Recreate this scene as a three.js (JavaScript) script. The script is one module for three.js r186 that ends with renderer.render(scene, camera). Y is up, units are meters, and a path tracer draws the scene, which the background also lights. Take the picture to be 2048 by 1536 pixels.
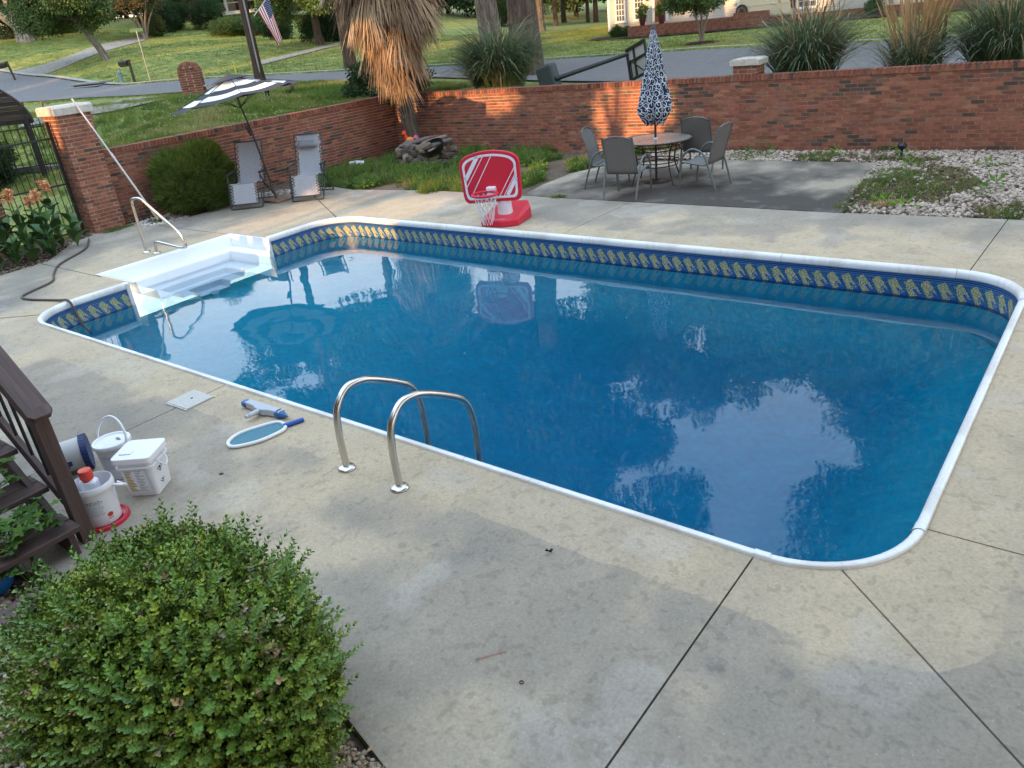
import * as THREE from 'three';
import { mergeGeometries } from 'three/addons/utils/BufferGeometryUtils.js';
import { RoundedBoxGeometry } from 'three/addons/geometries/RoundedBoxGeometry.js';
import { TextGeometry } from 'three/addons/geometries/TextGeometry.js';
import { FontLoader } from 'three/addons/loaders/FontLoader.js';

// ---------------------------------------------------------------- camera, sky, sun, exposure
const scene = new THREE.Scene();
const V = (x, y, z) => new THREE.Vector3(x, y, z);
const CAM = V(0, 2.8, 0), FOCAL = 1540;
const FW = V(-0.58239773, -0.42656874, -0.69199133), RT = V(0.79126808, -0.10238723, -0.60283637), UP = V(-0.18630008, 0.89864118, -0.39716032);
const camera = new THREE.PerspectiveCamera(2 * Math.atan(768 / FOCAL) * 180 / Math.PI, 4 / 3, 0.05, 1500);
camera.position.copy(CAM);
camera.quaternion.setFromRotationMatrix(new THREE.Matrix4().makeBasis(RT, UP, FW.clone().negate()));
const renderer = new THREE.WebGLRenderer({ antialias: true });
renderer.toneMapping = THREE.LinearToneMapping;
renderer.toneMappingExposure = 2.08;
renderer.shadowMap.enabled = true;

function mulberry(a) { return () => { a |= 0; a = a + 0x6D2B79F5 | 0; let t = Math.imul(a ^ a >>> 15, 1 | a); t = t + Math.imul(t ^ t >>> 7, 61 | t) ^ t; return ((t ^ t >>> 14) >>> 0) / 4294967296; }; }
let rnd = mulberry(11);
const rr = (a, b) => a + (b - a) * rnd(), lerp = (a, b, t) => a + (b - a) * t, clamp = (x, a = 0, b = 1) => Math.min(b, Math.max(a, x)), smooth = (a, b, x) => { const t = clamp((x - a) / (b - a)); return t * t * (3 - 2 * t); };
function noise2(seed) {                       // value noise on a hashed lattice; per: wraps so that textures tile
  const h = (x, y) => { let n = Math.imul(x, 374761393) + Math.imul(y, 668265263) + Math.imul(seed, 362437) | 0; n = Math.imul(n ^ n >>> 13, 1274126177); return ((n ^ n >>> 16) >>> 0) / 4294967296; };
  return (x, y, per = 0) => { const i = Math.floor(x), j = Math.floor(y), u = x - i, v = y - j, s = u * u * (3 - 2 * u), t = v * v * (3 - 2 * v), w = (k) => per ? ((k % per) + per) % per : k;
    return lerp(lerp(h(w(i), w(j)), h(w(i + 1), w(j)), s), lerp(h(w(i), w(j + 1)), h(w(i + 1), w(j + 1)), s), t); };
}
function fbm(n, x, y, oct, per = 0) { let s = 0, a = 0.5, t = 0; for (let k = 0; k < oct; k++) { s += a * n(x, y, per); t += a; a *= 0.5; x *= 2; y *= 2; per *= 2; } return s / t; }
const N1 = noise2(1), N2 = noise2(2), N3 = noise2(3), N4 = noise2(4);

const CLX = 51.7, CLZ = 55.5; const cloudAt = (x, y, z, p) => fbm(N1, CLX + x * p * 0.8, CLZ + z * p * 0.8 + y * 3, 5);
{ // computed sky: clear evening air with thin cloud
  const w = 512, h = 256, d = new Float32Array(w * h * 4);
  const sun = V(-0.03, 0.2, 1).normalize();
  for (let j = 0; j < h; j++) for (let i = 0; i < w; i++) {
    const el = ((j + 0.5) / h - 0.5) * Math.PI, az = ((i + 0.5) / w - 0.5) * 2 * Math.PI;
    const x = Math.cos(el) * Math.cos(az), y = Math.sin(el), z = Math.cos(el) * Math.sin(az);
    const t = Math.pow(clamp(1 - Math.max(y, 0)), 3.2), k = (j * w + i) * 4;
    let c = [lerp(0.72, 1.55, t), lerp(0.97, 1.29, t), lerp(1.28, 0.98, t)];
    const g = Math.pow(clamp((x * sun.x + y * sun.y + z * sun.z) * 0.5 + 0.5), 10) * 0.7;
    c = [c[0] + g * 0.9, c[1] + g * 0.64, c[2] + g * 0.36];
    const p = 6 * (1 + Math.max(y, 0)), cl = smooth(0.52, 0.8, cloudAt(x, y, z, p)) * 0.55 * smooth(0.02, 0.3, y);
    for (let q = 0; q < 3; q++) d[k + q] = lerp(c[q], [1.7, 1.62, 1.54][q], cl);
    d[k + 3] = 1;
  }
  const sky = new THREE.DataTexture(d, w, h, THREE.RGBAFormat, THREE.FloatType);
  sky.mapping = THREE.EquirectangularReflectionMapping; sky.magFilter = THREE.LinearFilter; sky.minFilter = THREE.LinearFilter; sky.needsUpdate = true;
  scene.background = sky; scene.environment = sky;
}
const sun = new THREE.DirectionalLight(new THREE.Color().setRGB(1, 0.55, 0.23), 3.9);
sun.position.set(-0.03 * 80 - 7, 0.2 * 80, 80 - 10); sun.target.position.set(-7, 0, -10);
sun.name = 'evening_sun'; sun.castShadow = true; sun.shadow.mapSize.set(4096, 4096);
Object.assign(sun.shadow.camera, { left: -70, right: 40, top: 50, bottom: -40, near: 1, far: 260 });
scene.add(sun, sun.target);

// ---------------------------------------------------------------- helpers: names, parts, geometry
const taken = {};
function numbered(n) { const k = taken[n] = (taken[n] ?? -1) + 1; return k ? n + '_' + String(k).padStart(3, '0') : n; }
function tag(o, label, category, group) { o.userData = { label, category }; if (group) o.userData.group = group; return o; }
function thing(name, label, category, pos = [0, 0, 0], ry = 0, group) { const g = new THREE.Group(); g.name = numbered(name); g.position.set(...pos); g.rotation.y = ry; tag(g, label, category, group); scene.add(g); return g; }
function part(parent, name, geo, mat, label) { const m = new THREE.Mesh(geo, mat); m.name = name; if (label) m.userData.label = label; parent.add(m); return m; }
function single(name, geo, mat, label, category, pos = [0, 0, 0], ry = 0, group) { const m = new THREE.Mesh(geo, mat); m.name = numbered(name); m.position.set(...pos); m.rotation.y = ry; tag(m, label, category, group); scene.add(m); return m; }
function struct(name, geo, mat, parent) { const m = new THREE.Mesh(geo, mat); m.name = parent ? name : numbered(name); if (!parent) m.userData.kind = 'structure'; (parent || scene).add(m); return m; }
function copyOf(o, pos, ry, label) { const c = o.clone(); c.name = numbered(o.name.replace(/_\d{3}$/, '')); c.position.set(...pos); c.rotation.y = ry; c.userData = { ...o.userData }; if (label) c.userData.label = label; scene.add(c); return c; }
function stuffOf(parent, name, geo, mat, items, own) { // items: {p:[x,y,z], q:Quaternion|null, s:number|[x,y,z], c:[r,g,b]}
  const m = new THREE.InstancedMesh(geo, mat, items.length), M = new THREE.Matrix4(), Q = new THREE.Quaternion(), S = V(1, 1, 1), C = new THREE.Color();
  items.forEach((it, i) => { Array.isArray(it.s) ? S.set(...it.s) : S.setScalar(it.s); M.compose(V(...it.p), it.q || Q, S); m.setMatrixAt(i, M); if (it.c) m.setColorAt(i, C.setRGB(...it.c)); });
  m.name = parent ? name : numbered(name); m.userData.kind = 'stuff'; if (own) Object.assign(m.userData, own); (parent || scene).add(m); return m;
}
function clean(g) { g = g.index ? g.toNonIndexed() : g; for (const k of Object.keys(g.attributes)) if (!['position', 'normal', 'uv'].includes(k)) g.deleteAttribute(k); if (!g.attributes.normal) g.computeVertexNormals(); if (!g.attributes.uv) g.setAttribute('uv', new THREE.BufferAttribute(new Float32Array(g.attributes.position.count * 2), 2)); return g; }
function mg(list) { return mergeGeometries(list.map(clean)); }
function box(w, h, d, x = 0, y = 0, z = 0) { // uv in metres
  const g = new THREE.BoxGeometry(w, h, d), uv = g.attributes.uv, dim = [[d, h], [d, h], [w, d], [w, d], [w, h], [w, h]];
  for (let i = 0; i < 24; i++) { const f = dim[i >> 2]; uv.setXY(i, uv.getX(i) * f[0] + x, uv.getY(i) * f[1] + y); }
  return g.translate(x, y, z);
}
function rbox(w, h, d, r, x = 0, y = 0, z = 0) { return new RoundedBoxGeometry(w, h, d, 2, r).translate(x, y, z); }
function tube(pts, r, seg = 40, rad = 8, tension = 0.5, closed = false) { return new THREE.TubeGeometry(new THREE.CatmullRomCurve3(pts.map((p) => V(...p)), closed, 'catmullrom', tension), seg, r, rad, closed); }
function rod(a, b, r1, r2 = r1, n = 8) { const A = V(...a), B = V(...b), d = B.clone().sub(A), g = new THREE.CylinderGeometry(r2, r1, d.length(), n); g.applyQuaternion(new THREE.Quaternion().setFromUnitVectors(V(0, 1, 0), d.clone().normalize())); const c = A.add(B).multiplyScalar(0.5); return g.translate(c.x, c.y, c.z); }
function bent(pts, r, rad = 8, round = 0.06) { // a bent tube: straight runs with rounded corners
  const P = pts.map((p) => V(...p)), c = new THREE.CurvePath(); let from = P[0];
  for (let i = 1; i < P.length - 1; i++) { const a = P[i].clone().add(P[i - 1].clone().sub(P[i]).setLength(Math.min(round, P[i].distanceTo(P[i - 1]) * 0.48))), b = P[i].clone().add(P[i + 1].clone().sub(P[i]).setLength(Math.min(round, P[i].distanceTo(P[i + 1]) * 0.48))); c.add(new THREE.LineCurve3(from, a)); c.add(new THREE.QuadraticBezierCurve3(a, P[i], b)); from = b; }
  c.add(new THREE.LineCurve3(from, P[P.length - 1])); return new THREE.TubeGeometry(c, pts.length * 12, r, rad, false);
}
function lathe(pts, n = 28) { return new THREE.LatheGeometry(pts.map((p) => new THREE.Vector2(...p)), n); }
function rotY(g, a) { return g.rotateY(a); }
function polyGeo(pts, y, depth, uvf) { // flat slab from XZ outline: top at y
  const s = new THREE.Shape(pts.map(([x, z]) => new THREE.Vector2(x, -z)));
  const g = depth ? new THREE.ExtrudeGeometry(s, { depth, bevelEnabled: false }) : new THREE.ShapeGeometry(s);
  g.rotateX(-Math.PI / 2); g.translate(0, y - (depth || 0), 0); const p = g.attributes.position, uv = g.attributes.uv;
  for (let i = 0; i < p.count; i++) uv.setXY(i, ...(uvf ? uvf(p.getX(i), p.getZ(i)) : [p.getX(i), p.getZ(i)]));
  return g;
}
function texOf(w, h, fn, srgb = true, wrap = true) { // fn(u,v,i,j) -> [r,g,b] 0..1
  const d = new Uint8Array(w * h * 4);
  for (let j = 0; j < h; j++) for (let i = 0; i < w; i++) { const c = fn(i / w, j / h, i, j), k = (j * w + i) * 4; for (let q = 0; q < 3; q++) d[k + q] = clamp(c[q]) * 255; d[k + 3] = 255; }
  const t = new THREE.DataTexture(d, w, h); t.magFilter = THREE.LinearFilter; t.minFilter = THREE.LinearFilter; if (srgb) t.colorSpace = THREE.SRGBColorSpace; if (wrap) t.wrapS = t.wrapT = THREE.RepeatWrapping; t.needsUpdate = true; return t;
}
function rep(t, x, y = x) { const c = t.clone(); c.repeat.set(x, y); c.needsUpdate = true; return c; }
function canvasTex(w, h, draw, wrap = false) { const c = document.createElement('canvas'); c.width = w; c.height = h; draw(c.getContext('2d'), w, h); const t = new THREE.CanvasTexture(c); t.colorSpace = THREE.SRGBColorSpace; t.magFilter = THREE.LinearFilter; if (wrap) t.wrapS = t.wrapT = THREE.RepeatWrapping; return t; }
const toS = (c) => c.map((x) => x <= 0.0031308 ? 12.92 * x : 1.055 * Math.pow(x, 1 / 2.4) - 0.055);
const mix3 = (a, b, t) => a.map((x, i) => lerp(x, b[i], t));
function mat(c, rough = 0.8, o = {}) { const P = ['clearcoat', 'sheen', 'transmission', 'ior', 'thickness', 'anisotropy', 'clearcoatRoughness', 'attenuationColor', 'attenuationDistance', 'specularIntensity'].some((k) => k in o) ? THREE.MeshPhysicalMaterial : THREE.MeshStandardMaterial; return new P({ color: new THREE.Color().setRGB(...c), roughness: rough, metalness: 0, side: THREE.DoubleSide, ...o }); }
const grainT = texOf(512, 512, (u, v) => { const n = 0.55 * fbm(N1, u * 16, v * 16, 5, 16) + 0.45 * fbm(N2, u * 64, v * 64, 3, 64), g = 0.72 + 0.36 * n; return [g, g, g]; });
const speckT = texOf(512, 512, (u, v, i, j) => { const n = fbm(N3, u * 128, v * 128, 2, 128), g = 0.55 + 0.5 * n; return [g, g, g]; }, false);
const woodT = texOf(512, 512, (u, v) => { const w = fbm(N2, u * 3, v * 48, 4, 0), g = 0.7 + 0.35 * w + 0.12 * (fbm(N1, u * 6, v * 160, 2) - 0.5); return [g, g, g]; });
// pixel of the photograph -> ray; where it meets a level or a plane of the place
function ray(px, py) { return FW.clone().multiplyScalar(FOCAL).addScaledVector(RT, px - 1024).addScaledVector(UP, 768 - py); }
function G(px, py, y = 0) { const d = ray(px, py); return CAM.clone().addScaledVector(d, (y - CAM.y) / d.y); }
function onZ(px, py, z) { const d = ray(px, py); return CAM.clone().addScaledVector(d, z / d.z); }
function D(px, py, dist) { const d = ray(px, py); return CAM.clone().addScaledVector(d, dist / Math.hypot(d.x, d.z)); }
const qUp = (n, spin = 0) => new THREE.Quaternion().setFromUnitVectors(V(0, 1, 0), n).multiply(new THREE.Quaternion().setFromAxisAngle(V(0, 1, 0), spin));
const qE = (x, y, z) => new THREE.Quaternion().setFromEuler(new THREE.Euler(x, y, z));
// ---------------------------------------------------------------- terrain beyond the walls
const CP = [[535, 197, 24], [392, 192, 29], [522, 172, 31], [650, 168, 34], [720, 143, 43], [1430, 150, 24], [1430, 100, 33], [1900, 80, 30], [1900, 118, 22], [1250, 72, 50], [1640, 35, 47], [1400, 88, 40], [1080, 65, 62], [250, 212, 31], [150, 200, 46], [50, 168, 64], [268, 165, 55], [28, 162, 67], [215, 118, 66], [55, 87, 84], [293, 78, 82], [400, 40, 98], [560, 75, 78], [640, 100, 58], [1150, 40, 95], [330, 190, 37], [330, 165, 50], [560, 150, 46], [900, 133, 40], [1076, 123, 37], [0, 70, 100]].map((a) => { const p = D(...a); return [p.x, p.y, p.z]; });
CP.push([-15.6, 1.27, -7.9], [-15.6, 1.27, -11], [-15.6, 1.24, -15], [-12, 1.16, -15.6], [-8, 1.14, -15.7], [-2, 1.12, -15.9], [5, 1.1, -16], [-15.6, 0.02, -3], [-15.6, 0.02, -5.4], [-16.6, 0.03, -4.6], [-17.2, 0.06, -5.4], [-16.4, 0.02, -6.0], [-17.6, 0.1, -6.5], [-20.6, 0.38, -7.6], [-21.4, 0.5, -8.3], [-23.4, 1.15, -9.4], [-25.5, 1.6, -10.2], [-20, 0, 6], [-30, 0.8, 0], [10, 0.9, -22], [20, 0.8, -30], [20, 1.2, -60], [-18.5, 1.32, -9.5]);
const TW = (() => { // thin-plate spline through the control points
  const n = CP.length, m = n + 3, A = Array.from({ length: m }, () => new Float64Array(m + 1)), K = (r2) => r2 > 1e-9 ? r2 * Math.log(r2) : 0;
  for (let i = 0; i < n; i++) { for (let j = 0; j < n; j++) A[i][j] = K((CP[i][0] - CP[j][0]) ** 2 + (CP[i][2] - CP[j][2]) ** 2) + (i === j ? 2 : 0); A[i][n] = A[n][i] = 1; A[i][n + 1] = A[n + 1][i] = CP[i][0]; A[i][n + 2] = A[n + 2][i] = CP[i][2]; A[i][m] = CP[i][1]; }
  for (let c = 0; c < m; c++) { let p = c; for (let r = c + 1; r < m; r++) if (Math.abs(A[r][c]) > Math.abs(A[p][c])) p = r; [A[c], A[p]] = [A[p], A[c]]; for (let r = 0; r < m; r++) if (r !== c) { const f = A[r][c] / A[c][c]; if (f) for (let k = c; k <= m; k++) A[r][k] -= f * A[c][k]; } }
  const w = A.map((row, i) => row[m] / row[i]);
  return (x, z) => { let s = w[n] + w[n + 1] * x + w[n + 2] * z; for (let i = 0; i < n; i++) s += w[i] * K((x - CP[i][0]) ** 2 + (z - CP[i][2]) ** 2); return s; };
})();
const wallZ = (x) => -14.66 - (x + 15.25) * 0.0495;      // line of the long street wall's pool face
function ground(x, z) { const far = Math.hypot(x + 30, z + 25); const y = clamp(TW(clamp(x, -115, 30), clamp(z, -100, 12)), -0.3, 9), lim = z > -6.95 ? lerp(0.02, 9, smooth(0, 9, Math.max(0, -15.5 - x) + Math.max(0, -6.4 - z) * 4)) : lerp(1.27, 9, smooth(0.6, 14, -15.5 - x) + (z < wallZ(x) ? 1 : 0)), y2 = Math.min(y, lim); return lerp(y2, 6, smooth(120, 260, far)); }
function onGround(px, py) { const d = ray(px, py).normalize(); let t = 17; for (; t < 400; t += 0.25) { const p = CAM.clone().addScaledVector(d, t); if ((p.x < -15.4 || p.z < -15.4) && p.y < ground(p.x, p.z)) return V(p.x, ground(p.x, p.z), p.z); } return CAM.clone().addScaledVector(d, 200); }

const lawnT = texOf(1024, 1024, (u, v) => { const a = fbm(N1, u * 10, v * 10, 5, 10), b = fbm(N2, u * 90, v * 90, 3, 90), c = fbm(N3, u * 28, v * 28, 3, 28); let g = mix3([0.125, 0.175, 0.03], [0.215, 0.235, 0.05], smooth(0.35, 0.68, a)); g = mix3(g, [0.15, 0.135, 0.06], 0.55 * smooth(0.58, 0.78, c)); return toS(g.map((x) => x * (0.55 + 0.9 * b))); });
{
  const pos = [], idx = [], uv = [];
  const axis = (from, list) => { const out = [from]; for (const [to, step] of list) { const a = out[out.length - 1], n = Math.max(1, Math.round(Math.abs(to - a) / step)); for (let k = 1; k <= n; k++) out.push(lerp(a, to, k / n)); } return out; };
  const sheet = (xs, zf, nz) => { const b = pos.length / 3; xs.forEach((x) => { const zs = zf(x); zs.forEach((z) => { pos.push(x, ground(x, z), z); uv.push(x / 7, z / 7); }); nz = zs.length; }); for (let i = 0; i < xs.length - 1; i++) for (let j = 0; j < nz - 1; j++) { const a = b + i * nz + j, c = a + nz; idx.push(a, a + 1, c, c, a + 1, c + 1); } };
  const zl = axis(40, [[-4, 4], [-17, 0.45], [-60, 1.2], [-130, 5], [-420, 50]]).reverse();
  sheet(axis(-420, [[-130, 40], [-60, 4], [-30, 1.2], [-15.42, 0.45]]), () => zl);
  const zr = axis(0, [[1, 0.03], [12, 0.6], [45, 1.3], [115, 5], [400, 50]]);
  sheet(axis(-15.42, [[14, 0.6], [60, 4], [300, 40]]), (x) => zr.map((t) => wallZ(x) - 0.2 - t).reverse());
  { const skirt = (L) => { const b = pos.length / 3; L.forEach(([x, z]) => { pos.push(x, ground(x, z), z, x, -0.6, z); uv.push(x / 7, z / 7, x / 7 + 0.1, z / 7); }); for (let i = 0; i < L.length - 1; i++) { const a = b + i * 2; idx.push(a, a + 1, a + 2, a + 2, a + 1, a + 3); } }; skirt(zl.filter((z) => z > -20 && z < 6).map((z) => [-15.42, z])); }
  const g = new THREE.BufferGeometry(); g.setAttribute('position', new THREE.Float32BufferAttribute(pos, 3)); g.setAttribute('uv', new THREE.Float32BufferAttribute(uv, 2)); g.setIndex(idx); g.computeVertexNormals();
  struct('lawn', g, mat([1, 1, 1], 0.95, { map: lawnT, bumpMap: speckT, bumpScale: 0.02 }));
}
// strips laid over the terrain: road, driveways
function strip(name, A, B, m, lift, uvs = 1) { // A, B: two edges as arrays of [x,z]
  const pos = [], uv = [], idx = [], C1 = new THREE.CatmullRomCurve3(A.map(([x, z]) => V(x, 0, z))), C2 = new THREE.CatmullRomCurve3(B.map(([x, z]) => V(x, 0, z))), n = 140, w = 8; let len = 0, last = null;
  for (let i = 0; i <= n; i++) { const a = C1.getPoint(i / n), b = C2.getPoint(i / n), mid = a.clone().lerp(b, 0.5); if (last) len += mid.distanceTo(last); last = mid; for (let j = 0; j <= w; j++) { const p = a.clone().lerp(b, j / w); pos.push(p.x, ground(p.x, p.z) + lift, p.z); uv.push(len * uvs, a.distanceTo(b) * j / w * uvs); } }
  for (let i = 0; i < n; i++) for (let j = 0; j < w; j++) { const a = i * (w + 1) + j, c = a + w + 1; idx.push(a, c, a + 1, c, c + 1, a + 1); }
  const g = new THREE.BufferGeometry(); g.setAttribute('position', new THREE.Float32BufferAttribute(pos, 3)); g.setAttribute('uv', new THREE.Float32BufferAttribute(uv, 2)); g.setIndex(idx); g.computeVertexNormals(); const s = struct(name, g, m); if (g.attributes.normal.getY(40) < 0) { g.setIndex(idx.reverse()); g.computeVertexNormals(); } return s;
}
const xz = (a) => a.map((q) => { const p = D(...q); return [p.x, p.z]; }), gx = (a) => a.map((q) => { const p = onGround(...q); return [p.x, p.z]; });
const asphaltM = mat([0.165, 0.165, 0.17], 0.9, { map: rep(grainT, 0.4), bumpMap: rep(speckT, 2), bumpScale: 0.004 });
const driveM = mat([0.30, 0.29, 0.275], 0.9, { map: rep(grainT, 0.35) });
const nearE = [[16, -18.4], [6, -18.6], [-4, -18.8], [-10, -19.0], [-16.5, -20.2], ...xz([[650, 166, 34], [330, 189, 38], [150, 200, 47]]), [-62, -18.5], [-95, -17]];
const farE = [[16, -28], [6, -28.3], ...xz([[1900, 80, 30], [1430, 100, 33], [1076, 122, 37], [720, 143, 43], [330, 165, 50], [190, 168, 57]]), [-64, -25.5], [-97, -24.5]];
strip('road', nearE, farE, asphaltM, 0.05);
const kerbM = mat([0.36, 0.35, 0.33], 0.9, { map: rep(grainT, 0.5) });
strip('kerb', farE, farE.map(([x, z]) => [x, z - 0.35]), kerbM, 0.13);
strip('driveway', gx([[20, 167], [110, 143], [210, 104], [292, 82]]), gx([[0, 150], [100, 127], [200, 91], [286, 73]]), driveM, 0.05);
strip('driveway', gx([[505, 136], [560, 122], [620, 106], [700, 88]]), gx([[505, 128], [560, 115], [620, 100], [700, 82]]), driveM, 0.05);
strip('driveway', gx([[40, 262], [110, 250], [172, 236], [240, 225], [330, 203]]), gx([[40, 246], [110, 236], [172, 219], [245, 202], [330, 194]]), mat([0.34, 0.33, 0.31], 0.95, { map: rep(grainT, 0.6) }), 0.05);

// ---------------------------------------------------------------- yard soil, concrete deck
const PX0 = -10.9, PX1 = -0.52, PZ0 = -8.7, PZ1 = -3.36, PR = 0.68, SX = -11.87, SZ0 = -7.17, SZ1 = -4.8;
function arc(cx, cz, r, a0, a1, n = 10) { const o = []; for (let i = 0; i <= n; i++) { const a = lerp(a0, a1, i / n); o.push([cx + r * Math.cos(a), cz + r * Math.sin(a)]); } return o; }
const H = Math.PI / 2;
function poolOutline(off) { // counter-clockwise seen from above in x,-z; off > 0 is outward
  const r = PR + off, x0 = PX0 + PR, x1 = PX1 - PR, z0 = PZ0 + PR, z1 = PZ1 - PR;
  return [...arc(x1, z1, r, 0, H), ...arc(x0, z1, r, H, 2 * H), [PX0 - off, SZ1 + off], [SX - off, SZ1 - 0.03 + off], [SX - off, SZ0 - off], [PX0 - off, SZ0 - off], ...arc(x0, z0, r, 2 * H, 3 * H), ...arc(x1, z0, r, 3 * H, 4 * H)];
}
const soilT = texOf(512, 512, (u, v) => { const a = fbm(N1, u * 8, v * 8, 4, 8), b = fbm(N2, u * 80, v * 80, 3, 80); return toS(mix3([0.075, 0.052, 0.036], [0.14, 0.105, 0.075], a).map((x) => x * (0.5 + b))); });
{
  const out = new THREE.Shape([[-17.5, 3], [14, 3], [14, -16.3], [-15.4, -14.85], [-15.4, -6.9], [-17.5, -6.3]].map(([x, z]) => new THREE.Vector2(x, -z)));
  out.holes.push(new THREE.Path(poolOutline(0.02).map(([x, z]) => new THREE.Vector2(x, -z)).reverse()));
  const g = new THREE.ShapeGeometry(out); g.rotateX(-H); g.translate(0, -0.05, 0); const p = g.attributes.position, uv = g.attributes.uv; for (let i = 0; i < p.count; i++) uv.setXY(i, p.getX(i) / 2, p.getZ(i) / 2);
  struct('yard_soil', g, mat([1, 1, 1], 0.95, { map: soilT, bumpMap: speckT, bumpScale: 0.015 }));
}
function poolDist(x, z) { const dx = Math.max(PX0 - x, x - PX1), dz = Math.max(PZ0 - z, z - PZ1); const d = dx > 0 && dz > 0 ? Math.hypot(dx, dz) : Math.max(dx, dz); const sx = Math.max(SX - x, x + 10.5), sz = Math.max(SZ0 - z, z - SZ1); return Math.min(d, sx > 0 && sz > 0 ? Math.hypot(sx, sz) : Math.max(sx, sz)); }
const spots = [[803, 1089, 0.03], [874, 1090, 0.035], [997, 1118, 0.03], [1081, 1137, 0.03], [1222, 1152, 0.035], [1448, 1275, 0.04], [1430, 1335, 0.06], [1560, 1280, 0.05], [1600, 1290, 0.04], [1575, 1345, 0.03]].map(([a, b, r]) => { const p = G(a, b); return [p.x, p.z, r]; });
const rustA = G(955, 1318), rustB = G(1010, 1303), rustC = G(905, 1340);
function concrete(x, z) {
  const d = poolDist(x, z), n = fbm(N1, x * 1.1 + 50, z * 1.1 + 50, 5), n2 = fbm(N2, x * 0.45 + 9, z * 0.6 + 9, 4), n3 = fbm(N3, x * 5 + 70, z * 5 + 30, 4), f = fbm(N4, x * 90 + 900, z * 90 + 900, 2), f2 = N2(x * 240 + 4000, z * 240 + 4000);
  const tan = [0.485, 0.39, 0.27], gray = [0.41, 0.348, 0.265], dark = [0.20, 0.182, 0.158];
  let k = smooth(0.3, 0.75, d * 0.42 + (n2 - 0.5) * 1.3 + (n - 0.5) * 0.6); if (d < 0.43 + 0.03 * n3) k *= 0.55;
  let c = mix3(tan, gray, k); const n5 = fbm(N3, x * 0.8 + 400, z * 0.8 + 210, 5), n6 = fbm(N1, x * 2.6 + 210 + 2 * n, z * 1.3 + 77, 4);
  c = mix3(c, [0.275, 0.243, 0.20], 0.8 * smooth(0.40, 0.60, n5 * 0.6 + n6 * 0.4 + 0.13 * clamp((d - 1.0) / 1.2, -1, 1)) * (d < 0.42 + 0.05 * n3 ? 0.35 : 1));
  let st = smooth(0.53, 0.74, n * 0.55 + n2 * 0.35 + n3 * 0.15) * smooth(0.3, 0.9, d) * 0.85;                                    // mildew blotches
  st = Math.max(st, 0.55 * smooth(0.4, 0.62, n + 0.15 * (n3 - 0.5)) * smooth(0.9, 1.8, d) * 0.5);
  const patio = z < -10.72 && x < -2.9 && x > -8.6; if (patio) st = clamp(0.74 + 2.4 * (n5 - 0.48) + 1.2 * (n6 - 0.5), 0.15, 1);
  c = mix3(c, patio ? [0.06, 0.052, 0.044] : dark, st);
  const wash = smooth(0.62, 0.74, fbm(N2, x * 2.2 + 300, z * 2.2, 4)) * 0.22; c = mix3(c, [0.5, 0.47, 0.43], wash * (patio ? 0.6 : 1));
  for (const s of spots) { const q = Math.hypot(x - s[0], z - s[1]) / s[2] + (n3 - 0.5) * 2.4; if (q < 1.2) c = mix3(c, [0.15, 0.15, 0.15], 0.42 * smooth(1.2, 0.2, q)); }
  const near = (A, B, w) => { const vx = B.x - A.x, vz = B.z - A.z, t = clamp(((x - A.x) * vx + (z - A.z) * vz) / (vx * vx + vz * vz)); return Math.hypot(x - A.x - t * vx, z - A.z - t * vz) / w; };
  const ru = near(rustA, rustB, 0.012) + (n3 - 0.5); if (ru < 1) c = mix3(c, [0.22, 0.095, 0.05], 0.8 * (1 - Math.max(ru, 0)));
  const pit = smooth(0.66, 0.78, fbm(N2, x * 26 + 60, z * 26 + 60, 2)), g = (0.80 + 0.3 * f + 0.16 * (f2 - 0.5)) * (0.88 + 0.24 * n3) * (1 - 0.16 * pit); let out = c.map((v) => v * g);
  if (f2 > 0.985) out = mix3(out, [0.62, 0.6, 0.56], 0.7); else if (f2 < 0.02) out = mix3(out, [0.1, 0.1, 0.1], 0.6);
  return toS(out);
}
const NR = [-7, -4.15, 9.6, 4.8], FR = [-15, -14.3, 17.6, 14.9];
const concN = texOf(2048, 1024, (u, v) => concrete(NR[0] + u * NR[2], NR[1] + v * NR[3]), true, false), concF = texOf(2048, 1734, (u, v) => concrete(FR[0] + u * FR[2], FR[1] + v * FR[3]), true, false);
const concNM = mat([1, 1, 1], 0.88, { map: concN }), concFM = mat([1, 1, 1], 0.88, { map: concF });
const uvN = (x, z) => [clamp((x - NR[0]) / NR[2], 0.001, 0.999), clamp((z - NR[1]) / NR[3], 0.001, 0.999)], uvF = (x, z) => [clamp((x - FR[0]) / FR[2], 0.001, 0.999), clamp((z - FR[1]) / FR[3], 0.001, 0.999)];
const deck = new THREE.Group(); deck.name = 'concrete_deck'; deck.userData.kind = 'structure'; scene.add(deck);
const cx0 = PX0 + PR, cx1 = PX1 - PR, cz0 = PZ0 + PR, cz1 = PZ1 - PR, e = 0.0055;
const ang = (x, z, cx, cz) => Math.atan2(z - cz, x - cx);
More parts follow.
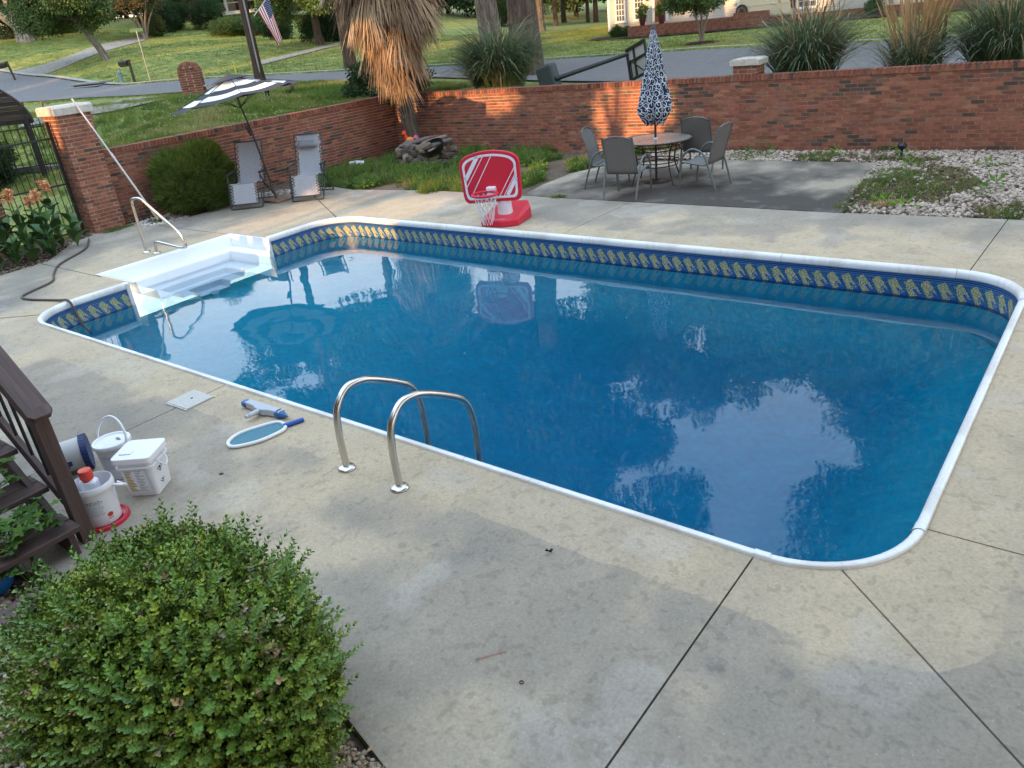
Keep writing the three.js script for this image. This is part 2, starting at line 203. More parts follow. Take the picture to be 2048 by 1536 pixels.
{
  const slab = (pts, near) => { const s = struct('concrete_slab', polyGeo(pts, 0, 0.1, near ? uvN : uvF), near ? concNM : concFM, deck); return s; };
  const aJ2 = ang(-0.81, -3.48, cx1, cz1), pJ2 = [cx1 + PR * Math.cos(aJ2), cz1 + PR * Math.sin(aJ2)], d2 = [0.746, 0.666], n2 = [-0.666 * e, 0.746 * e];
  slab([[-6.3 + e, PZ1], [-1.24 - e, PZ1], [-1.24 - e, 0.6], [-1.5, 0.6], [-1.62, -0.2], [-1.78, -0.9], [-2.02, -1.29], [-2.53, -1.42], [-3.4, -1.46], [-4.4, -1.15], [-5.1, -1.02], [-5.5, -0.6], [-5.6, 0.6], [-6.3 + e, 0.6]], true);
  slab([[-1.24 + e, PZ1], ...arc(cx1, cz1, PR, H, aJ2, 6), [pJ2[0] + n2[0], pJ2[1] + n2[1]], [pJ2[0] + n2[0] + d2[0] * 3.2, pJ2[1] + n2[1] + d2[1] * 3.2], [pJ2[0] + d2[0] * 3.2, 0.6], [-1.24 + e, 0.6]], true);
  slab([[pJ2[0] - n2[0], pJ2[1] - n2[1]], ...arc(cx1, cz1, PR, aJ2 - 0.03, 0.0, 8), [PX1, -4.05 + e], [2.6, -4.05 + e], [2.6, 0.6], [pJ2[0] - n2[0] + d2[0] * 3.2, 0.6], [pJ2[0] - n2[0] + d2[0] * 3.2, pJ2[1] - n2[1] + d2[1] * 3.2]], true);
  slab([[PX1, -4.05 - e], ...arc(cx1, cz0, PR, 0, -H + 0.12, 10), [-1.1 + e, PZ0 + 0.001], [-1.05 + e, -10.86], [2.6, -10.95], [2.6, -4.05 - e]].map(([x, z]) => [x, z]), false);
  slab([[-6.15 + e, PZ0], [-1.18, PZ0], [-1.1 - e, PZ0 + 0.002], [-1.05 - e, -10.86], [-2.94, -10.75], [-6.15 + e, -10.7]], false);
  const aJ6 = Math.PI + 0.85, pJ6 = [cx0 + PR * Math.cos(aJ6), cz0 + PR * Math.sin(aJ6)];
  slab([[-6.15 - e, PZ0], ...arc(cx0, cz0, PR, -H, aJ6 - 2 * Math.PI + 0.02, 7), [-13.2, -10.02], [-13.2, -10.6], [-12.4, -10.46], [-10.8, -10.72], [-8.3, -10.78], [-7.7, -10.7], [-6.15 - e, -10.7]], false);
  slab([...arc(cx0, cz0, PR, aJ6 - 0.02, Math.PI, 6), [PX0, SZ0], [SX, SZ0], [SX, SZ0 + 0.012], [-14.2, -7.17 + 0.012], [-14.15, -8.6], [-13.95, -9.5], [-13.2, -10.0]], false);
  slab([[SX, SZ0 + 0.03], [SX, SZ1 - 0.03], [-13.75, -4.84], [-13.8, -5.0], [-14.72, -5.8], [-14.9, -6.28], [-15.15, -6.3], [-15.0, -7.0], [-14.2, -7.17 + 0.03]], false);
  const aJ9 = ang(-10.7, -3.56, cx0, cz1), pJ9 = [cx0 + PR * Math.cos(aJ9), cz1 + PR * Math.sin(aJ9)];
  slab([[SX, SZ1 - 0.015], [PX0, SZ1], ...arc(cx0, cz1, PR, Math.PI, aJ9 + 0.02, 6), [-13.5, -1.62], [-13.68, -4.1], [-13.75, -4.82]], false);
  slab([...arc(cx0, cz1, PR, aJ9 - 0.02, H, 6), [-6.3 - e, PZ1], [-6.3 - e, 0.6], [-13.5, 0.6], [-13.5, -1.6]], false);
  slab([[-7.7, -10.72], [-2.96, -10.765], [-3.2, -12.4], [-3.33, -14.1], [-6.1, -14.12], [-7.6, -13.75], [-8.3, -13.2], [-8.5, -12.6], [-8.48, -11.6], [-8.31, -10.8]], false);
}
// ---------------------------------------------------------------- swimming pool
const pool = thing('swimming_pool', 'in-ground swimming pool with white coping and blue mosaic patterned liner', 'swimming pool');
const copingT = texOf(512, 512, (u, v) => { const a = fbm(N1, u * 6, v * 6, 4, 6), b = fbm(N2, u * 60, v * 20, 3, 20), d = smooth(0.6, 0.85, a) * 0.08 + smooth(0.62, 0.9, b) * 0.06; return [1 - d * 0.8, 1 - d, 1 - d * 1.3]; });
const plasticM = mat([0.78, 0.79, 0.80], 0.36, { map: copingT });
const walk = (() => { // points round the rounded rectangle from the step opening's near end, against the notch, with inward normals and arc length
  const pts = [[PX0, SZ1, 1, 0]]; const add = (cx, cz, a0, a1) => { for (let i = 0; i <= 14; i++) { const a = lerp(a0, a1, i / 14); pts.push([cx + PR * Math.cos(a), cz + PR * Math.sin(a), -Math.cos(a), -Math.sin(a)]); } };
  add(cx0, cz1, Math.PI, H); add(cx1, cz1, H, 0); add(cx1, cz0, 0, -H); add(cx0, cz0, -H, -Math.PI); pts.push([PX0, SZ0, 1, 0]);
  let s = 0; return pts.map((p, i) => { if (i) s += Math.hypot(p[0] - pts[i - 1][0], p[1] - pts[i - 1][1]); return [...p, s]; });
})();
function walkAt(s) { let i = 1; while (i < walk.length - 1 && walk[i][4] < s) i++; const a = walk[i - 1], b = walk[i], t = clamp((s - a[4]) / Math.max(1e-6, b[4] - a[4])); return [0, 1, 2, 3].map((k) => lerp(a[k], b[k], t)); }
const WLEN = walk[walk.length - 1][4];
function sweep(s0, s1, prof, step, uvf) { // prof: [inset, y]
  const n = Math.max(2, Math.ceil((s1 - s0) / step)), pos = [], uv = [], idx = [], m = prof.length;
  for (let i = 0; i <= n; i++) { const s = lerp(s0, s1, i / n), w = walkAt(s); prof.forEach(([o, y], j) => { pos.push(w[0] + w[2] * o, y, w[1] + w[3] * o); uv.push(...(uvf ? uvf(s, y) : [s, j / m * 0.15])); }); }
  for (let i = 0; i < n; i++) for (let j = 0; j < m - 1; j++) { const a = i * m + j, c = a + m; idx.push(a, c, a + 1, c, c + 1, a + 1); }
  const g = new THREE.BufferGeometry(); g.setAttribute('position', new THREE.Float32BufferAttribute(pos, 3)); g.setAttribute('uv', new THREE.Float32BufferAttribute(uv, 2)); g.setIndex(idx); g.computeVertexNormals(); return g;
}
{
  const prof = [[-0.002, -0.04], [-0.002, 0.014], [0.006, 0.022], [0.022, 0.025], [0.04, 0.02], [0.056, 0.006], [0.064, -0.016], [0.064, -0.05], [0.056, -0.066], [0.04, -0.072]];
  const c0 = SZ1 * 0; const straight = (PX1 - PX0) - 2 * PR, cl = PR * H, sL = (PZ1 - PR) - SZ1, side = (PZ1 - PZ0) - 2 * PR;
  let cuts = [0, sL, sL + cl]; let s = sL + cl; for (const k of [0.27, 0.52, 0.76, 1]) cuts.push(s + straight * k); s += straight; cuts.push(s + cl); s += cl; cuts.push(s + side * 0.5, s + side); s += side; cuts.push(s + cl); s += cl; for (const k of [0.2, 0.49, 0.78, 1]) cuts.push(s + straight * k); s += straight; cuts.push(s + cl, WLEN);
  for (let i = 0; i < cuts.length - 1; i++) part(pool, 'coping_section', sweep(cuts[i] + 0.002, cuts[i + 1] - 0.002, prof, 0.07), plasticM);
  const clip = prof.map(([o, y]) => [o * 1.08 - 0.001, y + 0.006]);
  for (const i of [6, 7, 9]) part(pool, 'coping_clip', sweep(cuts[i] - 0.045, cuts[i] + 0.045, clip, 0.02), plasticM);
  const linerT = canvasTex(1024, 512, (c, w, h) => { // three repeats of the rope of mosaic leaves, 0.48 m wide, 0.32 m high
    c.fillStyle = '#1a4f88'; c.fillRect(0, 0, w, h); const R = mulberry(5);
    const stripes = [[0, 0.05, '#16335c'], [0.05, 0.03, '#3f6fa6'], [0.08, 0.045, '#123a72'], [0.125, 0.02, '#5579a2'], [0.145, 0.04, '#174884'], [0.185, 0.03, '#587fa4']];
    for (const [y, t, k] of stripes) { c.fillStyle = k; c.fillRect(0, y * h, w, t * h + 1); }
    for (let i = 0; i < 2600; i++) { const x = R() * w, y = (0.215 + R() * 0.5) * h, r = 5 + R() * 9; c.fillStyle = ['#174b86', '#1f5a96', '#123a6c', '#2f6a96', '#2a6080', '#4b7f92'][R() * 6 | 0]; c.beginPath(); c.arc(x, y, r, 0, 7); c.fill(); }
    for (let k = -1; k < 4; k++) for (let i = 0; i < 560; i++) { const t = R(), q = (R() - 0.5) * (1.25 + 0.5 * t), x = (k + 0.18 + 0.62 * t + q * 0.34) * w / 3, y = (0.225 + 0.47 * t - q * 0.10) * h, r = 4 + R() * 8; c.fillStyle = ['#cfc684', '#ddd492', '#aeab68', '#e8e2b2', '#8f9862', '#c2b66c'][R() * 6 | 0]; c.beginPath(); c.moveTo(x - r, y); c.lineTo(x, y - r); c.lineTo(x + r, y + 2); c.lineTo(x, y + r); c.fill(); c.strokeStyle = 'rgba(40,70,70,0.6)'; c.lineWidth = 1.5; c.stroke(); }
    for (let k = -1; k < 4; k++) for (let i = 0; i < 90; i++) { const t = R(), x = (k + 0.62 + 0.45 * t + (R() - 0.5) * 0.2) * w / 3, y = (0.5 + 0.2 * t) * h, r = 4 + R() * 8; c.fillStyle = ['#1c56b0', '#2763c0', '#123f90'][R() * 3 | 0]; c.beginPath(); c.arc(x, y, r, 0, 7); c.fill(); }
    c.fillStyle = '#0c2f58'; c.fillRect(0, 0.735 * h, w, 0.27 * h); for (let i = 0; i < 1500; i++) { c.fillStyle = ['#123f6e', '#184a7c', '#0e3560', '#20527f'][R() * 4 | 0]; c.globalAlpha = 0.4; c.beginPath(); c.arc(R() * w, (0.76 + R() * 0.24) * h, 4 + R() * 10, 0, 7); c.fill(); } c.globalAlpha = 1;
  }, true);
  part(pool, 'liner_border', sweep(0, WLEN, [[0.052, -0.06], [0.052, -0.2], [0.052, -0.40]], 0.06, (s, y) => [-s / 0.48, 1 - (-0.06 - y) / 0.34]), mat([1, 1, 1], 0.35, { map: linerT }));
  const linerFT = texOf(512, 512, (u, v) => { const a = fbm(N1, u * 24, v * 24, 3, 24), b = fbm(N2, u * 10, v * 10, 3, 10); return toS(mix3([0.06, 0.40, 0.60], [0.15, 0.58, 0.78], clamp(a * 0.9 + (b - 0.5) * 0.5)).map((x) => x)); });
  const linerM = mat([0.06, 0.84, 0.76], 0.6, { map: linerFT }), linerWallM = mat([0.06, 0.88, 0.80], 0.6, { map: linerFT });
  part(pool, 'liner_wall', sweep(0, WLEN, [[0.053, -0.395], [0.053, -2.5]], 0.1), linerWallM);
  // floor as a fine sheet so that the slope is real
  const ff = new THREE.PlaneGeometry(PX1 - PX0 + 0.1, PZ1 - PZ0 + 0.1, 80, 44); ff.rotateX(-H); ff.translate((PX0 + PX1) / 2, 0, (PZ0 + PZ1) / 2); const f2 = ff.attributes.position, fu = ff.attributes.uv; for (let i = 0; i < f2.count; i++) { const X = f2.getX(i), Z = f2.getZ(i), w = Math.min(X - PX0, PX1 - X, Z - PZ0, PZ1 - Z); f2.setY(i, -1.1 - 0.12 * smooth(0, 0.25, w) - 1.25 * smooth(-9, -3.5, X) * smooth(0.05, 1.7, w)); fu.setXY(i, f2.getX(i) * 0.8, f2.getZ(i) * 0.8); } ff.computeVertexNormals();
  part(pool, 'pool_floor', ff, linerM);
  // moulded white steps in the notch
  const nx = 60, nz = 122, x0 = SX + 0.002, x1 = PX0 + 0.16, z0 = SZ0 + 0.004, z1 = SZ1 - 0.028; const sg = new THREE.PlaneGeometry(x1 - x0, z1 - z0, nx, nz); sg.rotateX(-H); sg.translate((x0 + x1) / 2, 0, (z0 + z1) / 2); const sp = sg.attributes.position;
  const lev = (d) => { let y = 0.016; y -= 0.03 * smooth(0.05, 0.075, d); y -= 0.16 * smooth(0.075, 0.11, d); y -= 0.27 * smooth(0.33, 0.37, d); y -= 0.27 * smooth(0.60, 0.64, d); y -= 0.27 * smooth(0.86, 0.9, d); y -= 0.2 * smooth(1.06, 1.1, d); return y; };
  for (let i = 0; i < sp.count; i++) { const x = sp.getX(i), z = sp.getZ(i); let d = x - x0; const fs = (z - z0), ns = z1 - z; d = Math.min(d, 0.075 + fs * 0.9 + (fs < 0.05 ? -0.06 : 0), 0.075 + ns * 0.9 + (ns < 0.05 ? -0.06 : 0)); const dd = Math.min(d, (d + Math.min(fs, ns) * 1.4) * 0.78); sp.setY(i, lev(dd)); } sg.computeVertexNormals();
  const stepM = mat([0.84, 0.87, 0.90], 0.35, { bumpMap: speckT, bumpScale: 0.0006 });
  part(pool, 'molded_steps', sg, stepM, 'white moulded entry steps descending into the pool');
  for (const z of [SZ0 - 0.02, SZ1 + 0.02]) part(pool, 'step_flange', rbox(0.05, 1.2, 0.055, 0.012, PX0 + 0.052, -0.585, z), plasticM);
}
{ // water
  const waterBump = texOf(512, 512, (u, v) => { const a = fbm(N1, u * 4, v * 4, 3, 4), b = fbm(N3, u * 11, v * 11, 2, 11), g = a * 0.8 + b * 0.2; return [g, g, g]; }, false);
  const g = polyGeo(poolOutline(0.012), -0.305, 2.4, (x, z) => [x / 3.2, z / 3.2]);
  const w = struct('pool_water', g, mat([1, 1, 1], 0.0, { transmission: 1, ior: 1.33, thickness: 1, attenuationColor: new THREE.Color().setRGB(0.46, 0.66, 0.80), attenuationDistance: 2.2, bumpMap: waterBump, bumpScale: 0.006 }));
}
// ---------------------------------------------------------------- brick walls and pillars
const brickT = texOf(256, 256, (u, v) => { const a = fbm(N1, u * 6, v * 6, 4, 6), b = fbm(N2, u * 40, v * 40, 3, 40), g = 0.55 + 0.5 * a + 0.35 * (b - 0.3); return [g, g * 0.985, g * 0.97]; });
const brickC = [[0.33, 0.115, 0.072], [0.29, 0.098, 0.062], [0.36, 0.135, 0.085], [0.25, 0.088, 0.06], [0.31, 0.105, 0.07], [0.38, 0.15, 0.095], [0.22, 0.082, 0.06], [0.27, 0.12, 0.085], [0.10, 0.06, 0.05], [0.15, 0.085, 0.065]].map(([r, g, b]) => [r * 0.98, g * 1.03, b * 1.02]);
const brickM = brickC.map((c) => mat(c, 0.9, { map: brickT })), brickV = mat([1, 1, 1], 0.9, { map: brickT, vertexColors: true }), mortarM = mat([0.62, 0.51, 0.40], 0.95, { map: rep(grainT, 2) });
const stoneM = mat([0.62, 0.58, 0.51], 0.85, { map: rep(grainT, 1.3), bumpMap: rep(speckT, 2), bumpScale: 0.003 });
function brickKind(x, y) { const st = fbm(N2, x * 0.9 + 33, y * 1.7 + 7, 3), r = rnd(); if (r < 0.05 + 0.45 * smooth(0.57, 0.78, st)) return rnd() < 0.6 ? 8 : 9; return [0, 0, 1, 1, 2, 3, 4, 4, 5, 6, 7][rnd() * 11 | 0]; }
function colored(list) { // [geometry, colour] merged with vertex colours
  const g = mergeGeometries(list.map(([q]) => clean(q))), col = new Float32Array(g.attributes.position.count * 3); let k = 0;
  for (const [q, c] of list) { const n = (q.index ? q.index.count : q.attributes.position.count); for (let i = 0; i < n; i++) { col.set(c, k); k += 3; } } g.setAttribute('color', new THREE.BufferAttribute(col, 3)); return g;
}
const bGeos = {}; function bGeo(w, h, d) { const k = [w, h, d].map((x) => x.toFixed(3)).join(); if (!bGeos[k]) { bGeos[k] = [0, 1, 2].map((v) => { const g = box(w, h, d), uv = g.attributes.uv; for (let i = 0; i < uv.count; i++) uv.setXY(i, (uv.getX(i) + v * 0.37) / 0.45, (uv.getY(i) + v * 0.21) / 0.45); return g; }); } return bGeos[k][rnd() * 3 | 0]; }
function layBricks(root, list, most = 300) { // list: {w,h,d,x,y,z,k}; the largest in view become parts, the rest one part
  root.updateMatrixWorld(true); const p = V(0, 0, 0);
  for (const b of list) { p.set(b.x, b.y, b.z).applyMatrix4(root.matrixWorld).sub(CAM); const f = p.dot(FW), px = FOCAL * p.dot(RT) / f, py = FOCAL * p.dot(UP) / f; b.rank = (b.hid ? 1e4 : 0) + (f > 0 && Math.abs(px) < 1040 && Math.abs(py) < 780 ? 0 : 1e3) + p.length(); }
  list.sort((a, b) => a.rank - b.rank);
  list.slice(0, most).forEach((b) => { const m = part(root, 'brick', bGeo(b.w, b.h, b.d), brickM[b.k]); m.position.set(b.x, b.y, b.z); m.rotation.set(rr(-0.006, 0.006), rr(-0.008, 0.008), rr(-0.006, 0.006)); });
  const rest = list.slice(most).map((b) => [bGeo(b.w, b.h, b.d).clone().translate(b.x, b.y, b.z), brickC[b.k].map((v) => v * rr(0.9, 1.1))]);
  if (rest.length) { const m = part(root, 'brickwork', colored(rest), brickV); m.userData.kind = 'stuff'; }
}
const BL = 0.198, BP = 0.211, BH = 0.0535, BC = 0.0672;
function brickWall(label, A, B, courses, skip) { // the face stands on the line A -> B, the yard on its local +z side
  const L = Math.hypot(B[0] - A[0], B[1] - A[1]), w = thing('brick_wall', label, 'wall', [A[0], 0, A[1]], Math.atan2(-(B[1] - A[1]), B[0] - A[0])), list = [];
  const top = courses * BC, t = 0.22; part(w, 'mortar_core', box(L, top + 0.2, t - 0.02, L / 2, (top - 0.2) / 2 - 0.003, -t / 2 - 0.003), mortarM);
  for (let c = -1; c < courses; c++) for (let i = 0; i < L / BP + 1; i++) { let x0 = (i - (c & 1 ? 0.5 : 0)) * BP, x1 = x0 + BL; x0 = Math.max(0, x0); x1 = Math.min(L, x1); if (x1 - x0 < 0.04 || (skip && skip(x0, x1))) continue; const lw = Math.abs(x1 - x0 - BL) < 1e-6 ? BL : Math.round((x1 - x0) / 0.02) * 0.02; if (lw < 0.04) continue; list.push({ w: lw, h: BH, d: 0.09, x: (x0 + x1) / 2, y: (c + 0.5) * BC, z: -0.045 + rr(-0.0015, 0.0015), k: brickKind((x0 + x1) / 2, c * BC), hid: c < 0 }); }
  const cap = (L / 0.0745) | 0; part(w, 'cap_mortar', box(L - 0.01, 0.075, t + 0.002, L / 2, top + 0.035, -t / 2), mortarM);
  const caps = []; for (let i = 0; i < cap; i++) { const x = (i + 0.5) * L / cap; if (skip && skip(x - 0.03, x + 0.03)) continue; caps.push({ w: 0.063, h: 0.092 + 0.0, d: t + 0.045, x, y: top + 0.05 + rr(-0.002, 0.003), z: -t / 2 + rr(-0.003, 0.003), k: brickKind(x + 50, 1.4) }); }
  return { w, list, caps, top };
}
{
  const a = brickWall('long red brick wall behind the patio table, stained dark near its top', [-15.25, wallZ(-15.25)], [4.4, wallZ(4.4)], 19, null); layBricks(a.w, [...a.list, ...a.caps]);
  const b = brickWall('red brick retaining wall behind the reclining chairs, with a grass bank above', [-15.25, -6.98], [-15.25, wallZ(-15.25) - 0.2], 19, null); layBricks(b.w, [...b.list, ...b.caps]);
}
function brickPillar(label, x, z, ry, w, courses, capW, capH, yTop) {
  const p = thing('brick_pillar', label, 'pillar', [x, 0, z], ry), list = [], n = Math.round(w / BP), h = courses * BC; part(p, 'mortar_core', box(w - 0.02, h + 0.1, w - 0.02, 0, h / 2 - 0.05, 0), mortarM);
  const bw = (w - (n - 1) * 0.011) / n; for (let c = 0; c < courses; c++) for (let s = 0; s < 4; s++) { // each side laid between the corners of the next
    const L = w - 0.1, full = c & 1; for (let i = 0; i < n; i++) { const ln = (i === n - 1 || i === 0) && full ? L / n : L / n, u = -L / 2 + (i + 0.5) * L / n + (full ? 0.05 : -0.05), g = [[u, w / 2 - 0.045], [w / 2 - 0.045, -u], [-u, -(w / 2 - 0.045)], [-(w / 2 - 0.045), u]][s]; list.push({ w: s & 1 ? 0.09 : ln - 0.011, h: BH, d: s & 1 ? ln - 0.011 : 0.09, x: g[0], y: (c + 0.5) * BC, z: g[1], k: brickKind(g[0] + x, c * BC + z), hid: s === 2 || s === 3 }); } }
  layBricks(p, list, 290);
  const s = new THREE.Shape([[-capW / 2, 0], [capW / 2, 0], [capW / 2, capH * 0.75], [capW / 2 - 0.06, capH], [-capW / 2 + 0.06, capH], [-capW / 2, capH * 0.75]].map((q) => new THREE.Vector2(...q)));
  const cg = new THREE.ExtrudeGeometry(s, { depth: capW, bevelEnabled: true, bevelSize: 0.012, bevelThickness: 0.012, bevelSegments: 2 }); cg.translate(0, h + 0.012, -capW / 2); part(p, 'stone_cap', cg, stoneM); return p;
}
const pillarL = brickPillar('tall red brick gate pillar with a pale stone cap and a white pole leaning on it', -15.24, -6.64, 0, 0.6, 31, 0.68, 0.13);
part(pillarL, 'hook', tube([[-0.2, 2.2, 0.25], [-0.2, 2.3, 0.25], [-0.15, 2.33, 0.22], [-0.1, 2.28, 0.2]], 0.012, 20), mat([0.03, 0.03, 0.03], 0.5));
brickPillar('short stone capped brick pillar rising from the long street wall', -6.13, wallZ(-6.13) - 0.238, 0.0495, 0.46, 23, 0.54, 0.10);
brickPillar('brick gate pillar standing beside the orange canna lilies', -15.3, -4.72, 0, 0.6, 20, 0.66, 0.12);

// ---------------------------------------------------------------- iron gate and what lies behind it
const ironM = mat([0.025, 0.03, 0.028], 0.5, { metalness: 0.4 });
{
  const g = thing('iron_gate', 'dark iron picket gate between the tall brick pillar and the canna bed', 'gate', [-15.3, 0, -6.32]);
  for (const y of [0.06, 0.92, 1.72]) part(g, 'rail', box(0.025, 0.03, 1.26, 0, y, 0.65), ironM);
  for (let i = 0; i < 11; i++) part(g, 'picket', mg([rod([0, 0.03, 0.1 + i * 0.11], [0, 1.93, 0.1 + i * 0.11], 0.0075, 0.0075, 6), new THREE.ConeGeometry(0.012, 0.06, 6).translate(0, 1.96, 0.1 + i * 0.11)]), ironM);
  for (const z of [0.03, 1.27]) part(g, 'post', box(0.05, 2.0, 0.05, 0, 1.0, z), ironM);
  const f = thing('iron_fence', 'low iron fence post and pickets on the grass bank behind the gate', 'fence', [-20.4, ground(-20.4, -8.35), -8.35], 1.15);
  for (let i = 0; i < 8; i++) part(f, 'picket', rod([-0.9 + i * 0.16, -0.05, 0], [-0.9 + i * 0.16, 1.25, 0], 0.009, 0.009, 6), ironM);
  for (const y of [0.2, 1.05]) part(f, 'rail', box(1.4, 0.03, 0.02, -0.3, y, 0), ironM); part(f, 'post', box(0.06, 1.4, 0.06, -0.35, 0.62, 0.05), ironM);
}
{ // brown board panel with a curved end showing above the gate
  const c = D(20, 246, 22.5), g0 = ground(c.x, c.z), t = thing('board_panel', 'brown board panel with a curved end showing above the iron gate', 'panel', [c.x, g0, c.z], 0.46), brown = [mat([0.05, 0.033, 0.027], 0.8, { map: rep(woodT, 1) }), mat([0.085, 0.058, 0.047], 0.8, { map: rep(woodT, 1) })], base = c.y - g0 - 0.05;
  for (let i = 0; i < 9; i++) { const y = i / 8, right = 0.62 - 0.75 * y * y, len = right + 1.6; part(t, 'board', box(len, 0.098, 0.035, right - len / 2, base + 0.05 + i * 0.102, i & 1 ? 0.012 : 0), brown[i & 1]); }
  const ed = []; for (let i = 0; i <= 8; i++) { const y = i / 8; ed.push([0.64 - 0.75 * y * y, base + 0.02 + i * 0.106, 0]); } part(t, 'edge_trim', tube(ed, 0.03, 24, 8), brown[0]);
  for (const x of [-1.3, 0.4]) part(t, 'post', box(0.09, base + 0.5, 0.09, x, (base + 0.5) / 2 - 0.05, -0.07), brown[0]);
}
for (const [px, py, l, r] of [[95, 345, 2.2, 0.3], [60, 350, 1.4, 0.9]]) { const p = onGround(px, py); single('landscape_timber', rbox(l, 0.16, 0.16, 0.03), mat([0.19, 0.16, 0.13], 0.9, { map: woodT }), l > 2 ? 'long weathered landscape timber on the bank behind the gate' : 'short weathered landscape timber on the bank behind the gate', 'timber', [p.x, p.y + 0.07, p.z], r); }
// ---------------------------------------------------------------- poles, rails, ladder
const steelM = mat([0.62, 0.60, 0.57], 0.24, { metalness: 1, bumpMap: rep(speckT, 3), bumpScale: 0.0004 });
{
  const p = thing('pool_pole', 'long white telescopic pool pole leaning against the tall brick pillar', 'pole'); const a = [-14.64, 0.02, -7.42], b = [-14.87, 2.33, -6.66], m = [0, 1, 2].map((k) => lerp(a[k], b[k], 0.55));
  const wm = mat([0.78, 0.78, 0.78], 0.3); part(p, 'lower_tube', rod(a, m, 0.019, 0.019, 12), wm); part(p, 'upper_tube', rod(m, b, 0.0155, 0.0155, 12), wm); part(p, 'clamp', rod([0, 1, 2].map((k) => lerp(a[k], b[k], 0.53)), [0, 1, 2].map((k) => lerp(a[k], b[k], 0.57)), 0.024, 0.024, 12), wm); part(p, 'end_cap', rod([a[0], 0.0, a[2] + 0.01], [0, 1, 2].map((k) => lerp(a[k], b[k], 0.05)), 0.021, 0.021, 10), mat([0.62, 0.50, 0.36], 0.6));
}
{
  const h = thing('step_handrail', 'bent stainless handrail standing at the white pool steps', 'handrail');
  part(h, 'rail', bent([[-12.36, 0, -5.92], [-12.36, 0.86, -5.93], [-12.1, 0.88, -5.95], [-11.42, 0.32, -6.08], [-11.36, 0.13, -6.09], [-11.5, 0.1, -6.07], [-12.06, 0.2, -5.95], [-12.1, 0.0, -5.95]], 0.024, 14, 0.09), steelM);
  for (const x of [-12.36, -12.1]) part(h, 'escutcheon', lathe([[0.024, 0.03], [0.045, 0.025], [0.06, 0.01], [0.062, 0]], 24).translate(x, 0, x < -12.2 ? -5.92 : -5.95), steelM);
}
{
  const l = thing('pool_ladder', 'stainless pool ladder with two arched grab rails bolted to the deck', 'ladder');
  [[-4.07, -2.89], [-3.53, -2.89]].forEach(([x, z]) => {
    const r = part(l, 'grab_rail', tube([[x, 0, z], [x, 0.30, z], [x, 0.47, z - 0.03], [x, 0.585, z - 0.14], [x, 0.585, z - 0.28], [x, 0.53, z - 0.42], [x, 0.42, z - 0.62], [x, 0.33, z - 0.74], [x, 0.2, z - 0.80], [x, 0.0, z - 0.82], [x, -0.5, z - 0.81], [x, -1.1, z - 0.8]], 0.026, 90, 16, 0.45), steelM);
    part(r, 'escutcheon', lathe([[0.0, 0.032], [0.03, 0.03], [0.052, 0.024], [0.064, 0.01], [0.066, 0], [0, 0]], 28).translate(x, 0, z), steelM);
  });
  for (const y of [-0.62, -0.92]) part(l, 'tread', rbox(0.5, 0.03, 0.09, 0.01, -3.8, y, -3.7), plasticM);
}
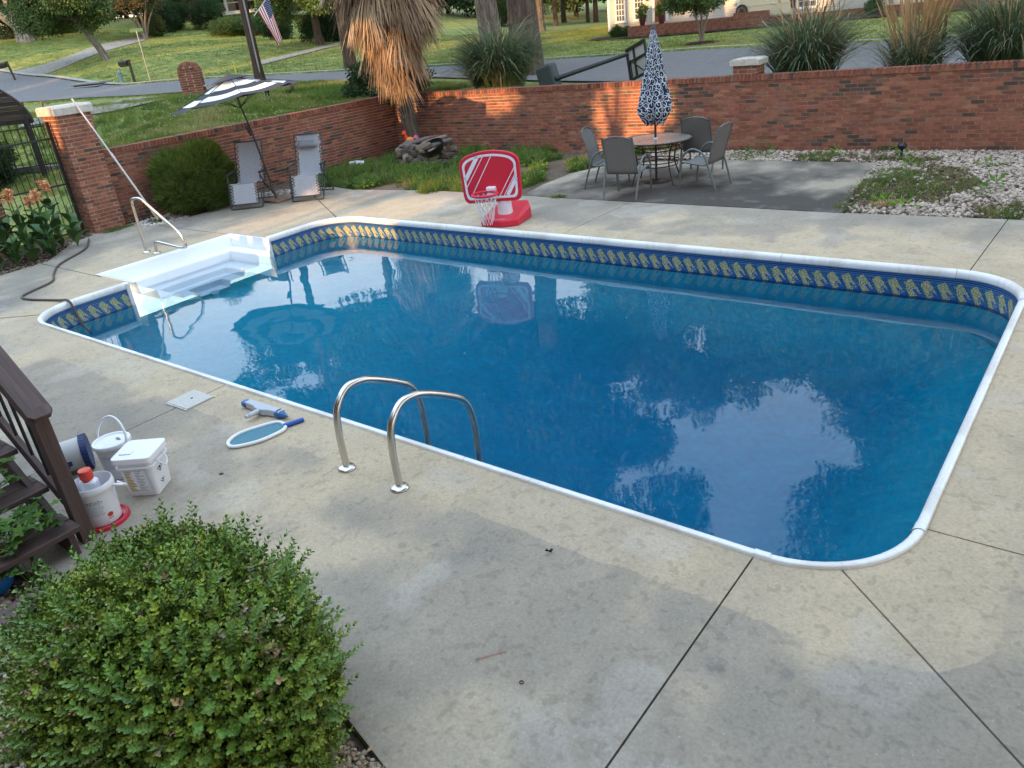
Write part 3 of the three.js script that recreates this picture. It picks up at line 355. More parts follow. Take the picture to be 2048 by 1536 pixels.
{ // skimmer lid, vacuum head, leaf net
  const a = G(383, 803); const lid = thing('skimmer_lid', 'pale square skimmer lid set in the concrete deck', 'lid', [-6.31, 0, -2.995], 0.03), lm = mat([0.60, 0.585, 0.54], 0.6, { map: rep(grainT, 2) });
  part(lid, 'plate', rbox(0.32, 0.018, 0.27, 0.006, 0, 0.008, 0), lm); for (const z of [0.142, -0.142]) part(lid, 'rim', box(0.34, 0.01, 0.012, 0, 0.006, z), lm); part(lid, 'finger_hole', new THREE.CylinderGeometry(0.012, 0.012, 0.006, 12).translate(0.0, 0.016, -0.02), mat([0.03, 0.03, 0.03], 0.8));
  const vh = thing('vacuum_head', 'grey and blue pool vacuum head lying on the deck', 'vacuum head', [-5.43, 0, -3.17], 0.03), gm = mat([0.42, 0.45, 0.50], 0.4), bm = mat([0.03, 0.13, 0.33], 0.5);
  const sh = new THREE.Shape(); sh.moveTo(-0.22, -0.03); sh.lineTo(0.22, -0.03); sh.lineTo(0.22, 0.02); sh.quadraticCurveTo(0.08, 0.02, 0.045, 0.05); sh.lineTo(-0.045, 0.05); sh.quadraticCurveTo(-0.08, 0.02, -0.22, 0.02);
  part(vh, 'body', new THREE.ExtrudeGeometry(sh, { depth: 0.045, bevelEnabled: true, bevelSize: 0.008, bevelThickness: 0.008, bevelSegments: 2 }).rotateX(H).translate(0, 0.062, 0), gm);
  part(vh, 'handle_socket', mg([rod([0, 0.045, 0.04], [0.02, 0.06, 0.17], 0.024, 0.02, 14), rod([0.02, 0.06, 0.17], [0.022, 0.061, 0.2], 0.016, 0.016, 12)]), gm);
  part(vh, 'bumper', rbox(0.07, 0.055, 0.075, 0.02, -0.245, 0.04, 0.0), bm); part(vh, 'bumper', rbox(0.05, 0.06, 0.085, 0.015, 0.2, 0.04, 0), bm); part(vh, 'wheel_bumper', new THREE.ConeGeometry(0.035, 0.09, 14).rotateZ(-H).translate(0.275, 0.035, 0), bm);
  const net = thing('leaf_skimmer', 'flat leaf skimmer net with white rim and blue handle socket lying on the deck', 'skimmer net', [-5.1, 0, -2.9], 0), out = [[-0.17, 0.17], [-0.12, 0.235], [-0.03, 0.24], [0.075, 0.1], [0.11, -0.06], [0.1, -0.15], [0.02, -0.2], [-0.07, -0.18], [-0.15, -0.03], [-0.185, 0.08]];
  part(net, 'rim', tube(out.map(([x, z]) => [x, 0.016, z]), 0.015, 80, 8, 0.5, true), mat([0.74, 0.76, 0.78], 0.35));
  const c2 = new THREE.CatmullRomCurve3(out.map(([x, z]) => V(x, 0, z)), true).getPoints(60); const meshT = texOf(128, 128, (u, v, i, j) => { const k = (i % 8 < 2) || (j % 8 < 2) ? 1 : 0.62; return [0.36 * k, 0.60 * k, 0.66 * k]; });
  part(net, 'mesh_bag', polyGeo(c2.map((p) => [p.x, p.z]), 0.012, 0, (x, z) => [x * 12, z * 12]), mat([0.9, 0.95, 1], 0.7, { map: meshT }));
  part(net, 'handle_socket', mg([rod([0.06, 0.018, -0.17], [0.115, 0.02, -0.31], 0.021, 0.018, 14), rod([0.115, 0.02, -0.31], [0.12, 0.02, -0.325], 0.0185, 0.0185, 14)]), mat([0.015, 0.085, 0.42], 0.35));
}
{ // brown garden hose: bed, deck, over the coping, into the water
  const pts = [[-14.5, 0.03, -6.0], [-13.82, 0.02, -5.6], [-13.23, 0.018, -4.92], [-12.68, 0.018, -4.58], [-12.24, 0.018, -4.36], [-12.03, 0.018, -3.99], [-11.88, 0.018, -3.79], [-11.6, 0.018, -3.78], [-11.15, 0.018, -3.92], [-10.95, 0.035, -3.95], [-10.85, 0.045, -3.96], [-10.79, 0.0, -3.97], [-10.76, -0.15, -3.98], [-10.72, -0.4, -4.0], [-10.68, -0.8, -4.05]];
  single('garden_hose', tube(pts, 0.016, 160, 10), mat([0.105, 0.082, 0.068], 0.55), 'brown garden hose snaking from the canna bed into the pool', 'hose');
}
// ---------------------------------------------------------------- patio table, umbrella, sling chairs
const slingT = texOf(128, 128, (u, v, i, j) => { const k = 0.82 + 0.18 * ((i + j) % 4 < 2) - 0.1 * (i % 4 < 1), n = 0.9 + 0.2 * fbm(N1, u * 20, v * 20, 2, 20); return [k * n, k * n, k * n]; });
const slingM = mat([0.205, 0.20, 0.19], 0.75, { map: rep(slingT, 5) }), chairM = mat([0.135, 0.155, 0.155], 0.42, { metalness: 0.25 }), bronzeM = mat([0.045, 0.03, 0.026], 0.45, { metalness: 0.3 });
function ribbon(prof, w, seg = 24, sag = 0.012, uvs = 1) { // cloth between two rails: prof [z,y] swept across x
  const c = new THREE.CatmullRomCurve3(prof.map(([z, y]) => V(0, y, z)), false, 'catmullrom', 0.4), pos = [], uv = [], idx = [], m = 9; let len = 0, last = null;
  for (let i = 0; i <= seg; i++) { const p = c.getPoint(i / seg), t = c.getTangent(i / seg); if (last) len += last.distanceTo(p); last = p; for (let j = 0; j < m; j++) { const u = j / (m - 1) * 2 - 1, s = sag * (1 - u * u); pos.push(u * w / 2, p.y - s * Math.abs(t.z), p.z - s * Math.abs(t.y)); uv.push((u + 1) * w / 2 * uvs, len * uvs); } }
  for (let i = 0; i < seg; i++) for (let j = 0; j < m - 1; j++) { const a = i * m + j, b = a + m; idx.push(a, b, a + 1, b, b + 1, a + 1); }
  const g = new THREE.BufferGeometry(); g.setAttribute('position', new THREE.Float32BufferAttribute(pos, 3)); g.setAttribute('uv', new THREE.Float32BufferAttribute(uv, 2)); g.setIndex(idx); g.computeVertexNormals(); return g;
}
{
  const ch = thing('patio_chair', 'grey sling patio chair with its back turned to the pool', 'chair', [-6.42, 0, -11.12], Math.PI + 0.12, 'sling chairs round the patio table');
  const prof = [[0.27, 0.40], [0.22, 0.425], [0.0, 0.40], [-0.17, 0.39], [-0.23, 0.45], [-0.3, 0.7], [-0.39, 0.97]];
  part(ch, 'sling', ribbon(prof, 0.5), slingM);
  for (const s of [-1, 1]) { part(ch, 'side_rail', tube(prof.map(([z, y]) => [s * 0.255, y, z]), 0.014, 40, 8), chairM); part(ch, 'arm_leg', tube([[s * 0.29, 0, 0.27], [s * 0.3, 0.3, 0.24], [s * 0.305, 0.52, 0.2], [s * 0.305, 0.63, 0.08], [s * 0.305, 0.635, -0.04], [s * 0.3, 0.55, -0.17], [s * 0.29, 0.3, -0.27], [s * 0.28, 0, -0.37]], 0.0165, 60, 8), chairM); }
  part(ch, 'back_bow', tube([[-0.255, 0.93, -0.375], [-0.1, 0.985, -0.4], [0.1, 0.985, -0.4], [0.255, 0.93, -0.375]], 0.012, 24, 8), chairM); part(ch, 'seat_bar', rod([-0.26, 0.385, -0.17], [0.26, 0.385, -0.17], 0.013), chairM); part(ch, 'front_bar', rod([-0.29, 0.40, 0.255], [0.29, 0.40, 0.255], 0.013), chairM);
  copyOf(ch, [-7.13, 0, -11.72], H * 0.86, 'grey sling patio chair on the grass side of the table, facing the navy umbrella');
  copyOf(ch, [-6.0, 0, -13.0], -0.12, 'grey sling patio chair between the table and the brick wall');
  copyOf(ch, [-5.5, 0, -11.95], -H + 0.05, 'grey sling patio chair on the gravel side of the table, seen edge-on');
}
{
  const t = thing('patio_table', 'round glass patio table with thin brown metal legs', 'table', [-6.45, 0, -12.15]);
  part(t, 'glass_top', new THREE.CylinderGeometry(0.6, 0.6, 0.008, 48).translate(0, 0.715, 0), mat([0.50, 0.46, 0.40], 0.12, { transmission: 0.45, thickness: 0, specularIntensity: 0.6 }));
  part(t, 'rim', new THREE.TorusGeometry(0.605, 0.014, 10, 64).rotateX(H).translate(0, 0.712, 0), bronzeM);
  for (let i = 0; i < 4; i++) { const a = i * H + 0.5, c = Math.cos(a), s = Math.sin(a); part(t, 'leg', tube([[c * 0.5, 0.7, s * 0.5], [c * 0.42, 0.55, s * 0.42], [c * 0.38, 0.32, s * 0.38], [c * 0.5, 0, s * 0.5]], 0.013, 30, 8), bronzeM); }
  for (const [y, r] of [[0.63, 0.45], [0.56, 0.4], [0.36, 0.38], [0.3, 0.37]]) part(t, 'ring', new THREE.TorusGeometry(r, 0.009, 8, 48).rotateX(H).translate(0, y, 0), bronzeM);
  const u = thing('patio_umbrella', 'closed navy patio umbrella with white lattice print standing in the glass table', 'umbrella', [-6.45, 0, -12.15]);
  part(u, 'pole', rod([0, 0.02, 0], [0, 2.4, 0], 0.019, 0.019, 12), bronzeM); part(u, 'base', lathe([[0, 0.06], [0.08, 0.06], [0.1, 0.04], [0.22, 0.03], [0.24, 0.0]], 32), bronzeM); part(u, 'collar', new THREE.CylinderGeometry(0.035, 0.035, 0.02, 16).translate(0, 0.73, 0), plasticM);
  const lat = canvasTex(1024, 1024, (c, w, h) => { c.fillStyle = '#0e2340'; c.fillRect(0, 0, w, h); c.strokeStyle = '#d3dbe4'; c.lineWidth = 11; c.lineCap = 'round'; const R = mulberry(21); const n = 10, s = w / n; for (let i = 0; i < n; i++) for (let j = 0; j < n; j++) { const x = (i + 0.5 + (j & 1) * 0.5) * s + (R() - 0.5) * s * 0.35, y = (j + 0.5) * s + (R() - 0.5) * s * 0.35; for (const dx of [-w, 0, w]) { c.beginPath(); c.ellipse(x + dx, y, s * (0.42 + 0.2 * R()), s * (0.36 + 0.2 * R()), R() * 3, 0, 4.2 + R() * 2); c.stroke(); } c.beginPath(); c.moveTo(x, y); c.lineTo(x + (R() - 0.5) * s * 1.6, y + (R() - 0.5) * s * 1.6); c.stroke(); } }, true);
  const prof = [[0.0, 0.035], [0.04, 0.06], [0.12, 0.085], [0.25, 0.125], [0.4, 0.16], [0.55, 0.205], [0.7, 0.255], [0.82, 0.29], [0.88, 0.285], [0.94, 0.22], [1.0, 0.13]], seg = 112, rows = 60, pos = [], uv = [], idx = [], pr = (t) => { let i = 1; while (i < prof.length - 1 && prof[i][0] < t) i++; return lerp(prof[i - 1][1], prof[i][1], (t - prof[i - 1][0]) / (prof[i][0] - prof[i - 1][0])); };
  for (let j = 0; j <= rows; j++) for (let i = 0; i <= seg; i++) { const t = j / rows, a = i / seg * Math.PI * 2, f = Math.cos(a * 8 + 0.8 * Math.sin(t * 4)), w = 1 + (0.16 * f + 0.06 * Math.cos(a * 3 + 5 * t)) * smooth(0, 0.25, t), r = pr(t) * w * 0.88, hem = t > 0.9 ? 0.05 * f * (t - 0.9) * 10 : 0; pos.push(r * Math.cos(a), 2.42 - 1.44 * t - hem, r * Math.sin(a)); uv.push(i / seg * 2, t * 1.6); }
  for (let j = 0; j < rows; j++) for (let i = 0; i < seg; i++) { const a = j * (seg + 1) + i, b = a + seg + 1; idx.push(a, b, a + 1, b, b + 1, a + 1); }
  const g = new THREE.BufferGeometry(); g.setAttribute('position', new THREE.Float32BufferAttribute(pos, 3)); g.setAttribute('uv', new THREE.Float32BufferAttribute(uv, 2)); g.setIndex(idx); g.computeVertexNormals();
  part(u, 'folded_canopy', g, mat([1, 1, 1], 0.9, { map: lat })); part(u, 'finial', lathe([[0, 0.06], [0.02, 0.055], [0.035, 0.03], [0.04, 0]], 16).translate(0, 2.41, 0), mat([0.02, 0.03, 0.06], 0.5));
}
// ---------------------------------------------------------------- reclining chairs and the striped umbrella
{
  const frame = mat([0.06, 0.065, 0.07], 0.45, { metalness: 0.4 }), cloth = mat([0.50, 0.51, 0.56], 0.8, { map: rep(slingT, 5) }), cord = mat([0.7, 0.7, 0.72], 0.7);
  const leg = [[0.46, 0.10], [0.40, 0.28], [0.33, 0.46]], seat = [[0.33, 0.47], [0.1, 0.43], [-0.12, 0.42], [-0.22, 0.55], [-0.38, 0.85], [-0.52, 1.14]];
  const ch = thing('recliner_chair', 'light grey zero-gravity recliner beside the evergreen bush', 'recliner', [-13.68, 0, -8.95], 0.66, 'zero-gravity recliners by the brick wall');
  part(ch, 'leg_sling', ribbon(leg, 0.42, 12, 0.004), cloth); part(ch, 'seat_sling', ribbon(seat, 0.42, 30, 0.02), cloth);
  for (const s of [-1, 1]) {
    part(ch, 'sling_rail', tube([...leg, ...seat.slice(1)].map(([z, y]) => [s * 0.27, y, z]), 0.013, 60, 8), frame);
    part(ch, 'cross_leg', bent([[s * 0.31, 0.62, -0.24], [s * 0.31, 0.45, -0.08], [s * 0.31, 0.02, 0.42], [s * 0.28, 0.02, 0.46]], 0.012, 8, 0.05), frame); part(ch, 'cross_leg', bent([[s * 0.33, 0.60, 0.24], [s * 0.33, 0.42, 0.1], [s * 0.33, 0.02, -0.46], [s * 0.29, 0.02, -0.5]], 0.012, 8, 0.05), frame);
    part(ch, 'armrest', rbox(0.055, 0.035, 0.46, 0.014, s * 0.325, 0.635, 0.0), mat([0.025, 0.025, 0.028], 0.5)); part(ch, 'front_upright', rod([s * 0.31, 0.02, 0.44], [s * 0.32, 0.62, 0.2], 0.011), frame);
    const zig = []; const rail = new THREE.CatmullRomCurve3([...seat].map(([z, y]) => V(0, y, z)), false, 'catmullrom', 0.4), r2 = new THREE.CatmullRomCurve3(leg.map(([z, y]) => V(0, y, z)), false, 'catmullrom', 0.4); for (const [c, n] of [[rail, 34], [r2, 14]]) { const q = []; for (let i = 0; i <= n; i++) { const p = c.getPoint(i / n); q.push([s * (i & 1 ? 0.205 : 0.262), p.y + 0.004, p.z]); } for (let i = 0; i < n; i++) zig.push(rod(q[i], q[i + 1], 0.0035, 0.0035, 5)); } part(ch, 'lacing', mg(zig), cord);
  }
  part(ch, 'foot_bar', rod([-0.29, 0.02, 0.46], [0.29, 0.02, 0.46], 0.0125), frame); part(ch, 'rear_bar', rod([-0.29, 0.02, -0.5], [0.29, 0.02, -0.5], 0.0125), frame); part(ch, 'sling_bar', rod([-0.27, 0.1, 0.46], [0.27, 0.1, 0.46], 0.0115), frame); part(ch, 'top_bar', rod([-0.27, 1.14, -0.52], [0.27, 1.14, -0.52], 0.012), frame);
  const c2 = copyOf(ch, [-12.87, 0, -9.8], 0.66, 'light grey zero-gravity recliner with a head pillow, beside the grass patch');
  part(c2, 'head_pillow', rbox(0.38, 0.17, 0.09, 0.043).rotateX(-0.45).translate(0, 0.98, -0.39), mat([0.33, 0.34, 0.38], 0.85, { map: rep(slingT, 4) })); part(c2, 'pillow_strap', box(0.56, 0.04, 0.012).rotateX(-0.45).translate(0, 0.97, -0.445), cloth);
}
{
  const u = thing('striped_umbrella', 'tilted black and white striped patio umbrella behind the reclining chairs', 'umbrella', [-13.42, 0, -9.32]), dark = mat([0.035, 0.037, 0.042], 0.5, { metalness: 0.2 });
  const joint = V(-0.10, 1.35, 0.14), head = V(-0.22, 2.22, 0.25);
  part(u, 'base_slab', rbox(0.5, 0.05, 0.42, 0.02, 0.03, 0.025, 0), mat([0.34, 0.20, 0.14], 0.9, { map: rep(grainT, 2) })); part(u, 'base_tube', rod([0, 0.04, 0], [-0.03, 0.35, 0.04], 0.026, 0.026, 12), mat([0.10, 0.08, 0.07], 0.6)); part(u, 'pole', rod([0, 0.05, 0], joint.toArray(), 0.019, 0.019, 12), dark); part(u, 'tilt_joint', rod([-0.11, 1.28, 0.155], [-0.15, 1.45, 0.19], 0.03, 0.026, 12), dark); part(u, 'upper_pole', rod(joint.toArray(), head.toArray(), 0.017, 0.017, 12), dark);
  const ax = V(0.55, 0, -0.835), nrm = V(0, 1, 0).addScaledVector(ax, -0.15).add(V(-0.03, 0, -0.05)).normalize(), q = qUp(nrm, 0.3);
  const wm = mat([0.80, 0.80, 0.79], 0.85), km = mat([0.035, 0.037, 0.042], 0.85), R = 1.24, hC = 0.40, prof = (t) => hC * (1 - t) - 0.05 * Math.sin(Math.PI * t);
  const bands = [[0.24, 0.43, 1], [0.43, 0.60, 0], [0.60, 0.80, 1], [0.80, 1.0, 0]];
  for (let k = 0; k < 8; k++) { const a0 = k * Math.PI / 4, a1 = a0 + Math.PI / 4, pan = new THREE.Group(); pan.name = 'canopy_panel'; u.add(pan); pan.position.copy(head); pan.quaternion.copy(q);
    bands.forEach(([t0, t1, wht]) => { const pos = [], idx = [], nt = 5, na = 6; for (let i = 0; i <= nt; i++) for (let j = 0; j <= na; j++) { const t = lerp(t0, t1, i / nt), v = j / na, a = lerp(a0, a1, v), ch = Math.cos(Math.PI / 8) / Math.cos(a - (a0 + a1) / 2), sag = -0.035 * Math.sin(Math.PI * v) * t; pos.push(R * t * ch * Math.cos(a), prof(t) - hC * 0.55 + sag, R * t * ch * Math.sin(a)); } for (let i = 0; i < nt; i++) for (let j = 0; j < na; j++) { const A = i * (na + 1) + j, B = A + na + 1; idx.push(A, A + 1, B, B, A + 1, B + 1); } const g = new THREE.BufferGeometry(); g.setAttribute('position', new THREE.Float32BufferAttribute(pos, 3)); g.setIndex(idx); g.computeVertexNormals(); part(pan, wht ? 'white_band' : 'black_band', g, wht ? wm : km); });
    const rib = part(u, 'rib', rod([0, hC * 0.35, 0], [R * 0.985 * Math.cos(a0), -hC * 0.57, R * 0.985 * Math.sin(a0)], 0.007, 0.006, 6), dark); rib.position.copy(head); rib.quaternion.copy(q); const stt = part(u, 'strut', rod([0, -0.42, 0], [R * 0.5 * Math.cos(a0), prof(0.5) - hC * 0.55 - 0.03, R * 0.5 * Math.sin(a0)], 0.006, 0.006, 6), dark); stt.position.copy(head); stt.quaternion.copy(q); }
  const vent = part(u, 'vent_cap', new THREE.ConeGeometry(0.38, 0.11, 8, 1, true).translate(0, 0.14, 0), km); vent.position.copy(head); vent.quaternion.copy(q); const fin = part(u, 'finial', lathe([[0, 0.03], [0.02, 0.025], [0.03, 0]], 12).translate(0, 0.185, 0), dark); fin.position.copy(head); fin.quaternion.copy(q);
}
// ---------------------------------------------------------------- toy basketball hoop at the pool edge
const font = await new FontLoader().loadAsync('fonts/droid/droid_sans_bold.typeface.json');
function textGeo(s, size, depth = 0.002) { const g = new TextGeometry(s, { font, size, depth, curveSegments: 3 }); g.computeBoundingBox(); const b = g.boundingBox; return g.translate(-(b.min.x + b.max.x) / 2, -(b.min.y + b.max.y) / 2, 0); }
{
  const redM = mat([0.60, 0.018, 0.045], 0.38), whiteM = mat([0.74, 0.74, 0.80], 0.4);
  const h = thing('poolside_hoop', 'red and white plastic basketball hoop standing at the pool edge', 'basketball hoop', [-7.42, 0, -9.1], 0.30);
  const bs = new THREE.Shape(); bs.moveTo(-0.27, -0.24); bs.lineTo(0.05, -0.30); bs.lineTo(0.27, -0.2); bs.lineTo(0.30, 0.3); bs.lineTo(0.2, 0.5); bs.lineTo(-0.2, 0.5); bs.lineTo(-0.3, 0.3); bs.closePath();
  const bg = new THREE.ExtrudeGeometry(bs, { depth: 0.06, bevelEnabled: true, bevelSize: 0.02, bevelThickness: 0.02, bevelSegments: 2 }); bg.rotateX(-H); bg.translate(0, 0.02, 0.0); { const p = bg.attributes.position; for (let i = 0; i < p.count; i++) if (p.getY(i) > 0.05) p.setY(i, p.getY(i) + 0.12 * smooth(-0.1, -0.48, p.getZ(i))); bg.computeVertexNormals(); }
  part(h, 'base', bg, redM);
  const logo = part(h, 'base_lettering', textGeo('little tikes', 0.028, 0.002), whiteM); logo.rotation.set(-H, 0, 0); logo.position.set(-0.02, 0.102, 0.2);
  const pole = new THREE.CylinderGeometry(0.075, 0.125, 0.62, 10); pole.scale(1, 1, 0.8); part(h, 'pole', pole.translate(0, 0.38, -0.04), whiteM);
  const boardG = new THREE.Group(); boardG.name = 'backboard'; h.add(boardG); boardG.position.set(-0.16, 0.70, 0.02); boardG.rotation.set(-0.06, 0.06, 0.04);
  const outline = (w, t, b) => { const s = new THREE.Shape(); s.moveTo(-w * 0.80, -b); s.lineTo(w * 0.80, -b); s.quadraticCurveTo(w * 0.98, -b, w * 0.98, -b * 0.55); s.lineTo(w, t * 0.5); s.quadraticCurveTo(w * 0.98, t * 0.80, w * 0.62, t * 0.92); s.quadraticCurveTo(0, t * 1.12, -w * 0.62, t * 0.92); s.quadraticCurveTo(-w * 0.98, t * 0.80, -w, t * 0.5); s.lineTo(-w * 0.98, -b * 0.55); s.quadraticCurveTo(-w * 0.98, -b, -w * 0.80, -b); return s; };
  part(boardG, 'panel', new THREE.ExtrudeGeometry(outline(0.46, 0.36, 0.36), { depth: 0.04, bevelEnabled: true, bevelSize: 0.015, bevelThickness: 0.012, bevelSegments: 2, curveSegments: 16 }).translate(0, 0, -0.04), redM);
  const ring = outline(0.425, 0.325, 0.325); ring.holes.push(new THREE.Path(outline(0.39, 0.292, 0.29).getPoints(16))); part(boardG, 'border_print', new THREE.ShapeGeometry(ring, 16).translate(0, 0, 0.0145), whiteM);
  const bar = (x0, y0, x1, y1, w) => { const dx = x1 - x0, dy = y1 - y0, l = Math.hypot(dx, dy), nx = -dy / l * w / 2, ny = dx / l * w / 2; const s = new THREE.Shape([[x0 + nx, y0 + ny], [x0 - nx, y0 - ny], [x1 - nx, y1 - ny], [x1 + nx, y1 + ny]].map((q) => new THREE.Vector2(...q))); return new THREE.ShapeGeometry(s).translate(0, 0, 0.0145); };
  for (const [x0, y0, x1, y1, w] of [[-0.395, -0.02, -0.165, 0.305, 0.06], [-0.395, -0.14, -0.07, 0.31, 0.012], [-0.33, -0.27, 0.06, 0.31, 0.012], [0.12, -0.29, 0.41, 0.13, 0.012], [0.19, -0.29, 0.41, 0.03, 0.012], [0.245, -0.29, 0.41, -0.04, 0.055]]) part(boardG, 'stripe_print', bar(x0, y0, x1, y1, w), whiteM);
  const rimY = 0.50, rz = 0.30; part(h, 'rim', new THREE.TorusGeometry(0.185, 0.021, 12, 40).rotateX(H).translate(-0.16, rimY, rz), redM); part(h, 'rim_bracket', rbox(0.14, 0.17, 0.1, 0.02, -0.14, 0.48, 0.08), whiteM);
  const net = []; for (let k = 0; k < 12; k++) for (const s of [1, -1]) { const q = []; for (let j = 0; j <= 8; j++) { const t = j / 8, a = (k + s * t * 2.5) / 12 * Math.PI * 2, r = lerp(0.18, 0.075, Math.pow(t, 0.75)) + 0.006 * Math.sin(k * 3 + j); q.push([-0.16 + r * Math.cos(a), rimY - 0.012 - 0.44 * t, rz + r * Math.sin(a)]); } net.push(tube(q, 0.0035, 14, 5)); } part(h, 'net', mg(net), mat([0.75, 0.77, 0.8], 0.8));
}
// ---------------------------------------------------------------- stone pile with ornaments
function rockGeo(sx, sy, sz, seed, det = 1) { const g = new THREE.IcosahedronGeometry(1, det), p = g.attributes.position, R = noise2(seed); for (let i = 0; i < p.count; i++) { const v = V(p.getX(i), p.getY(i), p.getZ(i)), f = 0.72 + 0.5 * R(v.x * 1.7 + 9, v.y * 1.7 + v.z * 2.3 + 9); const b = (c) => Math.sign(c) * Math.pow(Math.abs(c), 0.6); p.setXYZ(i, b(v.x) * sx * f, b(v.y) * sy * f, b(v.z) * sz * f); } g.computeVertexNormals(); return g; }
{
  const t = thing('stone_pile', 'pile of stacked brown field stones at the foot of the palm', 'stone pile', [-13.05, -0.03, -13.4]); t.scale.setScalar(0.9);
  const rm = [[0.17, 0.12, 0.085], [0.24, 0.18, 0.13], [0.13, 0.105, 0.085], [0.30, 0.23, 0.16], [0.2, 0.17, 0.15], [0.11, 0.08, 0.065], [0.33, 0.27, 0.20]].map((c) => mat(c.map((v) => v * 0.72), 0.95, { map: rep(grainT, 3) })), rg = [1, 2, 3, 4, 5, 6].map((s) => rockGeo(0.5, 0.5, 0.5, s * 7));
  for (let lay = 0; lay < 4; lay++) { const n = 17 - lay * 2; for (let i = 0; i < n; i++) { const a = i / n * Math.PI * 2 + lay * 0.35, r = 1 - lay * 0.1, m = part(t, 'stone', rg[rnd() * 6 | 0], rm[rnd() * 7 | 0]); m.position.set(Math.cos(a) * 0.78 * r + rr(-0.05, 0.05), 0.07 + lay * 0.125, Math.sin(a) * 0.52 * r + rr(-0.04, 0.04)); m.rotation.set(rr(-0.25, 0.25), rr(0, 6), rr(-0.25, 0.25)); m.scale.set(rr(0.25, 0.5), rr(0.11, 0.2), rr(0.2, 0.34)); } }
  for (const [x, y, z, l, ry, k] of [[-0.3, 0.52, 0.05, 0.9, 0.5, 4], [0.25, 0.55, -0.1, 0.7, 0.75, 3], [0.55, 0.5, 0.1, 0.75, 0.55, 4], [-0.1, 0.56, -0.25, 0.8, -0.2, 0]]) { const m = part(t, 'stone', rg[2], rm[k]); m.position.set(x, y, z); m.rotation.set(0.1, ry, 0.12); m.scale.set(l, 0.11, 0.26); }
  const b = G(868, 322, 0.25); const bowl = new THREE.SphereGeometry(0.3, 20, 10, 0, Math.PI * 2, H, H); single('pond_bowl', bowl.scale(1.1, 0.85, 0.8).rotateZ(0.25).rotateX(0.5), mat([0.012, 0.014, 0.018], 0.3), 'black plastic pond bowl tipped over the front of the stone pile', 'bowl', [-12.55, 0.42, -13.02], 0.3);
  const rp = onZ(820, 283, -13.75); const ro = thing('rooster_ornament', 'bright red rooster ornament on top of the stone pile', 'ornament', [rp.x, rp.y - 0.12, rp.z], 0.6), rd = mat([0.75, 0.05, 0.02], 0.4), or = mat([0.7, 0.24, 0.03], 0.5), pu = mat([0.30, 0.22, 0.5], 0.5);
  const body = new THREE.SphereGeometry(0.09, 16, 12).scale(1.25, 1, 0.75); part(ro, 'body', body.translate(0, 0.14, 0), or); part(ro, 'neck', rod([-0.06, 0.16, 0], [-0.1, 0.3, 0], 0.05, 0.035, 10), rd); part(ro, 'head', new THREE.SphereGeometry(0.048, 12, 10).translate(-0.11, 0.31, 0), rd); part(ro, 'beak', new THREE.ConeGeometry(0.015, 0.05, 8).rotateZ(H).translate(-0.175, 0.305, 0), or); part(ro, 'comb', mg([0, 1, 2].map((i) => new THREE.SphereGeometry(0.02, 8, 6).scale(1, 1.4, 0.4).translate(-0.14 + i * 0.028, 0.362 - Math.abs(i - 1) * 0.006, 0))), rd);
  for (let i = 0; i < 5; i++) part(ro, 'tail_feather', tube([[0.08, 0.17, 0], [0.15, 0.25 - i * 0.015, (i - 2) * 0.012], [0.2 - i * 0.004, 0.22 - i * 0.025, (i - 2) * 0.02], [0.22, 0.12 - i * 0.012, (i - 2) * 0.025]], 0.012, 14, 6), i & 1 ? pu : rd); for (const s of [-1, 1]) part(ro, 'leg', rod([0, 0.06, s * 0.025], [0, -0.04, s * 0.03], 0.007), or);
  const w = G(715, 333); single('crumpled_bag', rockGeo(0.2, 0.08, 0.12, 77, 3), mat([0.72, 0.73, 0.76], 0.7), 'crumpled white plastic bag lying at the foot of the brick wall', 'bag', [w.x, 0.05, w.z]);
  const s = onZ(1803, 306, wallZ(-3.6) + 0.55), so = thing('solar_light', 'small black dome garden light standing in the white gravel', 'garden light', [s.x, 0, s.z]), bk = mat([0.012, 0.012, 0.02], 0.35); part(so, 'dome', new THREE.SphereGeometry(0.07, 18, 12).scale(1.1, 0.85, 1).translate(0, 0.17, 0), bk); part(so, 'stem', rod([0, -0.04, 0], [0, 0.13, 0], 0.018, 0.025, 10), bk);
}
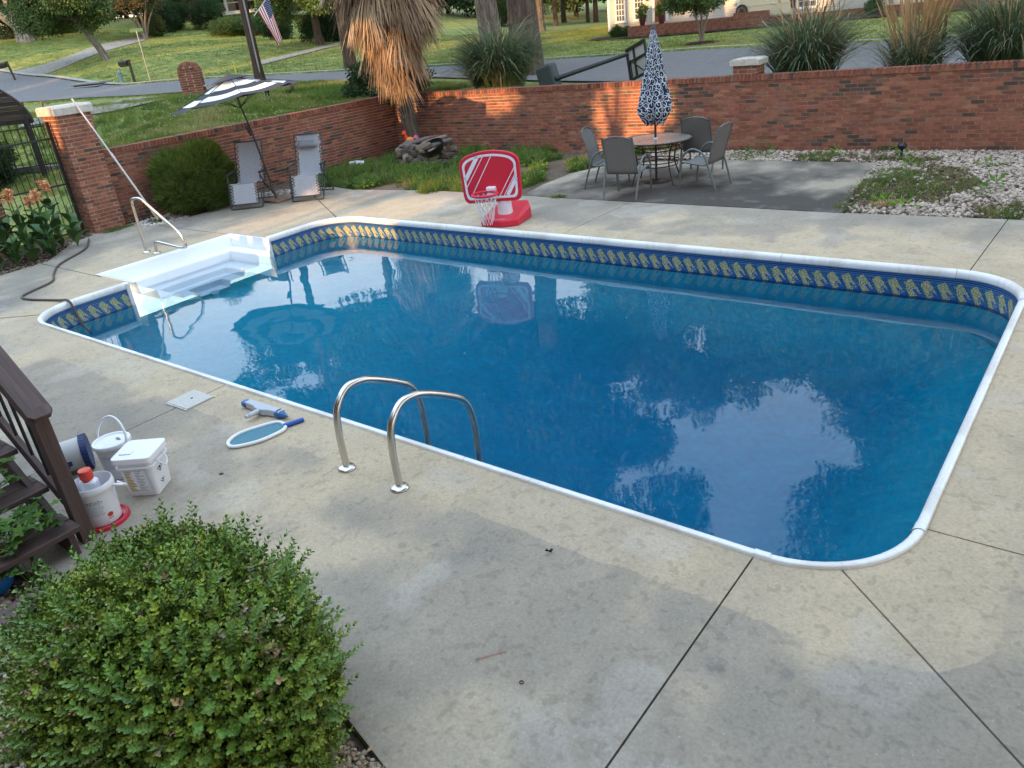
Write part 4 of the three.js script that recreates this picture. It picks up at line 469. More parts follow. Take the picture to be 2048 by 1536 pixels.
// ---------------------------------------------------------------- wooden stairs, buckets and pool chemicals
const stainM = mat([0.105, 0.066, 0.060], 0.7, { map: rep(woodT, 1.2), bumpMap: rep(woodT, 1.2), bumpScale: 0.0012 });
const board = (w, h, d, x, y, z) => { const g = new RoundedBoxGeometry(w, h, d, 1, 0.006), p = g.attributes.position, uv = g.attributes.uv, long = w > d && w > h ? 0 : d > h ? 2 : 1; for (let i = 0; i < p.count; i++) { const q = [p.getX(i), p.getY(i), p.getZ(i)]; const o = [0, 1, 2].filter((k) => k !== long); uv.setXY(i, q[long], (q[o[0]] + q[o[1]]) * 1.2); } return g.translate(x, y, z); };
{
  const t = thing('wooden_stairs', 'dark brown stained wooden stairs with a handrail beside the buckets', 'stairs');
  for (let i = 0; i < 6; i++) { const y = 0.2 + i * 0.2, x = -4.83 - i * 0.3; part(t, 'tread', board(0.14, 0.038, 1.34, x - 0.07, y - 0.02, -0.70), stainM); part(t, 'tread', board(0.14, 0.038, 1.34, x - 0.217, y - 0.02, -0.70), stainM); }
  for (const z of [-1.325, -0.06]) { const s = new THREE.Shape([[-4.86, 0.0], [-4.86, 0.15], [-6.5, 1.25], [-6.5, 0.95], [-5.15, 0.0]].map((q) => new THREE.Vector2(...q))); part(t, 'stringer', new THREE.ExtrudeGeometry(s, { depth: 0.038, bevelEnabled: false }).translate(0, 0, z), stainM); }
  part(t, 'newel_post', board(0.09, 0.95, 0.09, -4.99, 0.475, -1.425), stainM);
  const rl = new THREE.Shape([[-0.07, -0.0], [0.07, 0.0], [0.07, 1.6], [-0.07, 1.6]].map((q) => new THREE.Vector2(...q))); const rs = new THREE.Shape(); rs.moveTo(-0.04, -0.07); rs.lineTo(2.2, -0.07); rs.lineTo(2.2, 0.07); rs.lineTo(-0.04, 0.07); rs.lineTo(-0.07, 0.045); rs.lineTo(-0.07, -0.045); rs.closePath();
  const rg = new THREE.ExtrudeGeometry(rs, { depth: 0.036, bevelEnabled: true, bevelSize: 0.003, bevelThickness: 0.003, bevelSegments: 1 }); rg.rotateX(-H); rg.rotateY(Math.PI); rg.rotateZ(-0.62); rg.translate(-4.95, 0.96, -1.42); part(t, 'handrail_cap', rg, stainM);
  const sr = board(2.2, 0.09, 0.038, 0, 0, 0); sr.rotateZ(-0.60); part(t, 'under_rail', sr.translate(-5.93, 1.50, -1.40), stainM); const br = board(2.2, 0.09, 0.038, 0, 0, 0); br.rotateZ(-0.60); part(t, 'bottom_rail', br.translate(-5.93, 0.93, -1.40), stainM);
  for (let i = 0; i < 11; i++) { const x = -5.13 - i * 0.155, y = 0.36 + (-4.97 - x) * 0.68; part(t, 'baluster', rod([x, y, -1.40], [x, y + 0.62, -1.40], 0.011, 0.011, 8), ironM); }
  single('timber_edging', board(0.15, 0.09, 1.5, 0, 0, 0), mat([0.17, 0.12, 0.11], 0.85, { map: rep(woodT, 1) }), 'brown timber edging board lying below the stairs', 'timber', [-4.55, -0.005, -0.25], 0.1);
  single('pool_float', new THREE.CapsuleGeometry(0.13, 0.8, 8, 20).rotateX(H), mat([0.01, 0.13, 0.42], 0.35), 'blue inflatable pool float lying under the stairs', 'pool float', [-4.95, 0.08, -0.45], 0.12);
}
function labelPatch(r0, r1, y0, y1, a0, a1, y00, y11) { const n = 16, pos = [], uv = [], idx = []; for (let i = 0; i <= n; i++) for (let j = 0; j < 2; j++) { const a = lerp(a0, a1, i / n), y = j ? y1 : y0, r = lerp(r0, r1, (y - y00) / (y11 - y00)) + 0.0012; pos.push(r * Math.sin(a), y, r * Math.cos(a)); uv.push(i / n, j); } for (let i = 0; i < n; i++) { const a = i * 2; idx.push(a, a + 2, a + 1, a + 2, a + 3, a + 1); } const g = new THREE.BufferGeometry(); g.setAttribute('position', new THREE.Float32BufferAttribute(pos, 3)); g.setAttribute('uv', new THREE.Float32BufferAttribute(uv, 2)); g.setIndex(idx); g.computeVertexNormals(); return g; }
const bucketM = mat([0.70, 0.71, 0.75], 0.38), lidM = mat([0.78, 0.79, 0.83], 0.35);
const smallPrint = (ink, seed, badge) => canvasTex(256, 256, (c, w, h) => { c.fillStyle = '#d6d8de'; c.fillRect(0, 0, w, h); const R = mulberry(seed); c.fillStyle = ink; for (let r = 0; r < 11; r++) { let x = 24; const y = 22 + r * 15; while (x < 150) { const l = 6 + R() * 18; c.fillRect(x, y, l, r < 2 ? 10 : 5); x += l + 5; } } if (badge) { c.fillStyle = '#c03a30'; c.beginPath(); c.arc(190, 200, 24, 0, 7); c.fill(); c.fillStyle = '#333'; c.fillRect(168, 232, 44, 7); } });
{
  const b = thing('round_bucket', 'round white lidded bucket with its handle raised', 'bucket', [-5.62, 0, -2.0], 0.3); b.scale.setScalar(0.84);
  part(b, 'body', lathe([[0, 0.004], [0.125, 0.004], [0.13, 0.012], [0.146, 0.30], [0.152, 0.302], [0.152, 0.315], [0.146, 0.318]], 36), bucketM); part(b, 'lid', lathe([[0, 0.338], [0.118, 0.336], [0.13, 0.330], [0.136, 0.345], [0.156, 0.346], [0.162, 0.338], [0.163, 0.31], [0.158, 0.308]], 40), lidM);
  part(b, 'handle', tube([[-0.165, 0.30, 0], [-0.163, 0.40, -0.03], [-0.10, 0.50, -0.06], [0, 0.54, -0.075], [0.10, 0.50, -0.06], [0.163, 0.40, -0.03], [0.165, 0.30, 0]], 0.011, 50, 8), lidM); part(b, 'printed_label', labelPatch(0.13, 0.146, 0.05, 0.26, -0.2, 1.3, 0.012, 0.30), mat([1, 1, 1], 0.4, { map: smallPrint('#8a93b0', 3, true) }));
  part(b, 'lid_mark', mg([0, 1, 2].map((i) => box(0.035, 0.002, 0.008).rotateY(0.5).translate(0.02 + i * 0.022, 0.339, -0.05 + i * 0.012))), mat([0.06, 0.06, 0.06], 0.6));
}
{
  const b = thing('square_bucket', 'square white lidded bucket with gold lettering on its side', 'bucket', [-5.2, 0, -2.0], 0.62), s = (w) => { const q = new THREE.Shape(), r = w * 0.28, k = w; q.moveTo(-k + r, -k); q.lineTo(k - r, -k); q.quadraticCurveTo(k, -k, k, -k + r); q.lineTo(k, k - r); q.quadraticCurveTo(k, k, k - r, k); q.lineTo(-k + r, k); q.quadraticCurveTo(-k, k, -k, k - r); q.lineTo(-k, -k + r); q.quadraticCurveTo(-k, -k, -k + r, -k); return q; };
  const bg = new THREE.ExtrudeGeometry(s(0.145), { depth: 0.34, bevelEnabled: true, bevelSize: 0.005, bevelThickness: 0.006, bevelSegments: 2, steps: 4 }).rotateX(-H).translate(0, 0.006, 0); { const p = bg.attributes.position; for (let i = 0; i < p.count; i++) { const k = lerp(0.83, 1, clamp(p.getY(i) / 0.34)); p.setX(i, p.getX(i) * k); p.setZ(i, p.getZ(i) * k); } bg.computeVertexNormals(); } b.scale.setScalar(0.86); part(b, 'body', bg, bucketM);
  part(b, 'collar', new THREE.ExtrudeGeometry(s(0.156), { depth: 0.014, bevelEnabled: true, bevelSize: 0.004, bevelThickness: 0.004, bevelSegments: 2 }).rotateX(-H).translate(0, 0.275, 0), lidM); part(b, 'lid', new THREE.ExtrudeGeometry(s(0.164), { depth: 0.035, bevelEnabled: true, bevelSize: 0.006, bevelThickness: 0.008, bevelSegments: 3 }).rotateX(-H).translate(0, 0.335, 0), lidM);
  part(b, 'lid_tab', rbox(0.1, 0.01, 0.06, 0.004, -0.07, 0.382, 0.06), lidM); part(b, 'handle', tube([[0.155, 0.3, -0.06], [0.185, 0.26, -0.05], [0.195, 0.22, 0], [0.185, 0.26, 0.05], [0.155, 0.3, 0.06]], 0.006, 30, 6), lidM);
  const lab = canvasTex(256, 256, (c, w, h) => { c.fillStyle = '#d6d8dd'; c.fillRect(0, 0, w, h); const R = mulberry(8); for (let r = 0; r < 13; r++) { c.fillStyle = '#a88f2e'; c.fillRect(20 + R() * 8, 10 + r * 18, 50 + R() * 45, 12); c.fillStyle = '#8c8f98'; c.fillRect(130 + R() * 8, 10 + r * 18, 40 + R() * 50, 8); } });
  const lb = part(b, 'printed_label', new THREE.PlaneGeometry(0.2, 0.22), mat([1, 1, 1], 0.4, { map: lab })); lb.position.set(-0.01, 0.15, 0.1445); lb.rotation.x = 0.06;
  for (const y of [0.1, 0.21]) { const d = part(b, 'hazard_diamond', mg([box(0.05, 0.006, 0.002, 0, 0.025, 0), box(0.05, 0.006, 0.002, 0, -0.025, 0), box(0.006, 0.05, 0.002, 0.025, 0, 0), box(0.006, 0.05, 0.002, -0.025, 0, 0), box(0.024, 0.024, 0.002, 0, 0, 0)]), mat([0.02, 0.02, 0.02], 0.6)); d.position.set(0.131 + (y - 0.1) * 0.085, y, 0.02); d.rotation.set(0, H, Math.PI / 4); }
}
{
  const p = [-5.10, 0, -1.60]; single('red_lid', lathe([[0, 0.012], [0.165, 0.012], [0.17, 0.035], [0.185, 0.035], [0.192, 0.025], [0.19, 0.0]], 40), mat([0.5, 0.012, 0.04], 0.35), 'red bucket lid lying under the open white bucket', 'lid', p).scale.setScalar(0.84);
  const b = thing('open_bucket', 'open round white bucket with a jug inside, standing on a red lid', 'bucket', [p[0], 0.012, p[2]], 0.9); b.scale.setScalar(0.82); part(b, 'body', lathe([[0, 0.006], [0.13, 0.006], [0.133, 0], [0.137, 0.01], [0.156, 0.30], [0.168, 0.302], [0.17, 0.33], [0.163, 0.365], [0.155, 0.365], [0.15, 0.3], [0.127, 0.016], [0, 0.016]], 40), bucketM); part(b, 'handle', tube([[0.168, 0.31, 0.03], [0.215, 0.31, 0.05], [0.24, 0.28, 0.0], [0.225, 0.24, -0.06], [0.165, 0.28, -0.07]], 0.012, 40, 8), lidM); part(b, 'printed_label', labelPatch(0.137, 0.156, 0.04, 0.27, -0.6, 1.2, 0.01, 0.30), mat([1, 1, 1], 0.4, { map: smallPrint('#777d8c', 12, true) }));
  const j = thing('white_jug', 'white plastic jug with a red cap standing inside the open bucket', 'jug', [p[0] - 0.045, 0.027, p[2] - 0.005], 0.7); j.scale.setScalar(0.8); part(j, 'body', rbox(0.15, 0.36, 0.1, 0.035, 0, 0.18, 0), lidM); part(j, 'cap', lathe([[0, 0.45], [0.048, 0.45], [0.054, 0.44], [0.054, 0.375], [0.045, 0.37], [0.045, 0.35]], 24), mat([0.62, 0.05, 0.025], 0.4)); part(j, 'grip_panel', rbox(0.07, 0.1, 0.012, 0.005, 0.02, 0.3, 0.052), bucketM);
  const r = thing('pool_cleaner', 'grey and blue drum-shaped pool cleaner lying behind the stair post', 'pool cleaner', [-6.0, 0, -1.86], 1.12), nv = mat([0.012, 0.035, 0.13], 0.5), gy = mat([0.46, 0.46, 0.45], 0.45);
  part(r, 'drum', new THREE.CylinderGeometry(0.125, 0.115, 0.2, 32).rotateZ(-H).translate(-0.05, 0.135, 0), gy); part(r, 'end_ring', new THREE.CylinderGeometry(0.135, 0.135, 0.045, 40).rotateZ(H).translate(0.075, 0.135, 0), nv); for (let i = 0; i < 30; i++) { const a = i / 30 * Math.PI * 2; part(r, 'tread_rib', box(0.047, 0.006, 0.012).rotateX(-a).translate(0.075, 0.135 + 0.135 * Math.cos(a), -0.135 * Math.sin(a)), nv); } part(r, 'side_window', new THREE.CylinderGeometry(0.122, 0.12, 0.09, 24, 1, true, 0, 1.5).rotateZ(-H).translate(-0.07, 0.139, 0), mat([0.01, 0.04, 0.25], 0.3)); part(r, 'end_ring', new THREE.CylinderGeometry(0.13, 0.13, 0.04, 40).rotateZ(H).translate(-0.16, 0.135, 0), nv);
}
// ---------------------------------------------------------------- plants: leaf shapes
function leafGeo(n, spread, len, wid, seed, curl = 0.25) { // a spray of folded leaves round a point
  const R = mulberry(seed), pos = [], up = V(0, 1, 0);
  for (let i = 0; i < n; i++) { const d = V(R() * 2 - 1, R() * 1.6 - 0.6, R() * 2 - 1).normalize(), c = d.clone().multiplyScalar(spread * Math.cbrt(R())), s = d.clone().cross(V(R() - 0.5, R() - 0.5, R() - 0.5)).normalize().multiplyScalar(wid * (0.7 + 0.6 * R()) / 2), l = d.clone().add(V(R() - 0.5, R() - 0.7, R() - 0.5).multiplyScalar(0.9)).normalize().multiplyScalar(len * (0.7 + 0.6 * R())), nn = s.clone().cross(l).normalize().multiplyScalar(wid * curl);
    const a = c, m = c.clone().addScaledVector(l, 0.5), b = c.clone().add(l), L = m.clone().add(s).add(nn), Rr = m.clone().sub(s).add(nn); for (const p of [a, L, b, a, b, Rr]) pos.push(p.x, p.y, p.z); }
  const g = new THREE.BufferGeometry(); g.setAttribute('position', new THREE.Float32BufferAttribute(pos, 3)); g.computeVertexNormals(); return g;
}
function blades(n, h, spread, wid, lean, seed, segs = 3) { // a tuft of curved grass blades
  const R = mulberry(seed), pos = [];
  for (let i = 0; i < n; i++) { const a = R() * 6.283, r = spread * Math.sqrt(R()), x = Math.cos(a) * r, z = Math.sin(a) * r, b = R() * 6.283, L = lean * (0.3 + R()), hh = h * (0.55 + 0.6 * R()), w = wid * (0.7 + 0.6 * R()), px = -Math.sin(b), pz = Math.cos(b), pt = (t) => [x + Math.cos(b) * L * t * t, hh * (t - 0.25 * L / h * t * t), z + Math.sin(b) * L * t * t];
    for (let k = 0; k < segs; k++) { const t0 = k / segs, t1 = (k + 1) / segs, p = pt(t0), q = pt(t1), w0 = w * (1 - t0 * 0.9) / 2, w1 = w * (1 - t1 * 0.97) / 2; const A = [p[0] + px * w0, p[1], p[2] + pz * w0], B = [p[0] - px * w0, p[1], p[2] - pz * w0], C = [q[0] + px * w1, q[1], q[2] + pz * w1], E = [q[0] - px * w1, q[1], q[2] - pz * w1]; pos.push(...A, ...B, ...C); if (k < segs - 1) pos.push(...B, ...E, ...C); } }
  const g = new THREE.BufferGeometry(); g.setAttribute('position', new THREE.Float32BufferAttribute(pos, 3)); g.computeVertexNormals(); return g;
}
const leafM = (c, t = 0.3) => mat(c, 1, { transmission: t, thickness: 0, specularIntensity: 0.4 });
const white = [1, 1, 1]; const vary = (c, a = 0.25, y = 0.1) => { const k = rr(1 - a, 1 + a), w = rr(-y, y); return [c[0] * k * (1 + w * 2), c[1] * k * (1 + w * 0.5), c[2] * k]; };
const leafWhite = mat([1, 1, 1], 1, { transmission: 0.3, thickness: 0, specularIntensity: 0.35 }), leafFar = mat([1, 1, 1], 0.75), dullWhite = mat([1, 1, 1], 0.95), glossLeaf = mat([1, 1, 1], 0.45);
const barkT = texOf(256, 512, (u, v) => { const a = fbm(N1, u * 24, v * 10, 4, 0), b = Math.abs(fbm(N2, u * 14, v * 5, 3) - 0.5) * 2, g = 0.45 + 0.5 * a + 0.3 * b; return [g, g * 0.97, g * 0.93]; });
const barkM = mat([0.13, 0.10, 0.078], 0.95, { map: barkT, bumpMap: barkT, bumpScale: 0.02 }), barkGrey = mat([0.26, 0.235, 0.205], 0.95, { map: barkT, bumpMap: barkT, bumpScale: 0.02 }), barkPale = mat([0.42, 0.38, 0.34], 0.95, { map: barkT, bumpMap: barkT, bumpScale: 0.015 });
function trunkGeo(pts, r0, r1, rad = 10, seg = 24) { const c = new THREE.CatmullRomCurve3(pts.map((p) => V(...p))), g = new THREE.TubeGeometry(c, seg, 1, rad, false), p = g.attributes.position, uv = g.attributes.uv, L = c.getLength(); for (let i = 0; i < p.count; i++) { const k = (i / (rad + 1) | 0) / seg, o = c.getPointAt(k), r = lerp(r0, r1, k) * (1 + 0.5 * Math.exp(-k * L / r0 / 1.5)) * (0.93 + 0.14 * N1(i % (rad + 1) * 1.7 + 5, k * 9)); p.setXYZ(i, o.x + (p.getX(i) - o.x) * r, o.y + (p.getY(i) - o.y) * r, o.z + (p.getZ(i) - o.z) * r); uv.setXY(i, (i % (rad + 1)) / rad * 2, k * L * 0.5); } g.computeVertexNormals(); return g; }
const sprayS = [1, 2, 3].map((s) => leafGeo(14, 0.5, 0.5, 0.26, s * 31)), sprayBig = leafGeo(26, 0.75, 0.34, 0.2, 900), sprayFine = leafGeo(34, 0.8, 0.2, 0.1, 905);
function crown(parent, name, c, r, n, size, col, o = {}) { // clumps of leaf sprays; o.hole(p) drops a spray
  const K = o.clumps || 22, cl = []; for (let k = 0; k < K; k++) { const d = V(rr(-1, 1), rr(-1, 1), rr(-1, 1)).normalize().multiplyScalar(Math.cbrt(rr(0.18, 1)) * 0.82); cl.push([d, rr(0.2, 0.38) * (o.lump || 1)]); }
  const items = []; let guard = 0; while (items.length < n && guard++ < n * 6) { const [d, s] = cl[rnd() * K | 0], q = V(rr(-1, 1), rr(-1, 1), rr(-1, 1)).normalize().multiplyScalar(s * Math.cbrt(rr(0.25, 1))).add(d); const p = [c[0] + q.x * r[0], c[1] + q.y * r[1], c[2] + q.z * r[2]]; if (o.hole && o.hole(p)) continue; items.push({ p, q: qE(rr(0, 6.3), rr(0, 6.3), rr(0, 6.3)), s: size * rr(0.7, 1.3), c: vary(col, o.v ?? 0.3, 0.12) }); }
  return stuffOf(parent, name, o.geo || sprayBig, o.mat || leafWhite, items);
}
// ---------------------------------------------------------------- boxwood in the foreground
{
  const c = V(-2.84, 0.38, -0.93), R3 = [0.76, 0.53, 0.56], b = thing('boxwood_shrub', 'large rounded boxwood shrub beside the wooden stairs', 'shrub', [c.x, 0, c.z]);
  const sprig = (seed, n, len) => { const R = mulberry(seed), pos = [], quad = (a, l, s, nn) => { const m = a.clone().addScaledVector(l, 0.5), e = a.clone().add(l), p1 = a.clone().addScaledVector(l, 0.28).addScaledVector(s, 0.85).addScaledVector(nn, 0.6), p2 = a.clone().addScaledVector(l, 0.72).addScaledVector(s, 0.9).addScaledVector(nn, 0.6), p3 = a.clone().addScaledVector(l, 0.28).addScaledVector(s, -0.85).addScaledVector(nn, 0.6), p4 = a.clone().addScaledVector(l, 0.72).addScaledVector(s, -0.9).addScaledVector(nn, 0.6); for (const t of [[a, p1, p2], [a, p2, e], [a, e, p4], [a, p4, p3]]) for (const v of t) pos.push(v.x, v.y, v.z); };
    for (let i = 0; i < n; i++) { const t = (i + 1) / n, y = len * t, a0 = i * 1.571 + R() * 0.4; for (const s of [0, Math.PI]) { const a = a0 + s, out = V(Math.cos(a), lerp(0.35, 1.2, t), Math.sin(a)).normalize(), side = V(-Math.sin(a), 0, Math.cos(a)), L = lerp(0.0235, 0.0165, t) * (0.75 + 0.5 * R()); quad(V(0, y, 0), out.clone().multiplyScalar(L), side.clone().multiplyScalar(L * 0.30), V(0, 1, 0).multiplyScalar(L * 0.16)); } } pos.push(-0.001, 0, 0, 0.001, 0, 0, 0, len, 0); const g = new THREE.BufferGeometry(); g.setAttribute('position', new THREE.Float32BufferAttribute(pos, 3)); g.computeVertexNormals(); return g; };
  const geos = [sprig(3, 4, 0.050), sprig(4, 5, 0.075), sprig(9, 3, 0.032)], lists = [[], [], []], lumpy = (d) => 1 + 0.30 * (fbm(N2, d.x * 2.4 + 9, d.y * 2.4 + d.z * 3.1 + 9, 3) - 0.5) + 0.10 * (fbm(N3, d.x * 8 + 9, d.y * 8 + d.z * 9 + 9, 2) - 0.5);
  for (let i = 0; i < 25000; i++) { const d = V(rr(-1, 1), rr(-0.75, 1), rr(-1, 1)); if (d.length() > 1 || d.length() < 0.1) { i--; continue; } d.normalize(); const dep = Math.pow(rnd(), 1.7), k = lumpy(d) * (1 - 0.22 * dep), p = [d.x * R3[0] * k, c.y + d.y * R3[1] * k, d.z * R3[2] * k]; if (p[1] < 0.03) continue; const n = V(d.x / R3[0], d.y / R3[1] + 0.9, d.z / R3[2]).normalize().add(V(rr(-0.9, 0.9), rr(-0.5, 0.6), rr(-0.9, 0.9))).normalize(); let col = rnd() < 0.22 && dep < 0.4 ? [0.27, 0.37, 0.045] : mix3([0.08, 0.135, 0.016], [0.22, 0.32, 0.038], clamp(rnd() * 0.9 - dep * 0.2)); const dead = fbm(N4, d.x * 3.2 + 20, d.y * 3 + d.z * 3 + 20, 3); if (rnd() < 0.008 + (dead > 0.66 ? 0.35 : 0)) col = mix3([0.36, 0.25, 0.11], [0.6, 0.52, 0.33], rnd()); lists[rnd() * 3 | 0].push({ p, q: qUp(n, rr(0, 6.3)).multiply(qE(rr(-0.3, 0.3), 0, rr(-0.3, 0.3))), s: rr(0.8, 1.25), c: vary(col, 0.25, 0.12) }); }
  for (let i = 0; i < 260; i++) { const d = V(rr(-1, 1), rr(0.1, 1), rr(-1, 1)).normalize(), k = lumpy(d), n = d.clone().add(V(rr(-0.4, 0.4), rr(0.2, 0.8), rr(-0.4, 0.4))).normalize(); for (let j = 0; j < 2; j++) lists[1].push({ p: [d.x * R3[0] * k + n.x * j * 0.06, c.y + d.y * R3[1] * k + n.y * j * 0.06, d.z * R3[2] * k + n.z * j * 0.06], q: qUp(n, rr(0, 6)), s: rr(1, 1.35), c: vary([0.13, 0.24, 0.04], 0.2) }); }
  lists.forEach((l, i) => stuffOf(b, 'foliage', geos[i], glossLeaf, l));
  const tw = []; for (let i = 0; i < 46; i++) { const d = V(rr(-1, 1), rr(-0.3, 1), rr(-1, 1)).normalize(), e2 = [d.x * R3[0] * 0.93, c.y + d.y * R3[1] * 0.93, d.z * R3[2] * 0.93]; tw.push(tube([[rr(-0.08, 0.08), 0, rr(-0.08, 0.08)], [e2[0] * 0.35, e2[1] * 0.5, e2[2] * 0.35], e2], 0.006, 10, 5)); } part(b, 'branches', mg(tw), barkM).userData.kind = 'stuff';
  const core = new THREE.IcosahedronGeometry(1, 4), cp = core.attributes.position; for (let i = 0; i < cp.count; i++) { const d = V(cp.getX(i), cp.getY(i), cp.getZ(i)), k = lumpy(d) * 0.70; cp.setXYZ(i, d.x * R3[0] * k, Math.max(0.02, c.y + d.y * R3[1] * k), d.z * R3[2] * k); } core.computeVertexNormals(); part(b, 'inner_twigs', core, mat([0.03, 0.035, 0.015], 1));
}
{ // bed of fallen leaves and pebbles under the shrub
  const chip = rockGeo(0.016, 0.009, 0.012, 5, 0), dry = leafGeo(1, 0.001, 0.035, 0.02, 12, 0.3), A = [], B = []; const inBed = (x, z) => z > -1.30 + 0.0 * x && (x < -1.65) && (x > -2.0 ? z > -1.28 + (x + 2.0) * 2.1 : x > -2.5 ? z > -1.4 + (x + 2.5) * 0.2 : z > -1.42);
  for (let i = 0; i < 9000; i++) { const x = rr(-5.0, -1.6), z = rr(-1.45, 0.3); if (!inBed(x, z) || (x < -4.3 && z < -1.0)) continue; A.push({ p: [x, -0.045 + rr(0, 0.02), z], q: qE(rr(-0.5, 0.5), rr(0, 6), rr(-0.5, 0.5)), s: rr(0.6, 1.5), c: mix3(mix3([0.20, 0.15, 0.10], [0.48, 0.40, 0.30], rnd()), [0.06, 0.045, 0.03], rnd() < 0.25 ? 1 : 0) }); if (rnd() < 0.5) B.push({ p: [x, -0.02 + rr(0, 0.02), z], q: qE(rr(-1, 1), rr(0, 6), rr(-1, 1)), s: rr(0.6, 1.3), c: mix3([0.16, 0.09, 0.04], [0.5, 0.40, 0.24], rnd()) }); }
  for (let i = 0; i < 5200; i++) { const x = rr(-2.75, -1.6), z = rr(-1.42, -0.3); if (!inBed(x, z)) continue; A.push({ p: [x, -0.04 + rr(0, 0.03), z], q: qE(rr(-0.6, 0.6), rr(0, 6), rr(-0.6, 0.6)), s: rr(0.6, 1.4), c: mix3([0.30, 0.22, 0.14], [0.55, 0.46, 0.35], rnd()) }); if (rnd() < 0.35) B.push({ p: [x, -0.005 + rr(0, 0.015), z], q: qE(rr(-1, 1), rr(0, 6), rr(-1, 1)), s: rr(0.6, 1.3), c: mix3([0.22, 0.12, 0.05], [0.55, 0.45, 0.28], rnd()) }); }
  stuffOf(null, 'bed_pebbles', chip, dullWhite, A, { label: 'tan pebbles and chips covering the bed under the boxwood', category: 'pebbles' }); stuffOf(null, 'fallen_leaves', dry, dullWhite, B, { label: 'dry fallen leaves lying in the boxwood bed', category: 'leaves' });
  for (const [x, z, l, r] of [[-2.27, -1.12, 0.3, 0.6], [-2.12, -0.98, 0.2, 1.4]]) single('dry_twig', tube([[-l / 2, 0, 0], [-l * 0.1, 0.012, 0.015], [l * 0.2, 0.005, -0.01], [l / 2, 0.012, 0.012]], 0.004, 20, 6), mat([0.5, 0.44, 0.36], 0.9), l > 0.25 ? 'long pale dry twig in the pebble bed beside the boxwood' : 'short pale dry twig in the pebble bed beside the boxwood', 'twig', [x, -0.005, z], r);
}
for (const [px, py, s, lab] of [[1095, 1105, 0.022, 'small black scrap lying on the deck near the pool'], [449, 948, 0.02, 'small curled brown leaf on the deck near the ladder']]) { const p = G(px, py); single('dry_leaf', leafGeo(2, 0.004, s * 2, s, px), mat(px > 1000 ? [0.02, 0.02, 0.02] : [0.1, 0.05, 0.03], 0.9), lab, 'leaf', [p.x, 0.008, p.z]); }
{ const p = G(1043, 1365); single('rubber_washer', new THREE.TorusGeometry(0.009, 0.0028, 8, 24).rotateX(H), mat([0.12, 0.04, 0.035], 0.6), 'small rust brown rubber washer lying on the deck', 'washer', [p.x, 0.003, p.z]); }
// ---------------------------------------------------------------- stairs vine
{
  const lobed = (() => { const s = new THREE.Shape(); const n = 40; for (let i = 0; i <= n; i++) { const a = i / n * Math.PI * 2, r = 0.5 * (0.62 + 0.25 * Math.cos(a * 5) + 0.13 * Math.cos(a)) ; const x = r * Math.cos(a) + 0.2, y = r * Math.sin(a); i ? s.lineTo(x, y) : s.moveTo(x, y); } const g = new THREE.ShapeGeometry(s, 3); g.rotateX(-H); const p = g.attributes.position; for (let i = 0; i < p.count; i++) p.setY(i, -0.25 * p.getX(i) ** 2 - 0.2 * p.getZ(i) ** 2 + 0.12 * Math.abs(p.getZ(i))); g.computeVertexNormals(); return g; })();
  const vine = (label, cx, cy, cz, n, sx, sz) => { const v = thing('stair_vine', label, 'vine', [cx, cy, cz]); const st = []; for (let i = 0; i < n; i++) { const x = rr(-sx, sx), z = rr(-sz, sz), y = rr(0.03, 0.16) + 0.06 * (1 - (x / sx) ** 2), m = part(v, 'leaf', lobed, vm[rnd() * 3 | 0]); m.position.set(x, y, z); m.rotation.set(rr(-0.5, 0.5), rr(0, 6.3), rr(-0.5, 0.5)); m.scale.setScalar(rr(0.06, 0.115)); if (i % 3 === 0) st.push(tube([[x * 0.2, 0, z * 0.2], [x * 0.6, y * 0.7, z * 0.6], [x, y, z]], 0.003, 8, 5)); } part(v, 'stems', mg(st), mat([0.1, 0.14, 0.03], 0.7)).userData.kind = 'stuff'; };
  const vm = [leafM([0.075, 0.17, 0.028]), leafM([0.11, 0.215, 0.038]), leafM([0.055, 0.13, 0.022])];
  vine('lobed green vine growing over the lowest stair tread', -5.0, 0.2, -1.02, 150, 0.14, 0.28); vine('lobed green vine growing on the higher stair tread', -5.3, 0.42, -1.0, 90, 0.13, 0.28); vine('small lobed green vine trailing below the stairs onto the soil', -4.86, 0.0, -1.02, 16, 0.1, 0.12);
}
